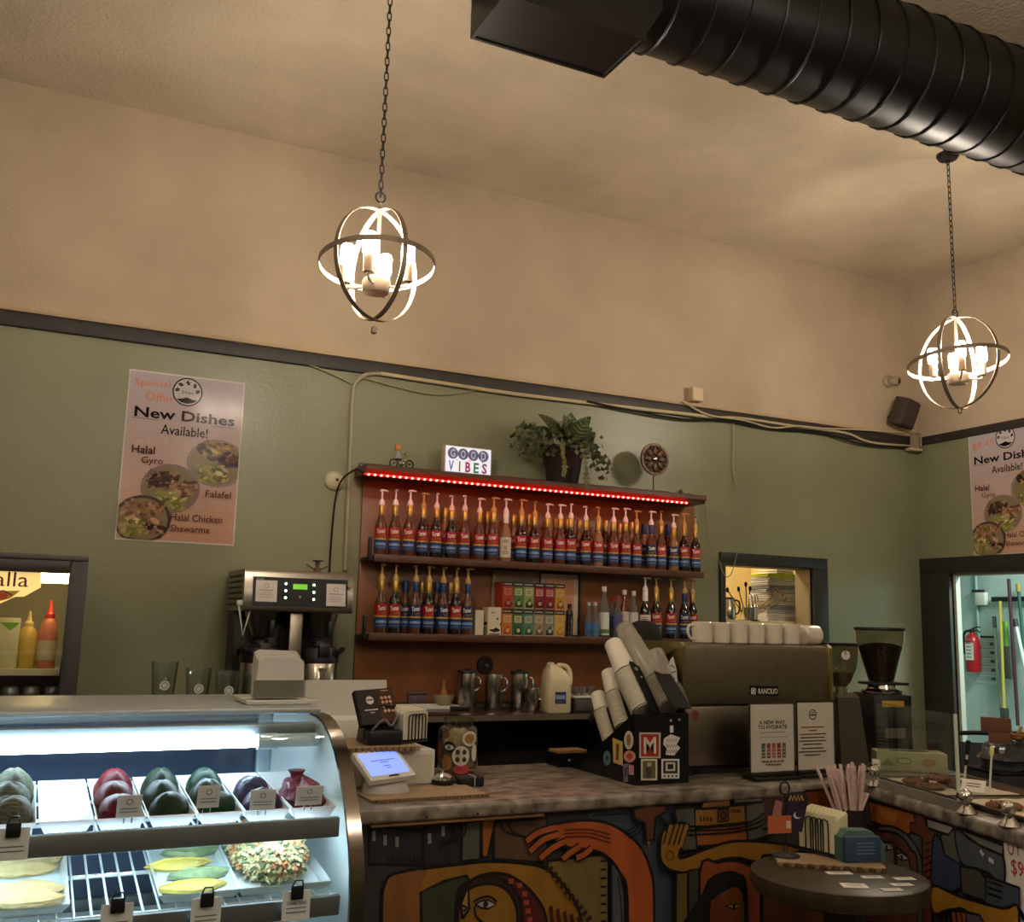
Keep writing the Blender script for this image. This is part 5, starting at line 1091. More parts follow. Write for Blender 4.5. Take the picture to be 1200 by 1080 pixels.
un = ux.normalized(); vn = vx-un*vx.dot(un); h_ = vn.length; sk = vx.dot(un)
P.v = vx.normalized(); h_ = vx.length; P.n = nx
SCR = mat('lit_screen', (150, 176, 240), .3, emit=.5, ecol=(120, 150, 245))
P.rect(w_*.07, h_*.14, w_*.93, h_*.93, SCR); TXT = (70, 90, 170)
for k, (y, x0, x1) in enumerate(((.62, .25, .8), (.55, .42, .62), (.42, .45, .6), (.34, .5, .6))): P.rect(w_*x0, h_*y, w_*x1, h_*(y+.02), TXT)
P.rect(w_*.42, h_*.05, w_*.64, h_*.1, (20, 20, 22)); P.done('screen', t)
ctr = lz(BL+ux*.5+vx*.42); obj('base', loft([[(ctr.x+.075*cos(a), ctr.y-.01+.055*sin(a), 0) for a in [2*pi*k/16 for k in range(16)]], [(ctr.x+.07*cos(a), ctr.y-.005+.05*sin(a), .02) for a in [2*pi*k/16 for k in range(16)]], [(ctr.x+.05*cos(a), ctr.y+.03*sin(a), ctr.z-.03+.03*sin(a)*.6) for a in [2*pi*k/16 for k in range(16)]]]), mat('grey_white_base', (170, 166, 160), .45), t)
# white cash drawer with a wood board on it
p1 = at(516, 906, Y=3.06); ztp = at(516, 880, Y=3.06).z; t = thing('cash_drawer', 'white cash drawer box under the wooden board by the till', 'cash drawer', (p1.x-.15, 3.25, Zc))
hh = ztp-Zc
obj('drawer_body', G().rbox(-.15, .15, -.14, .14, 0, hh, .004), WHITE, t); obj('drawer_front', G().rbox(-.14, .14, -.145, -.141, .012, hh-.012, .002, 1), mat('drawer_front_white', (190, 186, 172), .45), t)
zb_ = ztp+.001; p2 = at(494, 880, Y=3.08)
t = thing('wooden_board', 'light wooden board lying on the white cash drawer', 'board', (p2.x-.14, 3.2, zb_)); obj('plank', G().rbox(-.15, .14, -.11, .15, 0, .014, .002, 1), CARD, t)
g = G()
for k in range(14): g.cyl((-.145+.02*k, -.112, .0005), (-.145+.02*k, -.112, .0135), .0095, seg=8)
obj('scalloped_edge', g, mat('card_edge', (128, 100, 66), .7), t, kind='stuff'); Zb = zb_+.0145
# customer display with keypad
t = thing('card_terminal', 'dark tilted customer screen with round logo on a black stand', 'screen', (at(438, 868, Z=Zb).x, 3.2, Zb))
TL = at(415, 809, Y=3.2); TR = at(459, 805.5, Y=3.24); BL = at(424, 850, Y=3.13); ux = TR-TL; vx = TL-BL; nx = ux.cross(vx).normalized()
obj('screen_slab', slab4(BL, ux, vx, nx, .018), mat('brown_black_bezel', (40, 34, 34), .25), t, smooth=0)
P = Print(lz(BL), ux, vx, .25); P.v = vx.normalized(); P.n = nx; w_, h_ = ux.length, vx.length
P.rect(w_*.55, h_*.03, w_*.97, h_*.97, (74, 48, 40)); P.rect(w_*.03, h_*.03, w_*.55, h_*.97, (50, 44, 46)); P.ell(w_*.34, h_*.68, w_*.1, w_*.1, (214, 206, 200)); P.rect(w_*.26, h_*.67, w_*.42, h_*.71, (60, 54, 54)); P.rect(w_*.15, h_*.39, w_*.5, h_*.42, (206, 200, 196)); P.rect(w_*.28, h_*.31, w_*.4, h_*.34, (170, 160, 156))
for r in range(4):
    for c_ in range(3): P.ell(w_*(.66+.1*c_), h_*(.72-.13*r), .006, .006, (196, 160, 140), 8)
P.rect(w_*.65, h_*.9, w_*.85, h_*.93, (170, 140, 126)); P.done('screen_print', t)
ctr = lz(BL+ux*.5+vx*.35-nx*.02)
obj('stand', G().prism([(-.05, 0), (.06, 0), (.055, .012), (ctr.y+.02, ctr.z+.03), (ctr.y-.005, ctr.z+.03), (-.02, .012)], 'X', -.055, .045), BLACK, t, smooth=0); obj('reader_block', G().rbox(-.055, .06, -.075, -.03, .0, .045, .006), BLACK, t)
obj('cable_twist', G().tube(smoothpath([(-.04, -.06, .046), (-.01, -.08, .08), (.02, -.07, .06), (.045, -.06, .09), (.05, -.05, .05)], 5), .004, 6), mat('grey_cable', (120, 110, 104), .5), t)
# white monitor slab of the till seen from behind
XA_, XB_ = at(352, 830, Y=3.42).x, at(461, 830, Y=3.42).x; ztop = at(420, 798, Y=3.45).z
t = thing('till_monitor', 'large white till monitor seen from behind beside the display case', 'monitor', ((XA_+XB_)/2, 3.475, Zc))
hw = (XB_-XA_)/2; h = ztop-Zc
obj('screen_back', G().prism([(.0, .06), (.022, .06), (.052, h-.005), (.046, h), (.03, h)], 'X', -hw, hw), WHITE, t); obj('rear_hump', G().prism([(-.06, .06), (-.001, .06), (.016, h*.62), (-.03, h*.58)], 'X', -hw*.45, hw*.8), mat('hump_white', (216, 212, 206), .45), t); obj('foot', G().rbox(-.13, .13, -.05, .04, 0, .025, .006).rbox(-.04, .04, -.02, .02, .024, .07, .005), mat('till_grey', (150, 148, 144), .45), t)
# wire napkin rack: white napkins between wire arches
def napkin_rack(loc, rz, label, L, D, H, nm='white_napkins', col=(208, 202, 186)):
    t = thing('napkin_holder', label, 'napkin holder', loc, rz, 'wire napkin holders')
    m = mat(nm, col, .75); n = 5
    for k in range(n): obj('napkin_stack', G().prism([(-L/2+.004, .012), (L/2-.004, .012), (L/2-.002, H*.9+.004*k), (L/2-.012, H+.002*k), (-L/2+.012, H*.97+.004*k), (-L/2+.002, H*.88+.004*k)], 'Y', -D/2+k*D/n, -D/2+(k+.96)*D/n), m, t)
    for s_ in (-1, 1):
        for k in range(4):
            x = -L/2+L*(.22+.13*k); obj('wire_arch', G().tube(smoothpath([(x, s_*(D/2+.004), .0045), (x, s_*(D/2+.005), H*.75), (x+.008, s_*(D/2+.005), H*.86), (x+.02, s_*(D/2+.005), H*.86), (x+.028, s_*(D/2+.005), H*.75), (x+.028, s_*(D/2+.004), .0045)], 4), .0022, 6), BLACK, t)
    obj('wire_base', G().tube([(-L/2, -D/2-.004, .0035), (L/2, -D/2-.004, .0035), (L/2, D/2+.004, .0035), (-L/2, D/2+.004, .0035)], .003, 6, closed=True).box(-L/2, L/2, -D/2, D/2, .001, .011), BLACK, t)
    return t
p = at(481, 870, Z=Zb); napkin_rack((p.x+.0, p.y+.03, Zb), .35, 'wire holder of white napkins behind the dark customer screen', .11, .075, .105)
# glass tip jar with stickers
p = K(541, 907); t = thing('sticker_jar', 'large glass jar covered in round stickers on the counter', 'jar', (p.x, p.y+.04, Zc), -.4)
r = .072; hj = at(541, 841, Y=p.y+.04).z-Zc
obj('jar_glass', G().lathe([(r*.92, .0), (r, .012), (r, hj*.72), (r*.93, hj*.82), (r*.72, hj*.87), (r*.72, hj*.93), (r*.76, hj*.95), (r*.76, hj), (r*.7, hj), (r*.68, hj*.86), (r*.9, hj*.76), (r*.95, .02), (0, .012)], 26), pane('jar_glass_wall', (240, 238, 228), 2.0), t)
obj('paper_notes', blob(r*.84, r*.84, .085, 31, .12, 20, 12, fr=4).move(0, 0, .016), mat('crumpled_notes', (150, 142, 116), .8, c2=(188, 178, 150), scale=30, bump=1, bscale=40), t)
r2 = r+.0012; SC_ = dict(w=(206, 200, 190), d=(60, 50, 44), b=(92, 120, 150), r=(176, 60, 70), t=(150, 110, 60), m=(110, 60, 44), k=(24, 24, 28))
def stk(*els):
    g = G(); ms_ = []
    for n, (a0, z0, rx, ry, c) in enumerate(els):
        if c not in ms_: ms_.append(c)
        g.add(cylmap([(a0*r2+rx*cos(2*pi*i/14), z0+ry*sin(2*pi*i/14)) for i in range(14)], r2+.0005*min(n, 2), 0), [tuple(range(14))], ms_.index(c))
    obj('sticker', g, [paint(SC_[c]) for c in ms_], t, smooth=0, fix=False)
stk((.15, hj*.35, .031, .034, 'w'), *[(.15+dx/r2, hj*.35+dz, .008, .009, 'd') for dx, dz in ((-.012, .013), (.012, .013), (-.012, -.012), (.012, -.012))])
stk((.6, hj*.66, .03, .026, 'w'), (.6, hj*.66, .021, .016, 't')); stk((-.45, hj*.5, .024, .02, 'k'), (-.45, hj*.5, .018, .009, 'w'), (-.45, hj*.5, .007, .007, 'b'))
for e in ((-.6, hj*.72, .013, .012, 'm'), (.2, hj*.11, .03, .016, 'r'), (.9, hj*.4, .014, .03, 'w'), (-.55, hj*.22, .02, .026, 't'), (-1.1, hj*.4, .02, .04, 'm')): stk(e)
# bell, cord pouch, black wallet
p = K(523, 924); t = thing('service_bell', 'small chrome topped black service bell on the counter mat', 'bell', (p.x, p.y+.03, Zm)); obj('bell_base', G().lathe([(.034, 0), (.036, .006), (.034, .014), (0, .014)], 22), BLACK, t); obj('bell_dome', G().lathe([(.032, .015), (.03, .024), (.02, .033), (.006, .037), (0, .037)], 22), CHROME, t); obj('button', G().lathe([(.005, .037), (.005, .043), (0, .044)], 10), CHROME, t)
p = K(493, 923); t = thing('cord_pouch', 'dark bundled cord pouch tied with string left of the bell', 'pouch', (p.x, p.y+.04, Zm)); obj('pouch', G().rbox(-.048, .048, -.03, .03, 0, .034, .012, 3), mat('navy_pouch', (28, 30, 42), .6), t); obj('string', G().tube([(0, -.031, 0.002), (0, -.031, .033), (0, .031, .035), (0, .031, .002)], .0018, 5), WHITE, t); obj('loose_wire', G().tube(smoothpath([(-.02, 0, .034), (.0, .01, .06), (.03, 0, .04), (.045, -.01, .065)], 5), .002, 5), DARK, t)
p = K(546, 921); t = thing('cord_box', 'flat black tied box at the foot of the sticker jar', 'box', (p.x+.01, p.y+.0, Zc)); obj('box_body', G().rbox(-.045, .045, -.025, .025, 0, .032, .006), BLACK, t); obj('string', G().tube([(.01, -.026, .002), (.01, -.026, .033), (.01, .026, .033)], .0016, 5), WHITE, t)
# ================================================================== cup organiser
ox0, ox1 = 1.893, 2.115; oy0, oy1 = 2.94, 3.40; zp = at(775, 836, Y=oy0).z
t = thing('cup_organizer', 'black tiered cup and lid organizer covered in stickers on the counter', 'organizer', ((ox0+ox1)/2, oy0, Zc))
ORGB = mat('black_acrylic', (16, 17, 18), .25, spec=.5)
part('front_panel', G().rbox(ox0, ox1, oy0, oy0+.012, Zc, zp, .002, 1), ORGB, t)
zl_ = at(700, 893, X=ox0).z
part('side_panel', G().prism([(oy0+.013, Zc), (oy1, Zc), (oy1, Zc+.05), (3.27, Zc+.065), (3.13, Zc+.13), (oy0+.013, zp)], 'X', ox0, ox0+.008), ORGB, t, smooth=0)
part('side_panel', G().prism([(oy0+.013, Zc), (oy1, Zc), (oy1, Zc+.06), (3.3, Zc+.14), (3.22, zp+.19), (3.12, zp+.22), (3.04, zp+.12), (oy0+.013, zp)], 'X', ox1-.008, ox1), ORGB, t, smooth=0)
part('base_board', G().box(ox0+.009, ox1-.009, oy0+.013, oy1, Zc, Zc+.01), ORGB, t)
CUPM = mat('white_paper_cup', (216, 208, 192), .6); LIDM = mat('translucent_lid', (222, 214, 200), .12, trans=.7, spec=.5, ior=1.2)
def stack(pb, Yb_, pt_, X, rr, re, pitch, m, label, rim_frac, tab=True, dome=False, txt=None):
    b = at(pb[0], pb[1], X=X); c = at(pt_[0], pt_[1], X=X)
    ax = (c-b); L_ = ax.length; ax.normalize()
    s = thing('cup_stack', label, 'cups' if not dome else 'lids', b, 0, 'cup stacks in the organizer')
    qr = Vector((0, 0, 1)).rotation_difference(ax); s.rotation_mode = 'QUATERNION'; s.rotation_quaternion = qr
    n = int(L_*rim_frac/pitch); body = L_-n*pitch
    lip = [(rr-.002, 0), (rr+.003, .001), (rr+.0035, .004), (rr+.001, .006), (rr-.002, .0072)]
    cup = mesh('cup_rim', G().lathe(lip, 22, cap=False), m)
    for k in range(n): obj('cup_rim', cup, None, s, loc=(0, 0, k*pitch))
    obj('end_cup', G().lathe(lip[1:4]+[(rr-.001, .008), (re+.001, body-.004), (re-.002, body), (re-.006, body-.003), (0, body-.005)], 24, (0, 0, n*pitch), cap=False), m, s)
    obj('inner_cups', G().lathe([(rr-.0065, -.002), (rr-.0065, n*pitch)], 20), m, s)
    return b, c, ax
sd = [((718, 868), (700, 812), 1.905+.04, .033, .025, 'lowest leaning stack of white paper cups in the organizer', .62),
      ((733, 850), (713, 786), 1.905+.055, .037, .028, 'middle leaning stack of white paper cups in the organizer', .6),
      ((754, 832), (718, 753), 1.905+.07, .043, .032, 'tallest leaning stack of white paper cups in the organizer', .55)]
for pb, pt_, X, rr, re, lb, fr in sd:
    b, c, ax = stack(pb, 0, pt_, X, rr, re, .0075, CUPM, lb, fr)
    pn = Vector((0, -ax.z, ax.y)); o = b+pn*(rr+.006)+Vector((.006, 0, 0)); hw = .017; Lt = (c-b).length*.55
    g = G(); cs = [o+Vector((-hw, 0, 0))-ax*.05, o+Vector((hw, 0, 0))-ax*.05, o+Vector((hw, 0, 0))+ax*Lt*.9, o+Vector((hw*.5, 0, 0))+ax*Lt*.92, o+Vector((.0, 0, 0))+ax*Lt*1.02, o+Vector((-hw*.8, 0, 0))+ax*Lt*1.04, o+Vector((-hw, 0, 0))+ax*Lt*.97]
    part('slot_tab', g.add(cs+[p+pn*.005 for p in cs], [tuple(range(7))[::-1], tuple(range(7, 14))]+[(i, (i+1) % 7, 7+(i+1) % 7, 7+i) for i in range(7)]), ORGB, t, smooth=0)
    P = Print(o+pn*.0052-t.location, ax, Vector((-1, 0, 0)), .4); P.n = pn
    if rr > .045: P.text('HOT', Lt*.72, 0, .018, (120, 130, 124), .05); P.text('CUPS', Lt*.35, 0, .018, (40, 110, 92), .055)
    else: P.ell(Lt*.82, .002, .009, .008, (92, 100, 96), 12); P.ell(Lt*.6, -.004, .005, .005, (120, 128, 122), 10)
    P.done('tab_print', t)
b, c, ax = stack((784, 828), 0, (731, 735), 2.05, .046, .034, .0085, LIDM, 'long leaning stack of clear plastic cups behind the paper cups', .3, dome=True)
pn = Vector((0, -ax.z, ax.y)); o = b+pn*.054; cs = [o+Vector((-.04, 0, 0))-ax*.06, o+Vector((.035, 0, 0))-ax*.06, o+Vector((.03, 0, 0))+ax*.1, o+Vector((-.005, 0, 0))+ax*.1, o+Vector((-.03, 0, 0))+ax*.115]
part('slot_tab', G().add(cs+[p+pn*.005 for p in cs], [tuple(range(5))[::-1], tuple(range(5, 10))]+[(i, (i+1) % 5, 5+(i+1) % 5, 5+i) for i in range(5)]), ORGB, t, smooth=0)
b, c, ax = stack((793, 828), 0, (767, 764), 2.10, .043, .032, .0085, LIDM, 'short leaning stack of clear plastic cups beside the espresso machine', .3, dome=True)
# stickers, each its own part
def qo(x, y): v = at(x, y, Y=oy0); return (v.x-ox0, v.z)
def NS(): P = Print((ox0, oy0, 0), (1, 0, 0), (0, 0, 1), .45); P.O -= t.location; return P
def orect(P, x0, y0, x1, y1, c): P.poly([qo(x0, y0), qo(x1, y0), qo(x1, y1), qo(x0, y1)], c)
P = NS(); orect(P, 749, 858, 774, 888, (190, 170, 160)); orect(P, 751, 860, 772, 886, (150, 50, 46)); P.text('M', *qo(761.5, 873), .055, (206, 190, 176), .05, bold=.02); P.done('sticker', t)
P = NS(); orect(P, 751, 889, 770, 914, (206, 196, 176)); orect(P, 753, 891, 768, 912, (92, 92, 64)); P.ell(*qo(760, 902), .012, .026, (64, 62, 56)); orect(P, 758, 893, 763, 898, (170, 160, 130)); P.done('sticker', t)
P = NS(); orect(P, 775, 889, 796, 912, (214, 210, 204)); orect(P, 777, 891, 794, 906, (50, 48, 48)); orect(P, 780, 893, 791, 903, (200, 196, 190)); orect(P, 782, 895, 789, 901, (30, 30, 32))
for k in range(4): P.ell(*qo(778.5+4.6*k, 909), .004, .004, (40, 40, 42), 8)
P.done('sticker', t); P = NS(); P.poly([qo(778, 865), qo(786, 860), qo(797, 864), qo(793, 872), qo(797, 876), qo(790, 885), qo(780, 884), qo(781, 876), qo(777, 872)], (206, 204, 200))
for k in range(3): P.stroke([qo(781+j*1.5, 867+6.5*k+(2 if j % 2 else -1.5)) for j in range(9)], .003, (30, 30, 32))
P.done('sticker', t); P = NS(); orect(P, 785, 850, 789, 858, (214, 212, 208)); P.done('sticker', t)
for x, y in ((796, 843), (786, 844)): P = NS(); P.ell(*qo(x, y), .005, .004, (190, 190, 190), 8); P.done('sticker', t)
def qs(x, y): v = at(x, y, X=ox0); return (oy1-v.y, v.z)
def SS(): P = Print((ox0, oy1, 0), (0, -1, 0), (0, 0, 1), .45); P.O -= t.location; return P
def el(x, y, rx, ry): return [qs(x+rx*cos(2*pi*i/18), y+ry*sin(2*pi*i/18)) for i in range(18)]
for pols in ([(el(711.5, 888, 4.5, 9), (90, 116, 122)), (el(711.5, 888, 1.5, 3), (40, 50, 54))], [([qs(718, 864), qs(730, 869), qs(730, 897), qs(719, 893)], (206, 178, 100)), ([qs(722, 871), qs(726, 872), qs(725, 891), qs(722, 890)], (110, 70, 40))],
             [(el(737, 867, 5.5, 11), (206, 200, 184)), (el(737, 867, 2.5, 7), (150, 110, 60))], [(el(738, 886, 7, 7), (206, 150, 140)), (el(738, 886, 3.5, 4), (186, 70, 50))], [([qs(730, 895), qs(736, 894), qs(736, 916), qs(731, 916)], (120, 110, 130)), ([qs(732, 899), qs(735, 899), qs(735, 910), qs(732, 910)], (70, 60, 80))], [([qs(737, 895), qs(743, 897), qs(743, 908), qs(737, 907)], (196, 140, 150))]):
    P = SS()
    for pts, c in pols: P.poly(pts, c)
    P.done('sticker', t)
# white line-art sticker on the tall right partition
XQ = ox1-.008
P = Print((XQ, oy1, 0), (0, -1, 0), (0, 0, 1), .45); P.O -= t.location
def qx(x, y): v = at(x, y, X=XQ); return (oy1-v.y, v.z)
P.poly([qx(*p) for p in ((786, 772), (789, 769), (791, 777), (793, 784), (794, 797), (792, 802), (788, 799), (787, 792), (783, 788), (783, 780))], (206, 206, 202))
for a_ in (((785, 781), (788, 779), (791, 783)), ((785, 786), (789, 788), (792, 786)), ((789, 792), (791, 795), (790, 799))): P.stroke([qx(*p) for p in a_], .004, (30, 30, 32))
P.done('sticker', t)
# sweetener caddy
p = at(675, 899, Z=ZCT); s = thing('packet_caddy', 'low black caddy of brown sugar packets left of the cup organizer', 'caddy', (p.x, p.y+.06, Zc), .0)
obj('caddy_base', G().rbox(-.07, .07, -.05, .05, 0, .006, .002, 1), ORGB, s)
for bb in ((-.07, .07, -.05, -.046, .0065, .05), (-.07, .07, .046, .05, .0065, .05), (-.07, -.066, -.0455, .0455, .0065, .05), (.066, .07, -.0455, .0455, .0065, .05)): obj('caddy_wall', G().box(*bb), ORGB, s, smooth=0)
pk = mesh('sugar_packet', G().rbox(-.0025, .0025, -.04, .04, 0, .05, .001, 1), mat('brown_packet', (150, 116, 64), .7, var=.2))
for k in range(18): obj('sugar_packet', pk, None, s, loc=(-.06+.007*k, 0, .0095), rot=(0, random.uniform(-.1, .1), 0))
P = Print((0, -.05, 0), (1, 0, 0), (0, 0, 1)); P.rect(-.03, .022, .01, .03, (120, 130, 160)); P.done('caddy_mark', s)

# ================================================================== espresso machine
ex0, ex1, ey0, ey1, ez0, ez1 = 2.158, 2.868, 3.05, 3.38, .955, 1.39
t = thing('espresso_machine', 'wide stainless espresso machine seen from its back on the counter', 'espresso machine', ((ex0+ex1)/2, (ey0+ey1)/2, Zc))
ESS = mat('satin_steel', (138, 128, 112), .34, 1, var=.06, scale=4, stretch=(60, 60, 1)); zm = 1.165
part('upper_shell', G().prism([(ey0+.01, zm), (ey0, zm+.01), (ey0, ez1-.02), (ey0+.006, ez1-.006), (ey0+.02, ez1), (ey1, ez1), (ey1, zm)], 'X', ex0+.014, ex1-.014), ESS, t)
part('lower_shell', G().rbox(ex0+.02, ex1-.02, ey0+.008, ey1-.12, ez0, zm-.001, .004), ESS, t)
part('group_bay', G().rbox(ex0+.03, ex1-.03, ey1-.119, ey1, ez0, ez0+.08, .004), BLACK, t)
for X in (ex0, ex1-.013): part('side_cheek', G().prism([(ey0-.012, ez0+.02), (ey0-.016, zm), (ey0-.012, ez1-.008), (ey0+.004, ez1+.006), (ey1+.01, ez1+.006), (ey1+.01, ez0+.02)], 'X', X, X+.013), mat('polished_cheek', (200, 186, 140), .2, 1), t)
for x in (ex0+.06, ex1-.06):
    for y in (ey0+.05, ey1-.05): part('foot', G().lathe([(.03, Zc), (.028, ez0-.001)], 14, (x, y, 0)), BLACK, t)
part('drip_base', G().rbox(ex0+.03, ex1-.03, ey0+.02, ey1, ez0-.016, ez0-.0015, .003), BLACK, t)
for k in range(2): part('group_head', G().lathe([(.04, 0), (.045, .02), (.045, .07)], 18, (ex0+.2+.3*k, ey1-.06, zm-.08)), CHROME, t)
P = Print((0, ey0, 0), (1, 0, 0), (0, 0, 1), .3, base=.001); P.O -= t.location
def qe(x, y): v = at(x, y, Y=ey0); return (v.x, v.z)
P.poly([qe(878, 803), qe(912, 804), qe(912, 815), qe(878, 814)], (16, 16, 17)); P.text('RANCILIO', *qe(899.8, 809.6), .02, (220, 218, 212), qe(911, 809)[0]-qe(888.5, 809)[0], bold=.01)
for a, b in (((880, 806), (885, 813)), ((885, 806), (880, 813))): P.stroke([qe(*a), qe(*b)], .004, (220, 218, 212))
P.ring(*qe(882.5, 809.5), .011, .003, (220, 218, 212), 12); P.done('name_plate', t)
P = Print((0, ey0+.008, 0), (1, 0, 0), (0, 0, 1), .5); P.O -= t.location; P.ell(*qe(816, 838), .017, .019, (120, 62, 50)); P.done('red_sticker', t)
MUG = mat('white_glazed_mug', (206, 198, 180), .12, spec=.6)
mug_b = mesh('mug_body', G().lathe([(.030, 0), (.037, .005), (.0395, .03), (.0395, .078), (.0375, .08), (.0365, .077), (.0365, .012), (0, .01)], 24), MUG)
mug_h = mesh('mug_handle', G().tube(smoothpath([(.037, 0, .066), (.058, 0, .066), (.066, 0, .045), (.056, 0, .022), (.037, 0, .016)], 5), .0055, 8), MUG)
for i, px in enumerate((823, 843.5, 864, 884.5, 905, 925.5)):
    p = at(px, 754, Y=3.115); m_ = thing('coffee_mug', 'white mug on the espresso machine, %s from the left in the row' % ORD[i], 'mug', (p.x, 3.115, ez1+.0005), pi if i == 0 else 2.2+.2*i, 'white mugs on the espresso machine')
    obj('mug_body', mug_b, None, m_); obj('mug_handle', mug_h, None, m_, rot=(0, 0, 0))
    if i == 1: m_.rotation_euler[2] = 1.2
p = at(948, 756, Y=3.12); m_ = thing('coffee_mug', 'white mug lying on its side at the right end of the espresso machine', 'mug', (p.x-.035, 3.12, ez1+.0402), 0, 'white mugs on the espresso machine', rot=(0, pi/2, .1))
obj('mug_body', mug_b, None, m_); obj('mug_handle', mug_h, None, m_, rot=(0, 0, pi/2+.6))

# ================================================================== two acrylic sign holders
ACR = pane('acrylic', (250, 250, 248), 1.0)
def sign(px0, px1, pyt, pyb, Y, label, draw):
    a = at(px0, pyb, Y=Y); b = at(px1, pyb, Y=Y); tpz = at(px0, pyt, Y=Y).z; W = (b.x-a.x); z0 = Zc
    t = thing('sign_holder', label, 'sign', ((a.x+b.x)/2, Y, z0), 0, 'sign holders before the espresso machine'); H = tpz-z0
    pz = at(px0, pyb, Y=Y).z-z0
    obj('base', G().rbox(-W/2-.006, W/2+.006, -.03, .045, 0, .012, .003).rbox(-W/2-.004, W/2+.004, -.008, .012, .0125, pz-.002, .002), mat('dark_acrylic_base', (30, 27, 24), .3), t)
    obj('paper', G().box(-W/2, W/2, .0, .0008, pz, H-.004), PAPER, t, smooth=0)
    obj('acrylic_sheet', G().box(-W/2-.006, W/2+.006, -.0055, -.0035, .0125, H+.006), ACR, t, smooth=0)
    obj('back_sheet', G().box(-W/2-.006, W/2+.006, .0015, .0035, pz, H+.006), mat('smoked_acrylic', (52, 44, 36), .3), t, smooth=0)
    P = Print((-W/2, 0, pz), (1, 0, 0), (0, 0, 1), .6, base=.0002, step=.0001); draw(P, W, H-.004-pz); P.done('sign_print', t)
def d1(P, W, H):
    P.text('A NEW WAY', W*.5, H*.73, H*.06, (30, 27, 25), W*.62, bold=.03); P.text('TO HYDRATE', W*.5, H*.66, H*.06, (30, 27, 25), W*.68, bold=.03)
    P.rect(W*.2, H*.575, W*.8, H*.585, (110, 100, 92)); P.rect(W*.18, H*.505, W*.86, H*.513, (150, 140, 130))
    for k, c in enumerate(((52, 92, 92), (150, 56, 54), (176, 92, 82), (140, 40, 40), (104, 100, 72))):
        x = W*(.24+.118*k); P.rect(x, H*.2, x+W*.085, H*.42, c)
        for j in range(3): P.rect(x+W*.012, H*(.23+.05*j), x+W*.073, H*(.245+.05*j), (200, 180, 160))
    for y, x0 in ((.14, .24), (.095, .32)):
        for k in range(6): P.rect(W*(x0+(1-2*x0)*k/6), H*y, W*(x0+(1-2*x0)*(k+.75)/6), H*(y+.022), (84, 66, 56))
def d2(P, W, H):
    P.ring(W*.42, H*.82, W*.1, .004, (70, 62, 56), 18); P.rect(W*.34, H*.8, W*.5, H*.825, (70, 62, 56)); P.rect(W*.36, H*.84, W*.48, H*.855, (90, 80, 74))
    for k, (y, x0, x1, c) in enumerate(((.62, .08, .72, 0), (.57, .3, .52, 0), (.515, .04, .42, 0), (.515, .43, .78, 1), (.465, .06, .74, 1), (.415, .02, .78, 1), (.365, .12, .66, 1), (.305, .08, .7, 1), (.255, .0, .78, 1), (.205, .16, .6, 1))): P.rect(W*x0, H*y, W*x1, H*(y+.02), ((150, 84, 70), (84, 76, 70))[c])
sign(880.5, 931, 824, 905, 2.915, 'acrylic sign reading A New Way To Hydrate with five coloured cans', d1)
sign(936, 978, 822, 902, 2.925, 'acrylic sign with a round logo and lines of red and grey text', d2)

# ================================================================== two grinders
p = at(1001, 900, Z=ZCT); t = thing('coffee_grinder', 'grey angular coffee grinder with half empty hopper beside the espresso machine', 'grinder', (p.x, p.y+.06, Zc), -.1)
GRM = mat('grinder_grey', (104, 98, 88), .35, .7)
obj('base', G().rbox(-.075, .085, -.09, .1, 0, .018, .006), GRM, t)
obj('body', loft([[(-.062, -.07, .019), (.07, -.07, .019), (.07, .08, .019), (-.062, .08, .019)], [(-.06, -.055, .27), (.04, -.06, .27), (.045, .06, .27), (-.06, .06, .27)], [(-.05, -.045, .285), (.035, -.05, .285), (.04, .05, .285), (-.05, .05, .285)]]), GRM, t, smooth=20)
P = Print((.002, -.0605, 0), (1, 0, 0), (0, .06, 1), .4, base=.003); P.text('MYTHOS', .015, .175, .012, (60, 54, 48), .04); P.rect(-.002, .15, .032, .16, (60, 54, 48)); P.done('name_print', t)
obj('collar', G().lathe([(.03, .286), (.03, .31), (.026, .312)], 18, (-.008, 0, 0)), CHROME, t)
hop = G().lathe([(.03, .312), (.045, .33), (.066, .38), (.074, .43), (.075, .47)], 24, (-.008, 0, 0), cap=False); obj('hopper', hop, pane('smoky_hopper', (196, 188, 172), 1.6), t, smooth=60)
obj('hopper_lid', G().lathe([(.077, .47), (.079, .474), (.079, .482), (0, .484)], 24, (-.008, 0, 0)), BLACK, t)
obj('beans', G().lathe([(.028, .314), (.043, .332), (.058, .365), (0, .37)], 20, (-.008, 0, 0)), mat('pale_chaff', (128, 112, 92), .8, var=.2, scale=60), t)
g = G(); r2 = .0745; g.add(cylmap([(-.02+.018*cos(2*pi*i/14), .435+.018*sin(2*pi*i/14)) for i in range(14)], r2, 0), [tuple(range(14))], 0); g.add(cylmap([(.036+.012*cos(2*pi*i/14), .442+.012*sin(2*pi*i/14)) for i in range(14)], r2+.0002, 0), [tuple(range(14))], 1)
obj('hopper_sticker', g.move(-.008, 0, 0), [paint((206, 196, 184)), paint((110, 60, 50))], t, smooth=0, fix=False)
p = at(1040, 892, Z=ZCT); t = thing('coffee_grinder', 'tall black coffee grinder with hopper full of dark beans near the doorway', 'grinder', (p.x, p.y+.02, Zc), -.25)
obj('base', G().rbox(-.095, .095, -.12, .11, 0, .03, .008), BLACK, t); obj('body', G().rbox(-.085, .085, -.08, .1, .031, .275, .012), BLACK, t); obj('body_trim', G().rbox(.0855, .091, -.08, .1, .04, .27, .002, 1), CHROME, t)
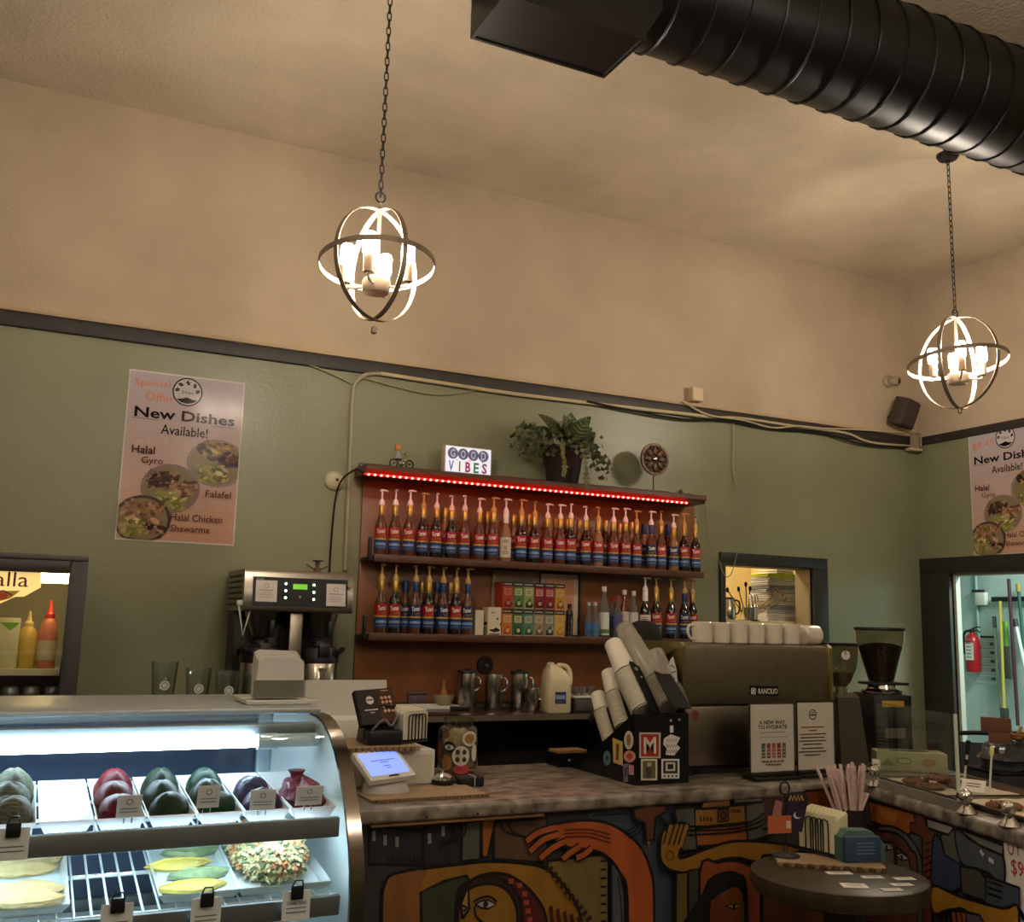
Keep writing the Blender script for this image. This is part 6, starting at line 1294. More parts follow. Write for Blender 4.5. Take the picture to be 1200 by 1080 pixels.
obj('label_plate', G().rbox(-.05, .05, -.0845, -.0805, .225, .25, .001, 1), mat('yellow_plate', (176, 138, 44), .5), t); obj('badge', G().rbox(-.04, .05, -.0845, -.0805, .10, .14, .001, 1), mat('grey_badge', (96, 92, 86), .4), t)
obj('throat', G().lathe([(.08, .276), (.085, .285), (.06, .295), (.055, .31)], 24), CHROME, t); obj('gate', G().rbox(-.08, .1, -.05, .05, .3105, .322, .004), BLACK, t)
obj('hopper', G().lathe([(.05, .323), (.056, .34), (.078, .42), (.098, .49), (.1, .535)], 28, cap=False), pane('clear_hopper', (214, 206, 190), 1.4), t, smooth=60)
obj('hopper_lid', G().lathe([(.102, .535), (.105, .54), (.104, .548), (0, .55)], 28), BLACK, t)
obj('beans', G().lathe([(.047, .325), (.053, .342), (.075, .421), (.091, .47), (.05, .482), (0, .485)], 24), mat('dark_roast_beans', (30, 18, 12), .45, var=.5, scale=90, bump=.8, bscale=110), t)

# ================================================================== short leg: trays, cookies, glass guard
RZ = math.atan2(-.252, .968); E0 = Vector((2.73, 2.81, 0)); UL = Vector((-.252, -.968, 0)); NL = Vector((.968, -.252, 0))
def leg(s, o, z=Zc): v = E0+UL*s+NL*o; return Vector((v.x, v.y, z))
PAN = mat('dull_sheet_pan', (120, 112, 100), .38, .9, var=.1); PARCH = mat('parchment', (196, 180, 158), .8, bump=.2, bscale=30); COOK = mat('brown_cookie', (122, 72, 38), .8, c2=(84, 46, 24), scale=40, bump=.8, bscale=70)
def sheet_pan(s, o, L, W, label, cookies, rz=0):
    c = leg(s, o); t = thing('sheet_pan', label, 'tray', c, RZ+rz, 'sheet pans of cookies')
    hx, hy = W/2, L/2; e = .014; h = .02
    obj('pan_floor', G().box(-hx+e, hx-e, -hy+e, hy-e, 0, .002), PAN, t, smooth=0)
    vs = []; 
    for a, b, z in ((hx, hy, h), (hx-e, hy-e, .002), (hx-e-.003, hy-e-.003, .0022)): vs += [(-a, -b, z), (a, -b, z), (a, b, z), (-a, b, z)]
    obj('pan_rim', G().add(vs, [(j*4+k, j*4+(k+1) % 4, j*4+4+(k+1) % 4, j*4+4+k) for j in range(2) for k in range(4)]).tube([(-hx, -hy, h), (hx, -hy, h), (hx, hy, h), (-hx, hy, h)], .003, 6, closed=True), PAN, t, smooth=0)
    g = G(); n = 9; vs = [(-hx+e+.012+(2*hx-2*e-.02)*i/n, -hy+e+.01+(2*hy-2*e-.02)*j/n, .0035+.003*sin(i*1.7+j*.8)**2+(.012 if j in (0, n) else 0)) for j in range(n+1) for i in range(n+1)]
    obj('parchment', g.add(vs, [(j*(n+1)+i, j*(n+1)+i+1, (j+1)*(n+1)+i+1, (j+1)*(n+1)+i) for j in range(n) for i in range(n)]), PARCH, t)
    return c, t
def cookie(c, dx, dy, z, label, r=.05):
    v = c+NL*dx-UL*dy; k = thing('cookie', label, 'cookie', (v.x, v.y, Zc+z), random.uniform(0, 3), 'cookies on the sheet pans')
    obj('cookie_dough', blob(r, r*.92, .012, int(dx*1e4+dy*1e3+z*1e4) & 255, .07, 20, 8, fr=5), COOK, k)
    rr = random.Random(int(dx*1e4) & 255); g = G()
    for _ in range(9): a = rr.uniform(0, 6.28); q_ = rr.uniform(.1, .75)*r; g.sphere((q_*cos(a), q_*sin(a), .0165-.006*(q_/r)**2), (.006, .005, .004), 7, 5)
    obj('chocolate_chips', g, mat('dark_chip', (52, 26, 16), .6), k, kind='stuff')
c, t1 = sheet_pan(.235, .26, .40, .36, 'sheet pan of cookies nearest the inner corner of the counter', None)
for i, (dx, dy, z, w_) in enumerate(((-.08, .12, .0075, 'back left'), (-.09, .02, .0075, 'front left'), (.05, .11, .0075, 'back right'), (.03, .02, .0075, 'middle'), (-.03, .07, .0265, 'topmost'))): cookie(c, dx, dy, z, '%s brown cookie on the pan by the inner corner' % w_)
c, t2 = sheet_pan(.66, .27, .40, .38, 'middle sheet pan of cookies on the counter leg', None)
for i, (dx, dy, z, w_) in enumerate(((-.09, .08, .0075, 'flat single'), (.0, -.08, .0075, 'lower stacked'), (.005, -.085, .0265, 'upper stacked'), (.1, -.04, .0075, 'far'))): cookie(c, dx, dy, z, '%s brown cookie on the middle sheet pan' % w_, .06)
c, t3 = sheet_pan(1.075, .27, .36, .38, 'sheet pan of cookies at the near end of the counter leg', None)
cookie(c, 0, .06, .0075, 'brown cookie on the nearest sheet pan', .06)
# chrome glass clamps along the edge
cl = [at(1012, 921, Z=ZCT), at(1141, 953, Z=ZCT), at(1196, 968, Z=ZCT)]
for i, v in enumerate(cl):
    o = (v-E0).dot(NL); v = v+NL*(.02-o) if abs(o-.02) < .08 else v; cl[i] = v
    k = thing('glass_clamp', 'chrome ball clamp on the counter edge, %s from the inner corner' % ORD[i], 'clamp', (v.x, v.y, Zc), RZ, 'chrome glass clamps on the counter edge')
    obj('clamp_foot', G().lathe([(.03, 0), (.031, .003), (.026, .009), (.018, .018), (.012, .024)], 20), CHROME, k); obj('clamp_ball', G().sphere((0, 0, .05), .021, 16, 10).lathe([(.008, .02), (.008, .034)], 10), CHROME, k); obj('screw', G().lathe([(.009, 0), (.009, .008), (0, .009)], 12, (-.019, 0, .052), axis=(-1, 0, 0)), CHROME, k)
A = cl[0]+UL*.03; B = cl[1]-UL*.03; zt1 = at(1131, 838, P=A, N=NL).z
t = thing('glass_guard', 'upright clear glass sneeze guard between the chrome clamps', 'glass panel', ((A+B)/2).to_tuple()[:2]+(Zc,), RZ)
Lg = (B-A).length; obj('pane', G().box(-.004, .004, -Lg/2+.008, Lg/2, .03, zt1-Zc), pane('guard_glass', (242, 247, 244), 1.3), t, smooth=0); obj('polished_edge', G().box(-.0045, .0045, -Lg/2, -Lg/2+.0075, .03, zt1-Zc), mat('bright_glass_edge', (214, 220, 206), .15, trans=.3), t, smooth=0)
obj('foot_rail', G().box(-.006, .006, -Lg/2, Lg/2, .0, .029), mat('clear_foot', (150, 146, 136), .3, .5), t, smooth=0)
# green tissue box
p = at(1073, 905, Z=ZCT); t = thing('tissue_box', 'pale green printed tissue box behind the first sheet pan', 'box', (p.x+.03, p.y+.06, Zc), RZ-.35)
obj('carton', G().rbox(-.13, .13, -.06, .06, 0, .072, .003), mat('green_carton', (150, 148, 112), .6, var=.12, scale=14), t); obj('slot', G().rbox(-.07, .07, -.018, .018, .0722, .074, .0006, 1), BLACK, t)
P = Print((0, -.06, 0), (1, 0, 0), (0, 0, 1)); P.ell(-.03, .04, .03, .014, (110, 120, 70)); P.ell(-.03, .04, .022, .008, (160, 160, 116)); P.ell(.06, .036, .026, .018, (150, 120, 80)); P.poly([(-.12, .02), (-.09, .05), (-.07, .02)], (96, 110, 66)); P.done('carton_print', t)
def card(v, w_, h, label, rot, lines=2, cat='card', grp=None):
    t = thing('paper_card', label, cat, v, 0, grp, rot=rot); obj('card', G().box(-w_/2, w_/2, -h/2, h/2, 0, .0012), PAPER, t, smooth=0)
    P = Print((0, 0, .0012), (1, 0, 0), (0, 1, 0), base=.0002)
    for k in range(lines): P.rect(-w_*.3, h*(.12-.22*k), w_*.3, h*(.2-.22*k), (90, 84, 80))
    P.done('card_print', t)
v = at(1027, 906, Z=ZCT+.004); card((v.x, v.y, Zc+.028), .03, .055, 'small upright price card at the front of the first sheet pan', (pi/2-.12, 0, RZ-.9))
v = at(1141, 928, Z=ZCT+.01); card((v.x, v.y, Zc+.03), .075, .045, 'small leaning price card on the middle sheet pan', (.9, 0, RZ-.9))
for px, py0, py1, lb, band_ in ((1129, 926, 868, 'thin white stick with black bands leaning by the glass guard', 1), (1160, 924, 886, 'thin pale stick with a yellow tip standing on the middle sheet pan', 0)):
    v = at(px, py0, Z=ZCT+.006); tp = at(px+(6 if band_ else 2), py1, D=(v-CP).dot(CF)); d = tp-v; v.z = Zc+.008
    t = thing('stick_marker', lb, 'stick', v); obj('stick', G().cyl((0, 0, 0), d, .0035, seg=8), WHITE, t)
    if band_: obj('grip', G().cyl(d*.72, d*1.0, .0075, seg=10).cyl(d*.5, d*.62, .0065, seg=10), BLACK, t)
    else: obj('tip', G().lathe([(.006, 0), (.0075, .01), (.0065, .03), (0, .034)], 10, d, axis=d), mat('pale_yellow_tip', (226, 214, 130), .4), t)
# ================================================================== small round table before the counter
ZTB = .75; tc = Vector((2.22, 2.35, 0)); TR_ = .25
TBL = mat('dark_olive_wood', (46, 38, 25), .4, c2=(62, 52, 34), scale=6, stretch=(1, 6, 1), spec=.5)
t = thing('round_table', 'small round dark wooden table in front of the counter corner', 'table', tc)
obj('table_top', G().lathe([(TR_-.025, ZTB-.06), (TR_-.004, ZTB-.052), (TR_+.004, ZTB-.028), (TR_, ZTB-.004), (TR_-.008, ZTB)], 56), TBL, t)
obj('column', G().lathe([(.045, .03), (.04, .1), (.035, .5), (.05, .7), (.12, ZTB-.061)], 20), TBL, t)
obj('foot_plate', G().lathe([(.24, 0), (.24, .015), (.06, .03)], 32), DARK, t)
def Tt(px, py): v = at(px, py, Z=ZTB); return Vector((v.x, v.y, ZTB+.0005))
# mat with scalloped edge
a, b, c = Tt(911, 1014), Tt(1040, 1022), Tt(905, 993)
ang = math.atan2((b-a).y, (b-a).x); L_ = (b-a).length
m0 = thing('table_mat', 'pale board with a scalloped checked edge lying on the round table', 'mat', (a+b)/2, ang); obj('board', G().rbox(-L_/2, L_/2, 0, .15, 0, .01, .002, 1), CARD, m0)
g = G(); nn = 18
for k in range(nn): g.cyl((-L_/2+(k+.5)*L_/nn, -.003, 0), (-L_/2+(k+.5)*L_/nn, -.003, .0102), L_/nn*.42, seg=8, mi=k % 2)
obj('scalloped_edge', g, [mat('card_edge', (128, 100, 66), .7), mat('card_edge_dark', (92, 60, 34), .7)], m0, kind='stuff')
Zt2 = ZTB+.011
v = Tt(972, 1006); napkin_rack((v.x, v.y+.025, Zt2), -1.42, 'wire holder of cream napkins on the round table', .15, .055, .125, 'cream_napkins', (214, 206, 172))
# tumbler of straws
v = Tt(1001, 985); v = v+Vector((.01, .02, 0)); t = thing('straw_cup', 'dark grey tumbler on the round table holding straws', 'tumbler', (v.x, v.y, ZTB+.0005))
hc = at(1001, 963, D=(v-CP).dot(CF)).z-ZTB; hc = max(hc, .1)
obj('tumbler', G().lathe([(.04, 0), (.042, .004), (.05, hc), (.047, hc), (.039, .006), (0, .005)], 24), mat('dark_pewter', (58, 54, 50), .45, .4), t)
obj('rim', G().tube([(.049*cos(x), .049*sin(x), hc) for x in [2*pi*i/24 for i in range(24)]], .0022, 6, closed=True), BLACK, t)
STR = mat('pink_white_paper_straw', (206, 170, 160), .7, c2=(222, 202, 194), scale=60); rr = random.Random(4)
straw = mesh('paper_straw', G().lathe([(.0055, 0), (.0055, .235), (.0042, .235), (.0042, .01), (0, .01)], 8), STR)
k = 0
for i in range(20):
    a = 2*pi*i/20*1.0+rr.uniform(-.1, .1); q_ = rr.choice([.012, .022, .03]); lean = rr.uniform(.08, .34)
    d = Vector((sin(lean)*cos(a)*1.0-.12, sin(lean)*sin(a), cos(lean)))
    s = tag(obj('paper_straw', straw, None), 'pink and white paper straw, %s counted round the dark tumbler' % ORD[i], 'straw', 'straws in the dark tumbler')
    s.rotation_mode = 'QUATERNION'; s.rotation_quaternion = Vector((0, 0, 1)).rotation_difference(d.normalized()); s.location = (v.x+q_*cos(a)*.8, v.y+q_*sin(a)*.8, ZTB+.009+.0006*i)
for i in range(5):
    d = Vector((.45+.08*i, -.1+.1*i, .9)); s = tag(obj('paper_straw', straw, None), 'short leaning paper straw at the right of the tumbler, %s of five' % ORD[i], 'straw', 'straws in the dark tumbler')
    s.rotation_mode = 'QUATERNION'; s.rotation_quaternion = Vector((0, 0, 1)).rotation_difference(d.normalized()); s.scale = (1, 1, .62); s.location = (v.x-.02+.004*i, v.y-.02+.01*i, ZTB+.025)
# teal card stack
v = Tt(1020, 1016); t = thing('flyer_stack', 'curved stack of blue and green flyers on the round table', 'flyers', (v.x, v.y+.03, Zt2), -.25)
obj('flyer_front', G().rbox(-.068, .05, -.02, -.004, 0, .075, .003), mat('blue_flyer', (44, 66, 92), .5), t); obj('flyer_block', loft([[(-.07, -.003, 0), (.075, -.003, 0), (.075, .05, 0), (-.07, .05, 0)], [(-.07, -.003, .07), (.07, -.003, .055), (.07, .05, .055), (-.07, .05, .07)], [(-.05, 0, .09), (.03, 0, .088), (.03, .05, .088), (-.05, .05, .09)]]), mat('teal_flyer', (70, 104, 92), .5), t)
P = Print((0, -.02, 0), (1, 0, 0), (0, 0, 1))
for k in range(4): P.rect(-.03, .025+.01*k, .03, .028+.01*k, (96, 124, 150))
P.done('flyer_print', t)
# clip stand with flyers
v = Tt(921, 1007); t = thing('flyer_stand', 'small metal clip stand holding dark purple and orange flyers', 'stand', (v.x, v.y, Zt2), -.2)
hs = at(925, 925, Y=v.y).z-Zt2
obj('stand_base', G().lathe([(.042, 0), (.043, .004), (.03, .009), (.008, .014), (.004, .03)], 22), mat('dark_pewter', (58, 54, 50), .45, .4), t); obj('rod', G().cyl((0, 0, .025), (0, 0, hs*.95), .003), DARK, t); obj('clip_ring', G().tube([(.016*cos(x), 0, hs+.005+.02*sin(x)) for x in [2*pi*i/14 for i in range(14)]], .003, 6, closed=True), DARK, t)
f1 = obj('flyer', G().box(-.075, .0, -.006, -.005, .1, hs*.9), mat('photo_flyer', (70, 46, 44), .45, c2=(28, 24, 28), scale=18), t, smooth=0); f2 = obj('flyer', G().prism([(-.01, .09), (.05, .07), (.075, hs*.9), (.055, hs*.985), (.005, hs*.97)], 'Y', -.012, -.011), mat('purple_flyer', (44, 32, 54), .45, c2=(30, 24, 40), scale=14), t, smooth=0)
P = Print((0, -.012, 0), (1, 0, 0), (0, 0, 1)); P.stroke([(.008+.006*k, hs*.88+(.009 if k % 2 else -.007)) for k in range(9)], .005, (206, 150, 70)); P.done('flyer_print', f2); P = Print((0, -.012, 0), (1, 0, 0), (0, 0, 1)); P.ell(.035, hs*.62, .014, .01, (196, 190, 200)); P.ell(.04, hs*.635, .012, .009, (44, 32, 54)); P.done('flyer_mark', f2)
P = Print((0, -.006, 0), (1, 0, 0), (0, 0, 1)); P.poly([(-.05, hs*.6), (-.02, hs*.55), (-.012, hs*.82), (-.035, hs*.86)], (150, 100, 96)); P.done('flyer_print', f1)
oc = obj('orange_card', G().box(-.068, .012, -.0165, -.0155, hs*.36, hs*.36+.052), mat('orange_card', (176, 92, 50), .5), t, smooth=0)
P = Print((0, -.0165, 0), (1, 0, 0), (0, 0, 1)); P.rect(-.006, hs*.36+.014, .009, hs*.36+.036, (196, 176, 160)); P.done('card_square', oc)
for i, (px, py, w_, h_, rz, lb) in enumerate(((983, 1023, .075, .03, -.35, 'long white card on the round table nearest the napkins'), (1001, 1038, .07, .05, -.5, 'large white printed card at the front of the round table'), (1022, 1028, .062, .028, -.35, 'white business card under the flyer stack edge'), (1060, 1030, .06, .028, -.3, 'white business card at the far right of the round table'), (1057, 1037, .06, .026, -.3, 'white card with a logo right on the round table'), (1045, 1043, .06, .026, -.3, 'plain white card at the front right of the round table'))):
    v = Tt(px, py); card((v.x, v.y, ZTB+.0006+.0002*i), w_, h_, lb, (0, 0, rz), 2, 'card', 'cards on the round table')

# ================================================================== things on top of the syrup shelf
ZS = ZTOP+.0005; YS = 5.35
# good vibes light box
a = at(520, 556, Y=5.33); b = at(577, 556, Y=5.33); hb = at(548, 523, Y=5.33).z-ZS; W = b.x-a.x
t = thing('light_box_sign', 'lit white light box sign reading GOOD VIBES on the shelf top', 'sign', ((a.x+b.x)/2, 5.36, ZS), .05)
LBX = mat('light_box_face', (226, 224, 232), .4, emit=.36, ecol=(225, 225, 245))
obj('case', G().rbox(-W/2, W/2, -.02, .03, 0, hb, .004), mat('pale_box', (196, 180, 160), .5), t); obj('lit_face', G().box(-W/2+.008, W/2-.008, -.0215, -.0203, .006, hb-.006), LBX, t, smooth=0)
P = Print((0, -.0215, 0), (1, 0, 0), (0, 0, 1)); 
for k, ch in enumerate('GOOD'): x = -W*.33+W*.215*k; P.ell(x, hb*.72, .034, hb*.2, (112, 120, 176)); P.text(ch, x, hb*.72, hb*.28, (226, 232, 250), .032, bold=.02)
for k, (ch, c) in enumerate(zip('VIBES', ((40, 150, 190), (150, 150, 60), (186, 60, 110), (60, 150, 90), (150, 80, 130)))): x = -W*.36+W*.175*k; P.text(ch, x, hb*.28, hb*.36, c, .034 if ch != 'I' else .01, bold=.03)
for k, c in enumerate(((190, 200, 90), (220, 120, 160), (120, 190, 220))): P.ell(-W*.25+W*.27*k, hb*.5, .006, .004, c, 8)
P.done('sign_letters', t)
# toy motorcycle with rider
p = at(470, 546, Y=YS-.04); t = thing('toy_motorcycle', 'tiny chrome motorcycle figurine with an orange headed rider on the shelf top', 'figurine', (p.x, YS-.04, ZS))
for x in (-.045, .05): obj('wheel', G().tube([(x+.022*cos(q_), 0, .026+.022*sin(q_)) for q_ in [2*pi*i/16 for i in range(16)]], .0045, 6, closed=True).cyl((x, -.004, .026), (x, .004, .026), .006), DARK, t)
obj('frame', G().tube([(-.045, 0, .026), (-.02, 0, .045), (.02, 0, .045), (.05, 0, .026)], .004, 6).tube([(.02, 0, .045), (.03, 0, .075), (.015, 0, .085)], .003, 6).sphere((.0, 0, .028), (.018, .012, .016), 10, 8), CHROME, t)
obj('seat', G().rbox(-.035, .0, -.008, .008, .045, .055, .003), BLACK, t); obj('handlebar', G().tube([(.015, -.03, .088), (.02, 0, .082), (.015, .03, .088)], .003, 6), CHROME, t)
obj('rider', G().lathe([(.014, .055), (.016, .08), (.01, .098), (.006, .102)], 10, (-.022, 0, 0)).tube([(-.02, -.012, .09), (0, -.02, .084), (.015, -.024, .088)], .004, 6), mat('grey_figure', (150, 146, 140), .5), t); obj('rider_head', G().rbox(-.038, -.008, -.014, .014, .102, .132, .003), mat('orange_block', (206, 130, 50), .5), t)
# potted plant
px0 = at(634, 560, Y=YS+.0).x; px1 = at(690, 566, Y=YS).x; pc = (px0+px1)/2; rp = (px1-px0)/2
t = thing('potted_plant', 'leafy green houseplant in a dark round pot on the shelf top', 'plant', (pc-.02, YS+.0, ZS)); t.scale = (1.32, 1.15, 1.22); rp = .1
obj('pot', G().lathe([(rp*.72, 0), (rp*.76, .006), (rp, .17), (rp*1.04, .175), (rp*1.04, .19), (rp*.95, .19), (rp*.93, .165), (0, .16)], 26), mat('dark_plum_pot', (42, 26, 26), .5), t)
LEAF = mat('dark_leaf', (58, 70, 34), .4, c2=(40, 52, 26), scale=14, coat=.2); LEAFV = mat('leaf_vein', (128, 136, 74), .5); IVY = mat('ivy_leaf', (56, 66, 36), .5, c2=(80, 84, 48), scale=20)
def leaf(base, tip, wd, droop, side):
    base, tip = Vector(base), Vector(tip); ax = tip-base; L_ = ax.length; s_ = ax.normalized().cross(Vector(side)).normalized(); n = 8; vs = []; fs = []
    up_ = s_.cross(ax.normalized())
    for i in range(n+1):
        u_ = i/n; w_ = wd*sin(pi*min(1, u_**.8))**.8*(1-.15*u_); c = base+ax*u_+up_*(droop*4*u_*(1-u_))
        vs += [c-s_*w_+up_*w_*.25, c-s_*w_*.5+up_*w_*.08, c, c+s_*w_*.5+up_*w_*.08, c+s_*w_+up_*w_*.25]
    for i in range(n):
        for k in range(4): fs.append((i*5+k, i*5+k+1, i*5+6+k, i*5+5+k))
    g = G().add(vs, fs, 0)
    for i in range(2, n-1):   # pale veins
        c = base+ax*(i/n)+up_*(droop*4*(i/n)*(1-i/n)+.0012); w_ = wd*sin(pi*min(1, (i/n)**.8))**.8
        for sg in (-1, 1):
            e = c+s_*w_*.6*sg+ax.normalized()*.02+up_*w_*.12; q_ = ax.normalized()*.003; g.add([c-q_, e-q_*.3, e+q_*.3, c+q_], [(0, 1, 2, 3)], 1)
    g.tube([base-ax*.25-Vector((0, 0, .02)), base, base+ax*.5+up_*(droop*1.0)], .003, 5, mi=0)
    return g
rr = random.Random(12)
big = [((-.02, -.02, .22), (-.16, -.05, .335), .04), ((.0, -.03, .2), (-.05, -.1, .34), .045), ((.01, .0, .22), (.02, -.04, .37), .042), ((.03, -.03, .2), (.07, -.10, .33), .055), ((.04, .02, .24), (.16, .02, .375), .03), ((-.03, -.05, .19), (-.06, -.13, .26), .05), ((.0, -.06, .18), (.03, -.14, .22), .05), ((.05, -.04, .19), (.13, -.09, .27), .04), ((-.06, .0, .2), (-.17, .0, .27), .045), ((.02, -.02, .22), (-.01, -.06, .31), .05)]
for b_, tp, wd in big: obj('big_leaf', leaf(b_, tp, wd*1.3, .015, (.1, -.8, .5)), [LEAF, LEAFV], t, smooth=60)
iv = [G() for _ in range(3)]
for k in range(230):
    rg = k % 3
    if rg == 0: c = Vector((-.2+rr.uniform(-.07, .1), -.02+rr.uniform(-.05, .05), .22+rr.uniform(-.1, .07)))
    elif rg == 1: a = rr.random(); c = Vector((.06+.15*a+rr.uniform(-.035, .035), -.06+rr.uniform(-.05, .04), .25-.17*a+rr.uniform(-.05, .04)))
    else: c = Vector((rr.uniform(-.14, .15), -.085+rr.uniform(-.04, .03), .19+rr.uniform(-.06, .06)))
    r_ = rr.uniform(.012, .02); M = Matrix.Translation(c) @ Matrix.Rotation(rr.uniform(0, 6.28), 4, 'Z') @ Matrix.Rotation(rr.uniform(.5, 1.6), 4, 'X')
    pts = [(0, -1, 0), (.55, -.5, .1), (1, 0, .05), (.45, .2, .1), (0, 1.2, 0), (-.45, .2, .1), (-1, 0, .05), (-.55, -.5, .1)]
    iv[rg].add([M @ (Vector(p_)*r_) for p_ in pts], [(0, 1, 3), (1, 2, 3), (0, 3, 4), (0, 4, 5), (0, 5, 7), (5, 6, 7)])
for g in iv: obj('ivy_leaves', g, IVY, t, smooth=0, kind='stuff', fix=False)
for pts in ([(-.05, -.1, .2), (-.06, -.125, .14), (-.05, -.13, .07), (-.06, -.135, .03)], [(.05, -.1, .19), (.06, -.13, .1), (.055, -.14, .02), (.06, -.145, -.03)]):
    g = G().tube(smoothpath(pts, 4), .0025, 5)
    for k, p_ in enumerate(smoothpath(pts, 3)): M = Matrix.Translation(p_) @ Matrix.Rotation(k*1.3, 4, 'Y') @ Matrix.Rotation(.3, 4, 'X'); g.add([M @ (Vector(q_)*.02) for q_ in [(0, 0, -1), (.7, -.1, 0), (0, -.15, 1), (-.7, -.1, 0)]], [(0, 1, 2, 3)])
    obj('trailing_vine', g, mat('olive_vine', (100, 96, 46), .5), t, smooth=0, fix=False)
# carved disc on a stand
p = at(767, 571, Y=YS-.02); rd = .105; zc_ = at(767.5, 538, Y=YS-.02).z-ZS
t = thing('carved_disc', 'round carved bronze flower disc on a thin metal stand', 'ornament', (p.x, YS-.02, ZS)); DSC = mat('carved_bronze', (104, 76, 54), .45, .5, c2=(60, 42, 32), scale=30)
obj('stand_base', G().rbox(-.1, .1, -.03, .03, 0, .012, .003), mat('dark_stand', (40, 30, 26), .5), t); obj('stand_rod', G().cyl((0, .012, .0125), (0, .012, zc_-rd*.7), .004), DARK, t)
obj('disc_ring', G().lathe([(rd*.84, -.008), (rd, -.008), (rd, .008), (rd*.84, .008), (rd*.84, -.008)], 36, (0, 0, zc_), cap=False, axis=(0, -1, 0)), DSC, t); obj('disc_back', G().lathe([(0, 0), (rd*.86, 0), (rd*.86, .004), (0, .004)], 36, (0, .004, zc_), axis=(0, -1, 0)), mat('disc_dark', (50, 34, 26), .6), t)
pet = mesh('petal', G().sphere((0, -.006, rd*.52), (rd*.17, .009, rd*.3), 10, 8), DSC); pet2 = mesh('petal_outer', G().sphere((0, -.004, rd*.8), (rd*.1, .009, rd*.13), 8, 6), DSC)
for k in range(8): obj('petal', pet, None, t, loc=(0, 0, zc_), rot=(0, 2*pi*k/8, 0)); obj('petal', pet2, None, t, loc=(0, 0, zc_), rot=(0, 2*pi*(k+.5)/8, 0))
obj('boss', G().sphere((0, -.012, zc_), (.014, .01, .014), 12, 8), CHROME, t)
# dried twig flower at the right end
p = at(800, 577, Y=YS-.05); t = thing('dried_flower', 'small dried flower lying at the right end of the shelf top', 'flower', (p.x, YS-.05, ZS)); TW = mat('dried_tan', (96, 78, 50), .8)
obj('stem', G().tube([(-.02, 0, .004), (.03, 0, .007), (.06, 0, .012)], .003, 5), TW, t)
for k in range(6): obj('petal', G().sphere((0, 0, 0), (.014, .005, .008), 8, 6), TW, t, loc=(-.02+.016*cos(k), .01*sin(2*k), .012+.004*(k % 3)), rot=(0, .5*k, k))

# ================================================================== kitchen seen through the pass-through
zk = at(885, 727, Y=5.78).z; t = thing('kitchen_shelf', 'white shelf board with brown posts behind the pass-through', 'shelf', (4.7, 5.9, 0))
part('board', G().rbox(4.0, 5.3, 5.70, 6.15, zk-.025, zk, .003), mat('cream_board', (214, 200, 160), .6), t)
for px in (938, 947): q_ = at(px, 700, Y=5.98); part('post', G().rbox(q_.x-.02, q_.x+.02, 6.17, 6.21, 0, 2.5, .003), mat('tan_post', (150, 118, 66), .6), t)
part('post', G().rbox(4.0, 4.03, 6.1, 6.14, 0, zk-.026, .003), mat('tan_post', (150, 118, 66), .6), t); part('bracket', G().box(4.031, 5.29, 6.151, 6.17, zk-.06, zk-.026), mat('tan_post', (150, 118, 66), .6), t)
xa, xb = at(891, 727, Y=5.9).x, at(934, 727, Y=5.9).x; ztw = at(912, 668, Y=5.9).z; nt_ = 13; hh = (ztw-zk)/nt_; cw = (xb-xa)/2
cols = [(170, 166, 160), (186, 180, 170), (150, 148, 146), (120, 118, 116), (176, 168, 156)]
for k in range(nt_):
    c = (176, 176, 60) if k == nt_-2 else ((196, 178, 172) if k == nt_-1 else cols[k % 5]); 
    f = thing('folded_towel', '%s folded towel, %s from the bottom of the kitchen stack' % ('yellow' if k == nt_-2 else ('pinkish' if k == nt_-1 else 'grey white'), ORD[k]), 'towel', ((xa+xb)/2+random.uniform(-.008, .008), 5.92, zk+.0005+k*hh), random.uniform(-.08, .08), 'stack of towels in the kitchen')
    w_ = cw*random.uniform(.92, 1.02) if k < nt_-1 else cw*.5
    for j in range(2): obj('fold', G().rbox(-w_, w_*(1-.04*j), -.1, .1, j*hh*.48, (j+.94)*hh*.49, hh*.2, 2), mat('towel_%d_%d_%d' % c, c, .9, var=.15, scale=10, bump=.4), f)
# utensils in a steel cup, thermos
p = at(880, 727, Y=5.74); t = thing('utensil_holder', 'steel holder on the kitchen shelf by the towels', 'holder', (p.x, 5.76, zk+.0005))
obj('cup', G().lathe([(.06, 0), (.064, .09), (.061, .09), (.057, .006), (0, .005)], 20), STEEL, t); obj('cup_base', G().lathe([(.075, 0), (.075, .004), (.06, .005)], 20), DARK, t)
for i, (px, py, sp) in enumerate(((852.5, 691, 0), (865.5, 690, 0), (874, 684.5, 0), (879, 689.5, 0), (905, 697, 1), (911, 692, 1), (917, 695, 1), (920, 701, 1))):
    tp = at(px, py, Y=5.78); bs = Vector((p.x-.03+.008*i, 5.76+.004*i, zk+.012)); d = tp-bs
    u_ = thing('long_spoon', 'long steel spoon in the kitchen holder, %s from the left' % ORD[i], 'spoon', bs, 0, 'long spoons in the kitchen holder')
    obj('handle', G().cyl((0, 0, 0), d, .0042, seg=6), DARK if not sp else STEEL, u_); obj('spoon_bowl', G().sphere(d, (.014, .007, .02), 8, 6), DARK if not sp else mat('pink_steel', (150, 110, 104), .3, .7), u_)
for i, dx in enumerate((.02, .05, .075)):
    u_ = thing('ladle', 'dark looped whisk handle in the kitchen holder, %s from the left' % ORD[i], 'whisk', (p.x+dx-.03, 5.73, zk+.092), 0, 'whisks in the kitchen holder')
    obj('loop', G().tube([(.012*cos(x), 0, .045+.045*sin(x)) for x in [2*pi*k/14 for k in range(14)]], .004, 6, closed=True), STEEL, u_); obj('grip', G().cyl((0, 0, -.075), (0, 0, .0), .006), BLACK, u_)
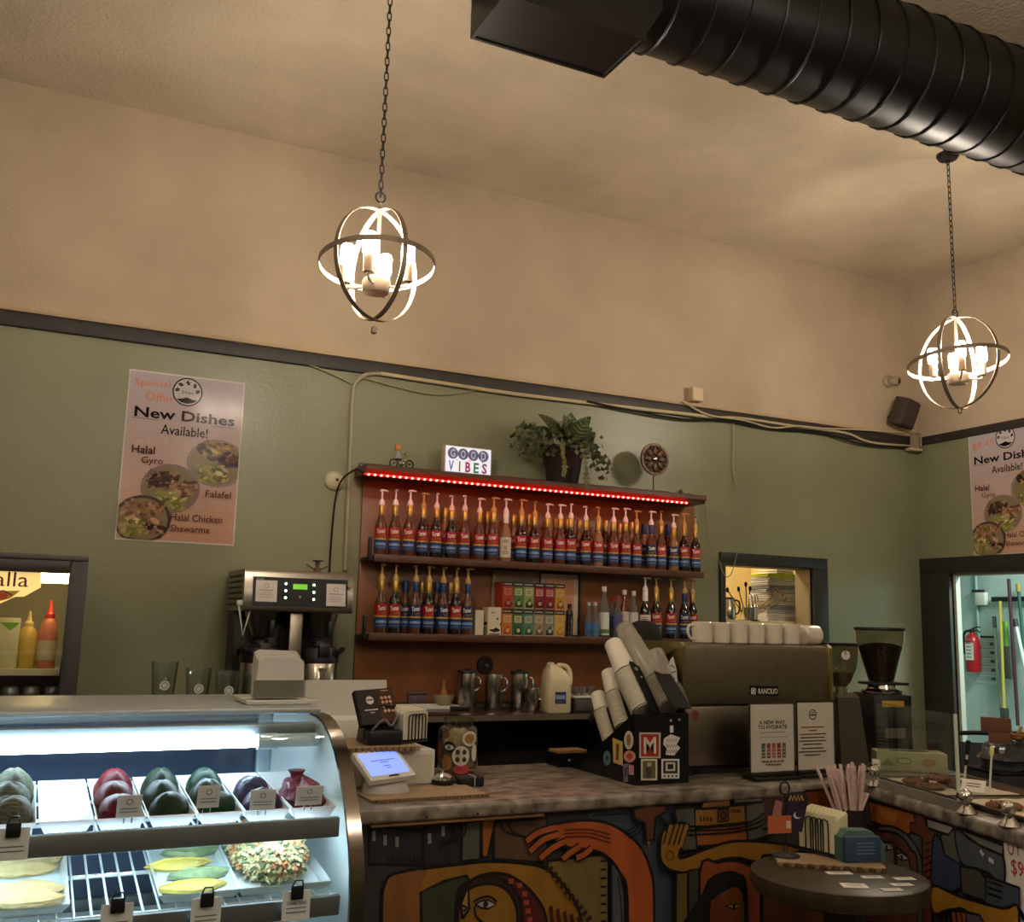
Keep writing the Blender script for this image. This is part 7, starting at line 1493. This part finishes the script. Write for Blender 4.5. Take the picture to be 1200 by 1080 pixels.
p = at(855, 725, Y=5.75); t = thing('thermos_jug', 'small steel thermos jug with dark lid at the left of the kitchen shelf', 'jug', (p.x, 5.76, zk+.0005)); hh_ = at(855, 700, Y=5.75).z-zk
obj('jug_body', G().lathe([(.05, 0), (.053, .006), (.05, hh_*.6), (.036, hh_*.85), (.036, hh_*.93)], 20), STEEL, t); obj('jug_lid', G().lathe([(.04, hh_*.93), (.04, hh_*1.0), (0, hh_*1.02)], 18), BLACK, t); obj('jug_handle', G().tube(smoothpath([(.036, -.02, hh_*.9), (.07, -.03, hh_*.8), (.07, -.03, hh_*.4), (.05, -.02, hh_*.25)], 4), .007, 7), BLACK, t)

# ================================================================== store room seen through the doorway
XW = XA-.003
def Wx(px, py, dx=0): return at(px, py, X=XW-dx)
a = Wx(1141, 787, .07); ht = at(1141, 741, X=XW-.07).z-a.z
t = thing('fire_extinguisher', 'red fire extinguisher with paper tag hanging on the aqua wall', 'fire extinguisher', a)
REDM = mat('extinguisher_red', (150, 24, 30), .3); re_ = .062
obj('cylinder', G().lathe([(re_*.94, 0), (re_, .012), (re_, ht*.78), (re_*.8, ht*.9), (re_*.35, ht*.97), (re_*.3, ht)], 24), REDM, t); obj('valve', G().lathe([(.02, ht), (.022, ht+.03), (0, ht+.032)], 12).tube([(0, 0, ht+.03), (0, -.06, ht+.05), (0, -.09, ht+.045)], .006, 6).tube([(0, 0, ht+.015), (0, -.06, ht+.02), (0, -.085, ht+.0)], .005, 6), DARK, t)
obj('hose', G().tube(smoothpath([(0, .02, ht+.015), (0, .075, ht+.0), (-.01, .085, ht*.75), (-.01, .078, ht*.45)], 5), .011, 8), BLACK, t); obj('tag', G().box(-.066, -.064, -.06, .02, ht*.3, ht*.74), PAPER, t, smooth=0); obj('bracket', G().box(.05, .066, -.03, .03, ht*.3, ht*.7), DARK, t)
P = Print((-.066, .02, ht*.3), (0, -1, 0), (0, 0, 1))
for k in range(6): P.rect(.008, .02+.03*k, .06, .03+.03*k, (120, 130, 120))
P.done('tag_print', t)
a = Wx(1145, 800); b = Wx(1166, 745); t = thing('safety_notice', 'pale printed safety notice sheet beside the fire extinguisher', 'notice', (XW, (a.y+b.y)/2, a.z)); hw = abs(a.y-b.y)/2; hz = b.z-a.z
obj('sheet', G().box(-.003, 0, -hw, hw, 0, hz), mat('pale_notice', (170, 190, 180), .6), t, smooth=0); P = Print((-.003, hw, 0), (0, -1, 0), (0, 0, 1))
P.rect(0, hz*.95, hw*2, hz, (40, 44, 44))
for k in range(5): P.rect(.01, hz*(.06+.18*k), hw*2-.01, hz*(.16+.18*k), (150, 166, 164)); P.rect(hw*1.5, hz*(.08+.18*k), hw*1.9, hz*(.14+.18*k), (60, 70, 70)); P.stroke([(.006, hz*(.2+.18*k)), (hw*2-.006, hz*(.2+.18*k))], .004, (80, 92, 90))
P.done('notice_print', t)
a = Wx(1153, 709); t = thing('switch_box', 'white switch box with dark cap on the aqua wall', 'switch', a); obj('box', G().rbox(-.05, 0, -.05, .05, 0, .11, .005), mat('aged_white_box', (206, 206, 190), .5), t); obj('cap', G().rbox(-.04, 0, -.02, .09, .112, .135, .005), DARK, t); obj('conduit', G().cyl((-.012, .06, -.3), (-.012, .06, .6), .012), mat('aqua_conduit', (140, 170, 160), .5), t)
a = Wx(1162, 702, .03); b = Wx(1235, 700, .03); t = thing('tool_rail', 'dark wall rail holding broom handles in the store room', 'rail', (XW, a.y, a.z)); obj('rail', G().box(-.035, -.02, b.y-a.y, 0, -.02, .02), DARK, t, smooth=0)
for k in range(4): obj('clip', G().rbox(-.05, -.036, -.12-.16*k, -.09-.16*k, -.018, .018, .003), BLACK, t); 
obj('stand_off', G().box(-.02, 0, -.03, -.01, -.012, .012).box(-.02, 0, -.5, -.48, -.012, .012), DARK, t, smooth=0)
def pole(pt, pb, r, c, label, cat, nm, head=None, capc=None, xo=.07):
    A = at(pt[0], pt[1], X=XW-xo); B = at(pb[0], pb[1], X=XW-xo); B.x = A.x
    t = thing(nm, label, cat, B, 0, 'tools hanging on the store room wall'); d = A-B
    obj('handle', G().cyl((0, 0, 0), d, r), mat('pole_%d_%d_%d' % c, c, .5), t)
    if capc: obj('grip', G().cyl(d*.88, d*1.0, r*1.35), mat('pole_%d_%d_%d' % capc, capc, .5), t)
    if head: obj('head', G().rbox(*head[0], .006), mat('pole_%d_%d_%d' % head[1], head[1], .6), t)
    return t
pole((1165, 722), (1173, 835), .012, (140, 148, 130), 'grey broom handle left of the yellow handle', 'broom', 'broom', capc=(70, 76, 72)); pole((1172, 704), (1177, 832), .013, (196, 184, 84), 'yellow broom handle on the store room rail', 'broom', 'broom', head=((-.02, .02, -.03, .03, -.08, .02), (60, 62, 60)), xo=.1)
pole((1182, 678), (1193, 850), .014, (62, 30, 40), 'dark maroon mop pole crossing the tool rail', 'mop', 'mop', xo=.13); pole((1178, 728), (1181, 792), .02, (110, 170, 70), 'green scrub brush with a dark head on the store room wall', 'brush', 'scrub_brush', head=((-.02, .02, -.05, .05, -.02, .25), (84, 88, 80)), xo=.055)
pole((1189, 725), (1205, 800), .015, (190, 206, 202), 'white squeegee handle near the right edge', 'squeegee', 'squeegee', capc=(40, 44, 46), xo=.09); pole((1193, 684), (1200, 760), .014, (40, 84, 72), 'green mop pole at the right edge of the doorway', 'mop', 'mop', capc=(150, 130, 50), xo=.06)
# chair, crate, bag and cardboard behind the counter leg
p = at(1146, 866, D=5.6); t = thing('metal_chair', 'black metal chair with mesh back behind the counter leg', 'chair', (p.x+.14, p.y+.02, 0), -.9)
zb2 = p.z
fr = G().tube(smoothpath([(-.19, .2, 0), (-.19, .2, .45), (-.19, .22, zb2-.06), (-.15, .225, zb2), (.15, .225, zb2), (.19, .22, zb2-.06), (.19, .2, .45), (.19, .2, 0)], 5), .013, 8); obj('back_frame', fr, BLACK, t)
obj('mesh_back', G().box(-.178, .178, .212, .218, .5, zb2-.05), mat('dark_mesh', (62, 70, 72), .7, bump=.4, bscale=400), t); obj('seat', G().rbox(-.2, .2, -.2, .2, .44, .47, .012), BLACK, t)
for x in (-.18, .18): obj('leg', G().cyl((x, -.18, 0), (x, -.18, .44), .012), BLACK, t)
p = at(1186, 880, D=4.75); t = thing('storage_crate', 'dark plastic crate tower under the black bag', 'crate', (p.x, p.y, 0), -.3)
zc2 = p.z-.08
for k in range(2):
    z0 = k*(zc2/2); obj('crate_box', G().rbox(-.16, .16, -.14, .14, z0, z0+zc2/2-.012, .01), mat('charcoal_crate', (40, 42, 44), .5), t); obj('crate_rim', G().rbox(-.165, .165, -.145, .145, z0+zc2/2-.011, z0+zc2/2-.001, .003), BLACK, t)
t = thing('rubbish_bag', 'crumpled translucent dark bag lying on the crates', 'bag', (p.x, p.y, zc2+.0005), -.3); obj('bag_body', blob(.15, .125, .085, 91, .16, 30, 18, fr=5), mat('smoky_bag', (70, 76, 78), .3, c2=(36, 38, 40), scale=9, bump=1.0, bscale=14, coat=.4), t); obj('bag_twist', G().lathe([(.03, .1), (.02, .14), (.05, .17)], 12, (.06, 0, 0)), mat('smoky_bag', (70, 76, 78)), t)
q_ = at(1167, 846, D=4.7); t = thing('cardboard_piece', 'bent brown cardboard flap resting on the dark bag', 'cardboard', (q_.x, q_.y, zc2+.125), -1.0); CB = mat('brown_cardboard', (110, 70, 48), .8)
obj('flap', G().rbox(-.065, .065, -.01, .01, .05, .115, .003), CB, t); obj('lower_flap', G().rbox(-.035, .06, -.006, .014, 0, .052, .003), CB, t)
q_ = at(1190, 860, D=4.7); t = thing('wooden_scoop', 'small pale wooden scoop lying on the dark bag', 'scoop', (q_.x, q_.y, zc2+.137), .3); obj('scoop_bowl', G().lathe([(0, 0), (.03, .008), (.04, .03), (.036, .03), (.028, .012), (0, .006)], 16), mat('light_wood', (170, 118, 62), .5), t); obj('handle', G().cyl((.035, 0, .025), (.12, .02, .05), .008), mat('light_wood', (170, 118, 62), .5), t)
# ================================================================== barista behind the machine
def person(loc, rz):
    t = thing('person', 'person in a dark cap behind the counter, mostly hidden by cup stacks', 'person', loc, rz)
    J = {'pel': ((0, 0, .80), .115), 'sp': ((0, .005, .98), .105), 'ch': ((0, 0, 1.14), .115), 'nk': ((0, 0, 1.275), .05), 'h0': ((0, -.012, 1.345), .06), 'h1': ((0, -.018, 1.41), .082), 'h2': ((0, -.008, 1.47), .07),
         'sr': ((-.145, 0, 1.215), .055), 'er': ((-.23, -.06, 1.02), .042), 'wr': ((-.075, -.19, 1.235), .027), 'sl': ((.145, 0, 1.215), .055), 'el': ((.215, .03, .98), .042), 'wl': ((.215, -.05, .775), .027),
         'hr': ((-.085, 0, .76), .085), 'kr': ((-.095, -.015, .42), .058), 'ar': ((-.095, .02, .09), .038), 'tr': ((-.105, -.13, .035), .034), 'hl': ((.085, 0, .76), .085), 'kl': ((.095, -.015, .42), .058), 'al': ((.095, .02, .09), .038), 'tl': ((.105, -.13, .035), .034)}
    keys = list(J); E = [('pel', 'sp'), ('sp', 'ch'), ('ch', 'nk'), ('nk', 'h0'), ('h0', 'h1'), ('h1', 'h2'), ('ch', 'sr'), ('sr', 'er'), ('er', 'wr'), ('ch', 'sl'), ('sl', 'el'), ('el', 'wl'), ('pel', 'hr'), ('hr', 'kr'), ('kr', 'ar'), ('ar', 'tr'), ('pel', 'hl'), ('hl', 'kl'), ('kl', 'al'), ('al', 'tl')]
    me = bpy.data.meshes.new('b'); me.from_pydata([J[k][0] for k in keys], [(keys.index(a), keys.index(b)) for a, b in E], [])
    ob = bpy.data.objects.new('b', me); COL.objects.link(ob); ob.modifiers.new('s', 'SKIN')
    sk = me.skin_vertices[0].data
    for i, k in enumerate(keys): sk[i].radius = (J[k][1], J[k][1]); sk[i].use_root = (k == 'pel')
    m2 = ob.modifiers.new('u', 'SUBSURF'); m2.levels = 2; m2.render_levels = 2; bpy.context.view_layer.update()
    ev = bpy.data.meshes.new_from_object(ob.evaluated_get(bpy.context.evaluated_depsgraph_get()))
    g = G(); g.add([v.co.copy() for v in ev.vertices], [tuple(p.vertices) for p in ev.polygons]); bpy.data.objects.remove(ob); bpy.data.meshes.remove(ev)
    wr, wl = Vector(J['wr'][0]), Vector(J['wl'][0])
    for i, f in enumerate(g.f):
        c = sum((g.v[k] for k in f), Vector())/len(f)
        g.m[i] = 3 if c.z < .075 else (2 if c.z < .8 and (c-wl).length > .12 else 1)
        if c.z > 1.275 and abs(c.x) < .12: g.m[i] = 0
        if (c-wr).length < .075 or (c-wl).length < .075: g.m[i] = 0
    g.sphere((0, -.098, 1.405), (.014, .018, .02), 10, 8, 0); g.sphere((0, -.09, 1.363), (.024, .012, .008), 10, 6, 4)
    for s in (-1, 1): g.sphere((s*.084, .0, 1.41), (.012, .02, .028), 10, 8, 0); g.sphere((s*.03, -.088, 1.425), (.012, .008, .008), 10, 6, 5); g.sphere((s*.03, -.0945, 1.425), (.005, .004, .005), 8, 6, 3)
    def hand(w, fwd, side, up, curl):
        fwd, side, up = Vector(fwd), Vector(side), Vector(up); pc = w+fwd*.045
        g.tube([w, w+fwd*.02, pc, w+fwd*.08], [.024, .03, .036, .03], 10, 0, rx=.016)
        for k in range(4):
            b = w+fwd*.078+side*(.024-.016*k); L_ = (.062, .07, .066, .052)[k]
            g.tube([b, b+fwd*L_*.45*(1-curl*.3)+up*L_*.25*curl, b+fwd*L_*.6*(1-curl*.5)+up*L_*.62*curl, b+fwd*L_*(1-curl*.75)+up*L_*.85*curl], [.0085, .0085, .0078, .006], 8, 0)
        b = w+fwd*.03+side*.03; g.tube([b, b+side*.018+fwd*.02+up*.012*curl, b+side*.012+fwd*.045+up*.04*curl], [.011, .0095, .007], 8, 0)
    fw = Vector((.55, -.45, .5)).normalized(); hand(wr, fw, (0, .25, .95), (.3, -.75, -.1), .8)
    hand(wl, Vector((0, -.25, -.95)), (-.2, -.95, .2), (-1, 0, 0), .35)
    SK = mat('skin', (186, 132, 106), .55)
    obj('body', g, [SK, mat('dark_brown_shirt', (44, 32, 28), .8), mat('dark_trousers', (30, 30, 36), .8), BLACK, mat('lips', (170, 70, 66), .5), mat('eye_white', (210, 206, 200), .3)], t, smooth=60)
    cap = G().lathe([(.09, 1.425), (.091, 1.45), (.084, 1.485), (.06, 1.515), (.028, 1.527), (0, 1.53)], 24, (0, .004, 0)); CAPM = mat('black_cap_cloth', (24, 19, 17), .85)
    c = obj('cap', cap, CAPM, t); obj('cap_brim', G().prism([(-.075, -.07), (-.06, -.13), (0, -.155), (.06, -.13), (.075, -.07), (0, -.09)], 'Z', 1.43, 1.437), CAPM, c)
    obj('hair', G().lathe([(.0, 1.30), (.07, 1.31), (.092, 1.36), (.094, 1.424)], 16, (0, .014, 0), a0=.15, a1=pi-.15, cap=False), mat('dark_hair', (26, 18, 14), .6), t)
    ap = obj('apron', G().prism([(-.12, .55), (.12, .55), (.13, .95), (.09, 1.2), (-.09, 1.2), (-.13, .95)], 'Y', -.145, -.135), mat('black_apron', (26, 26, 28), .8), t)
    return t
pp = at(754, 745, Y=4.05); T_ = person((pp.x, pp.y, 0), -.85); T_.scale = (.97, .97, .965)
Rm = Matrix.Rotation(-.85, 4, 'Z'); cp = Rm @ Vector((.01, -.185, 1.285))
t = thing('steel_tumbler', 'small steel tumbler held in front of the face of the capped person', 'tumbler', (pp.x+cp.x, pp.y+cp.y, cp.z+.01), 0)
obj('tumbler_body', G().lathe([(.026, 0), (.028, .004), (.033, .105), (.031, .105), (.026, .008), (0, .006)], 22), STEEL, t); obj('rim', G().tube([(.0325*cos(x), .0325*sin(x), .106) for x in [2*pi*i/22 for i in range(22)]], .0016, 6, closed=True), CHROME, t)
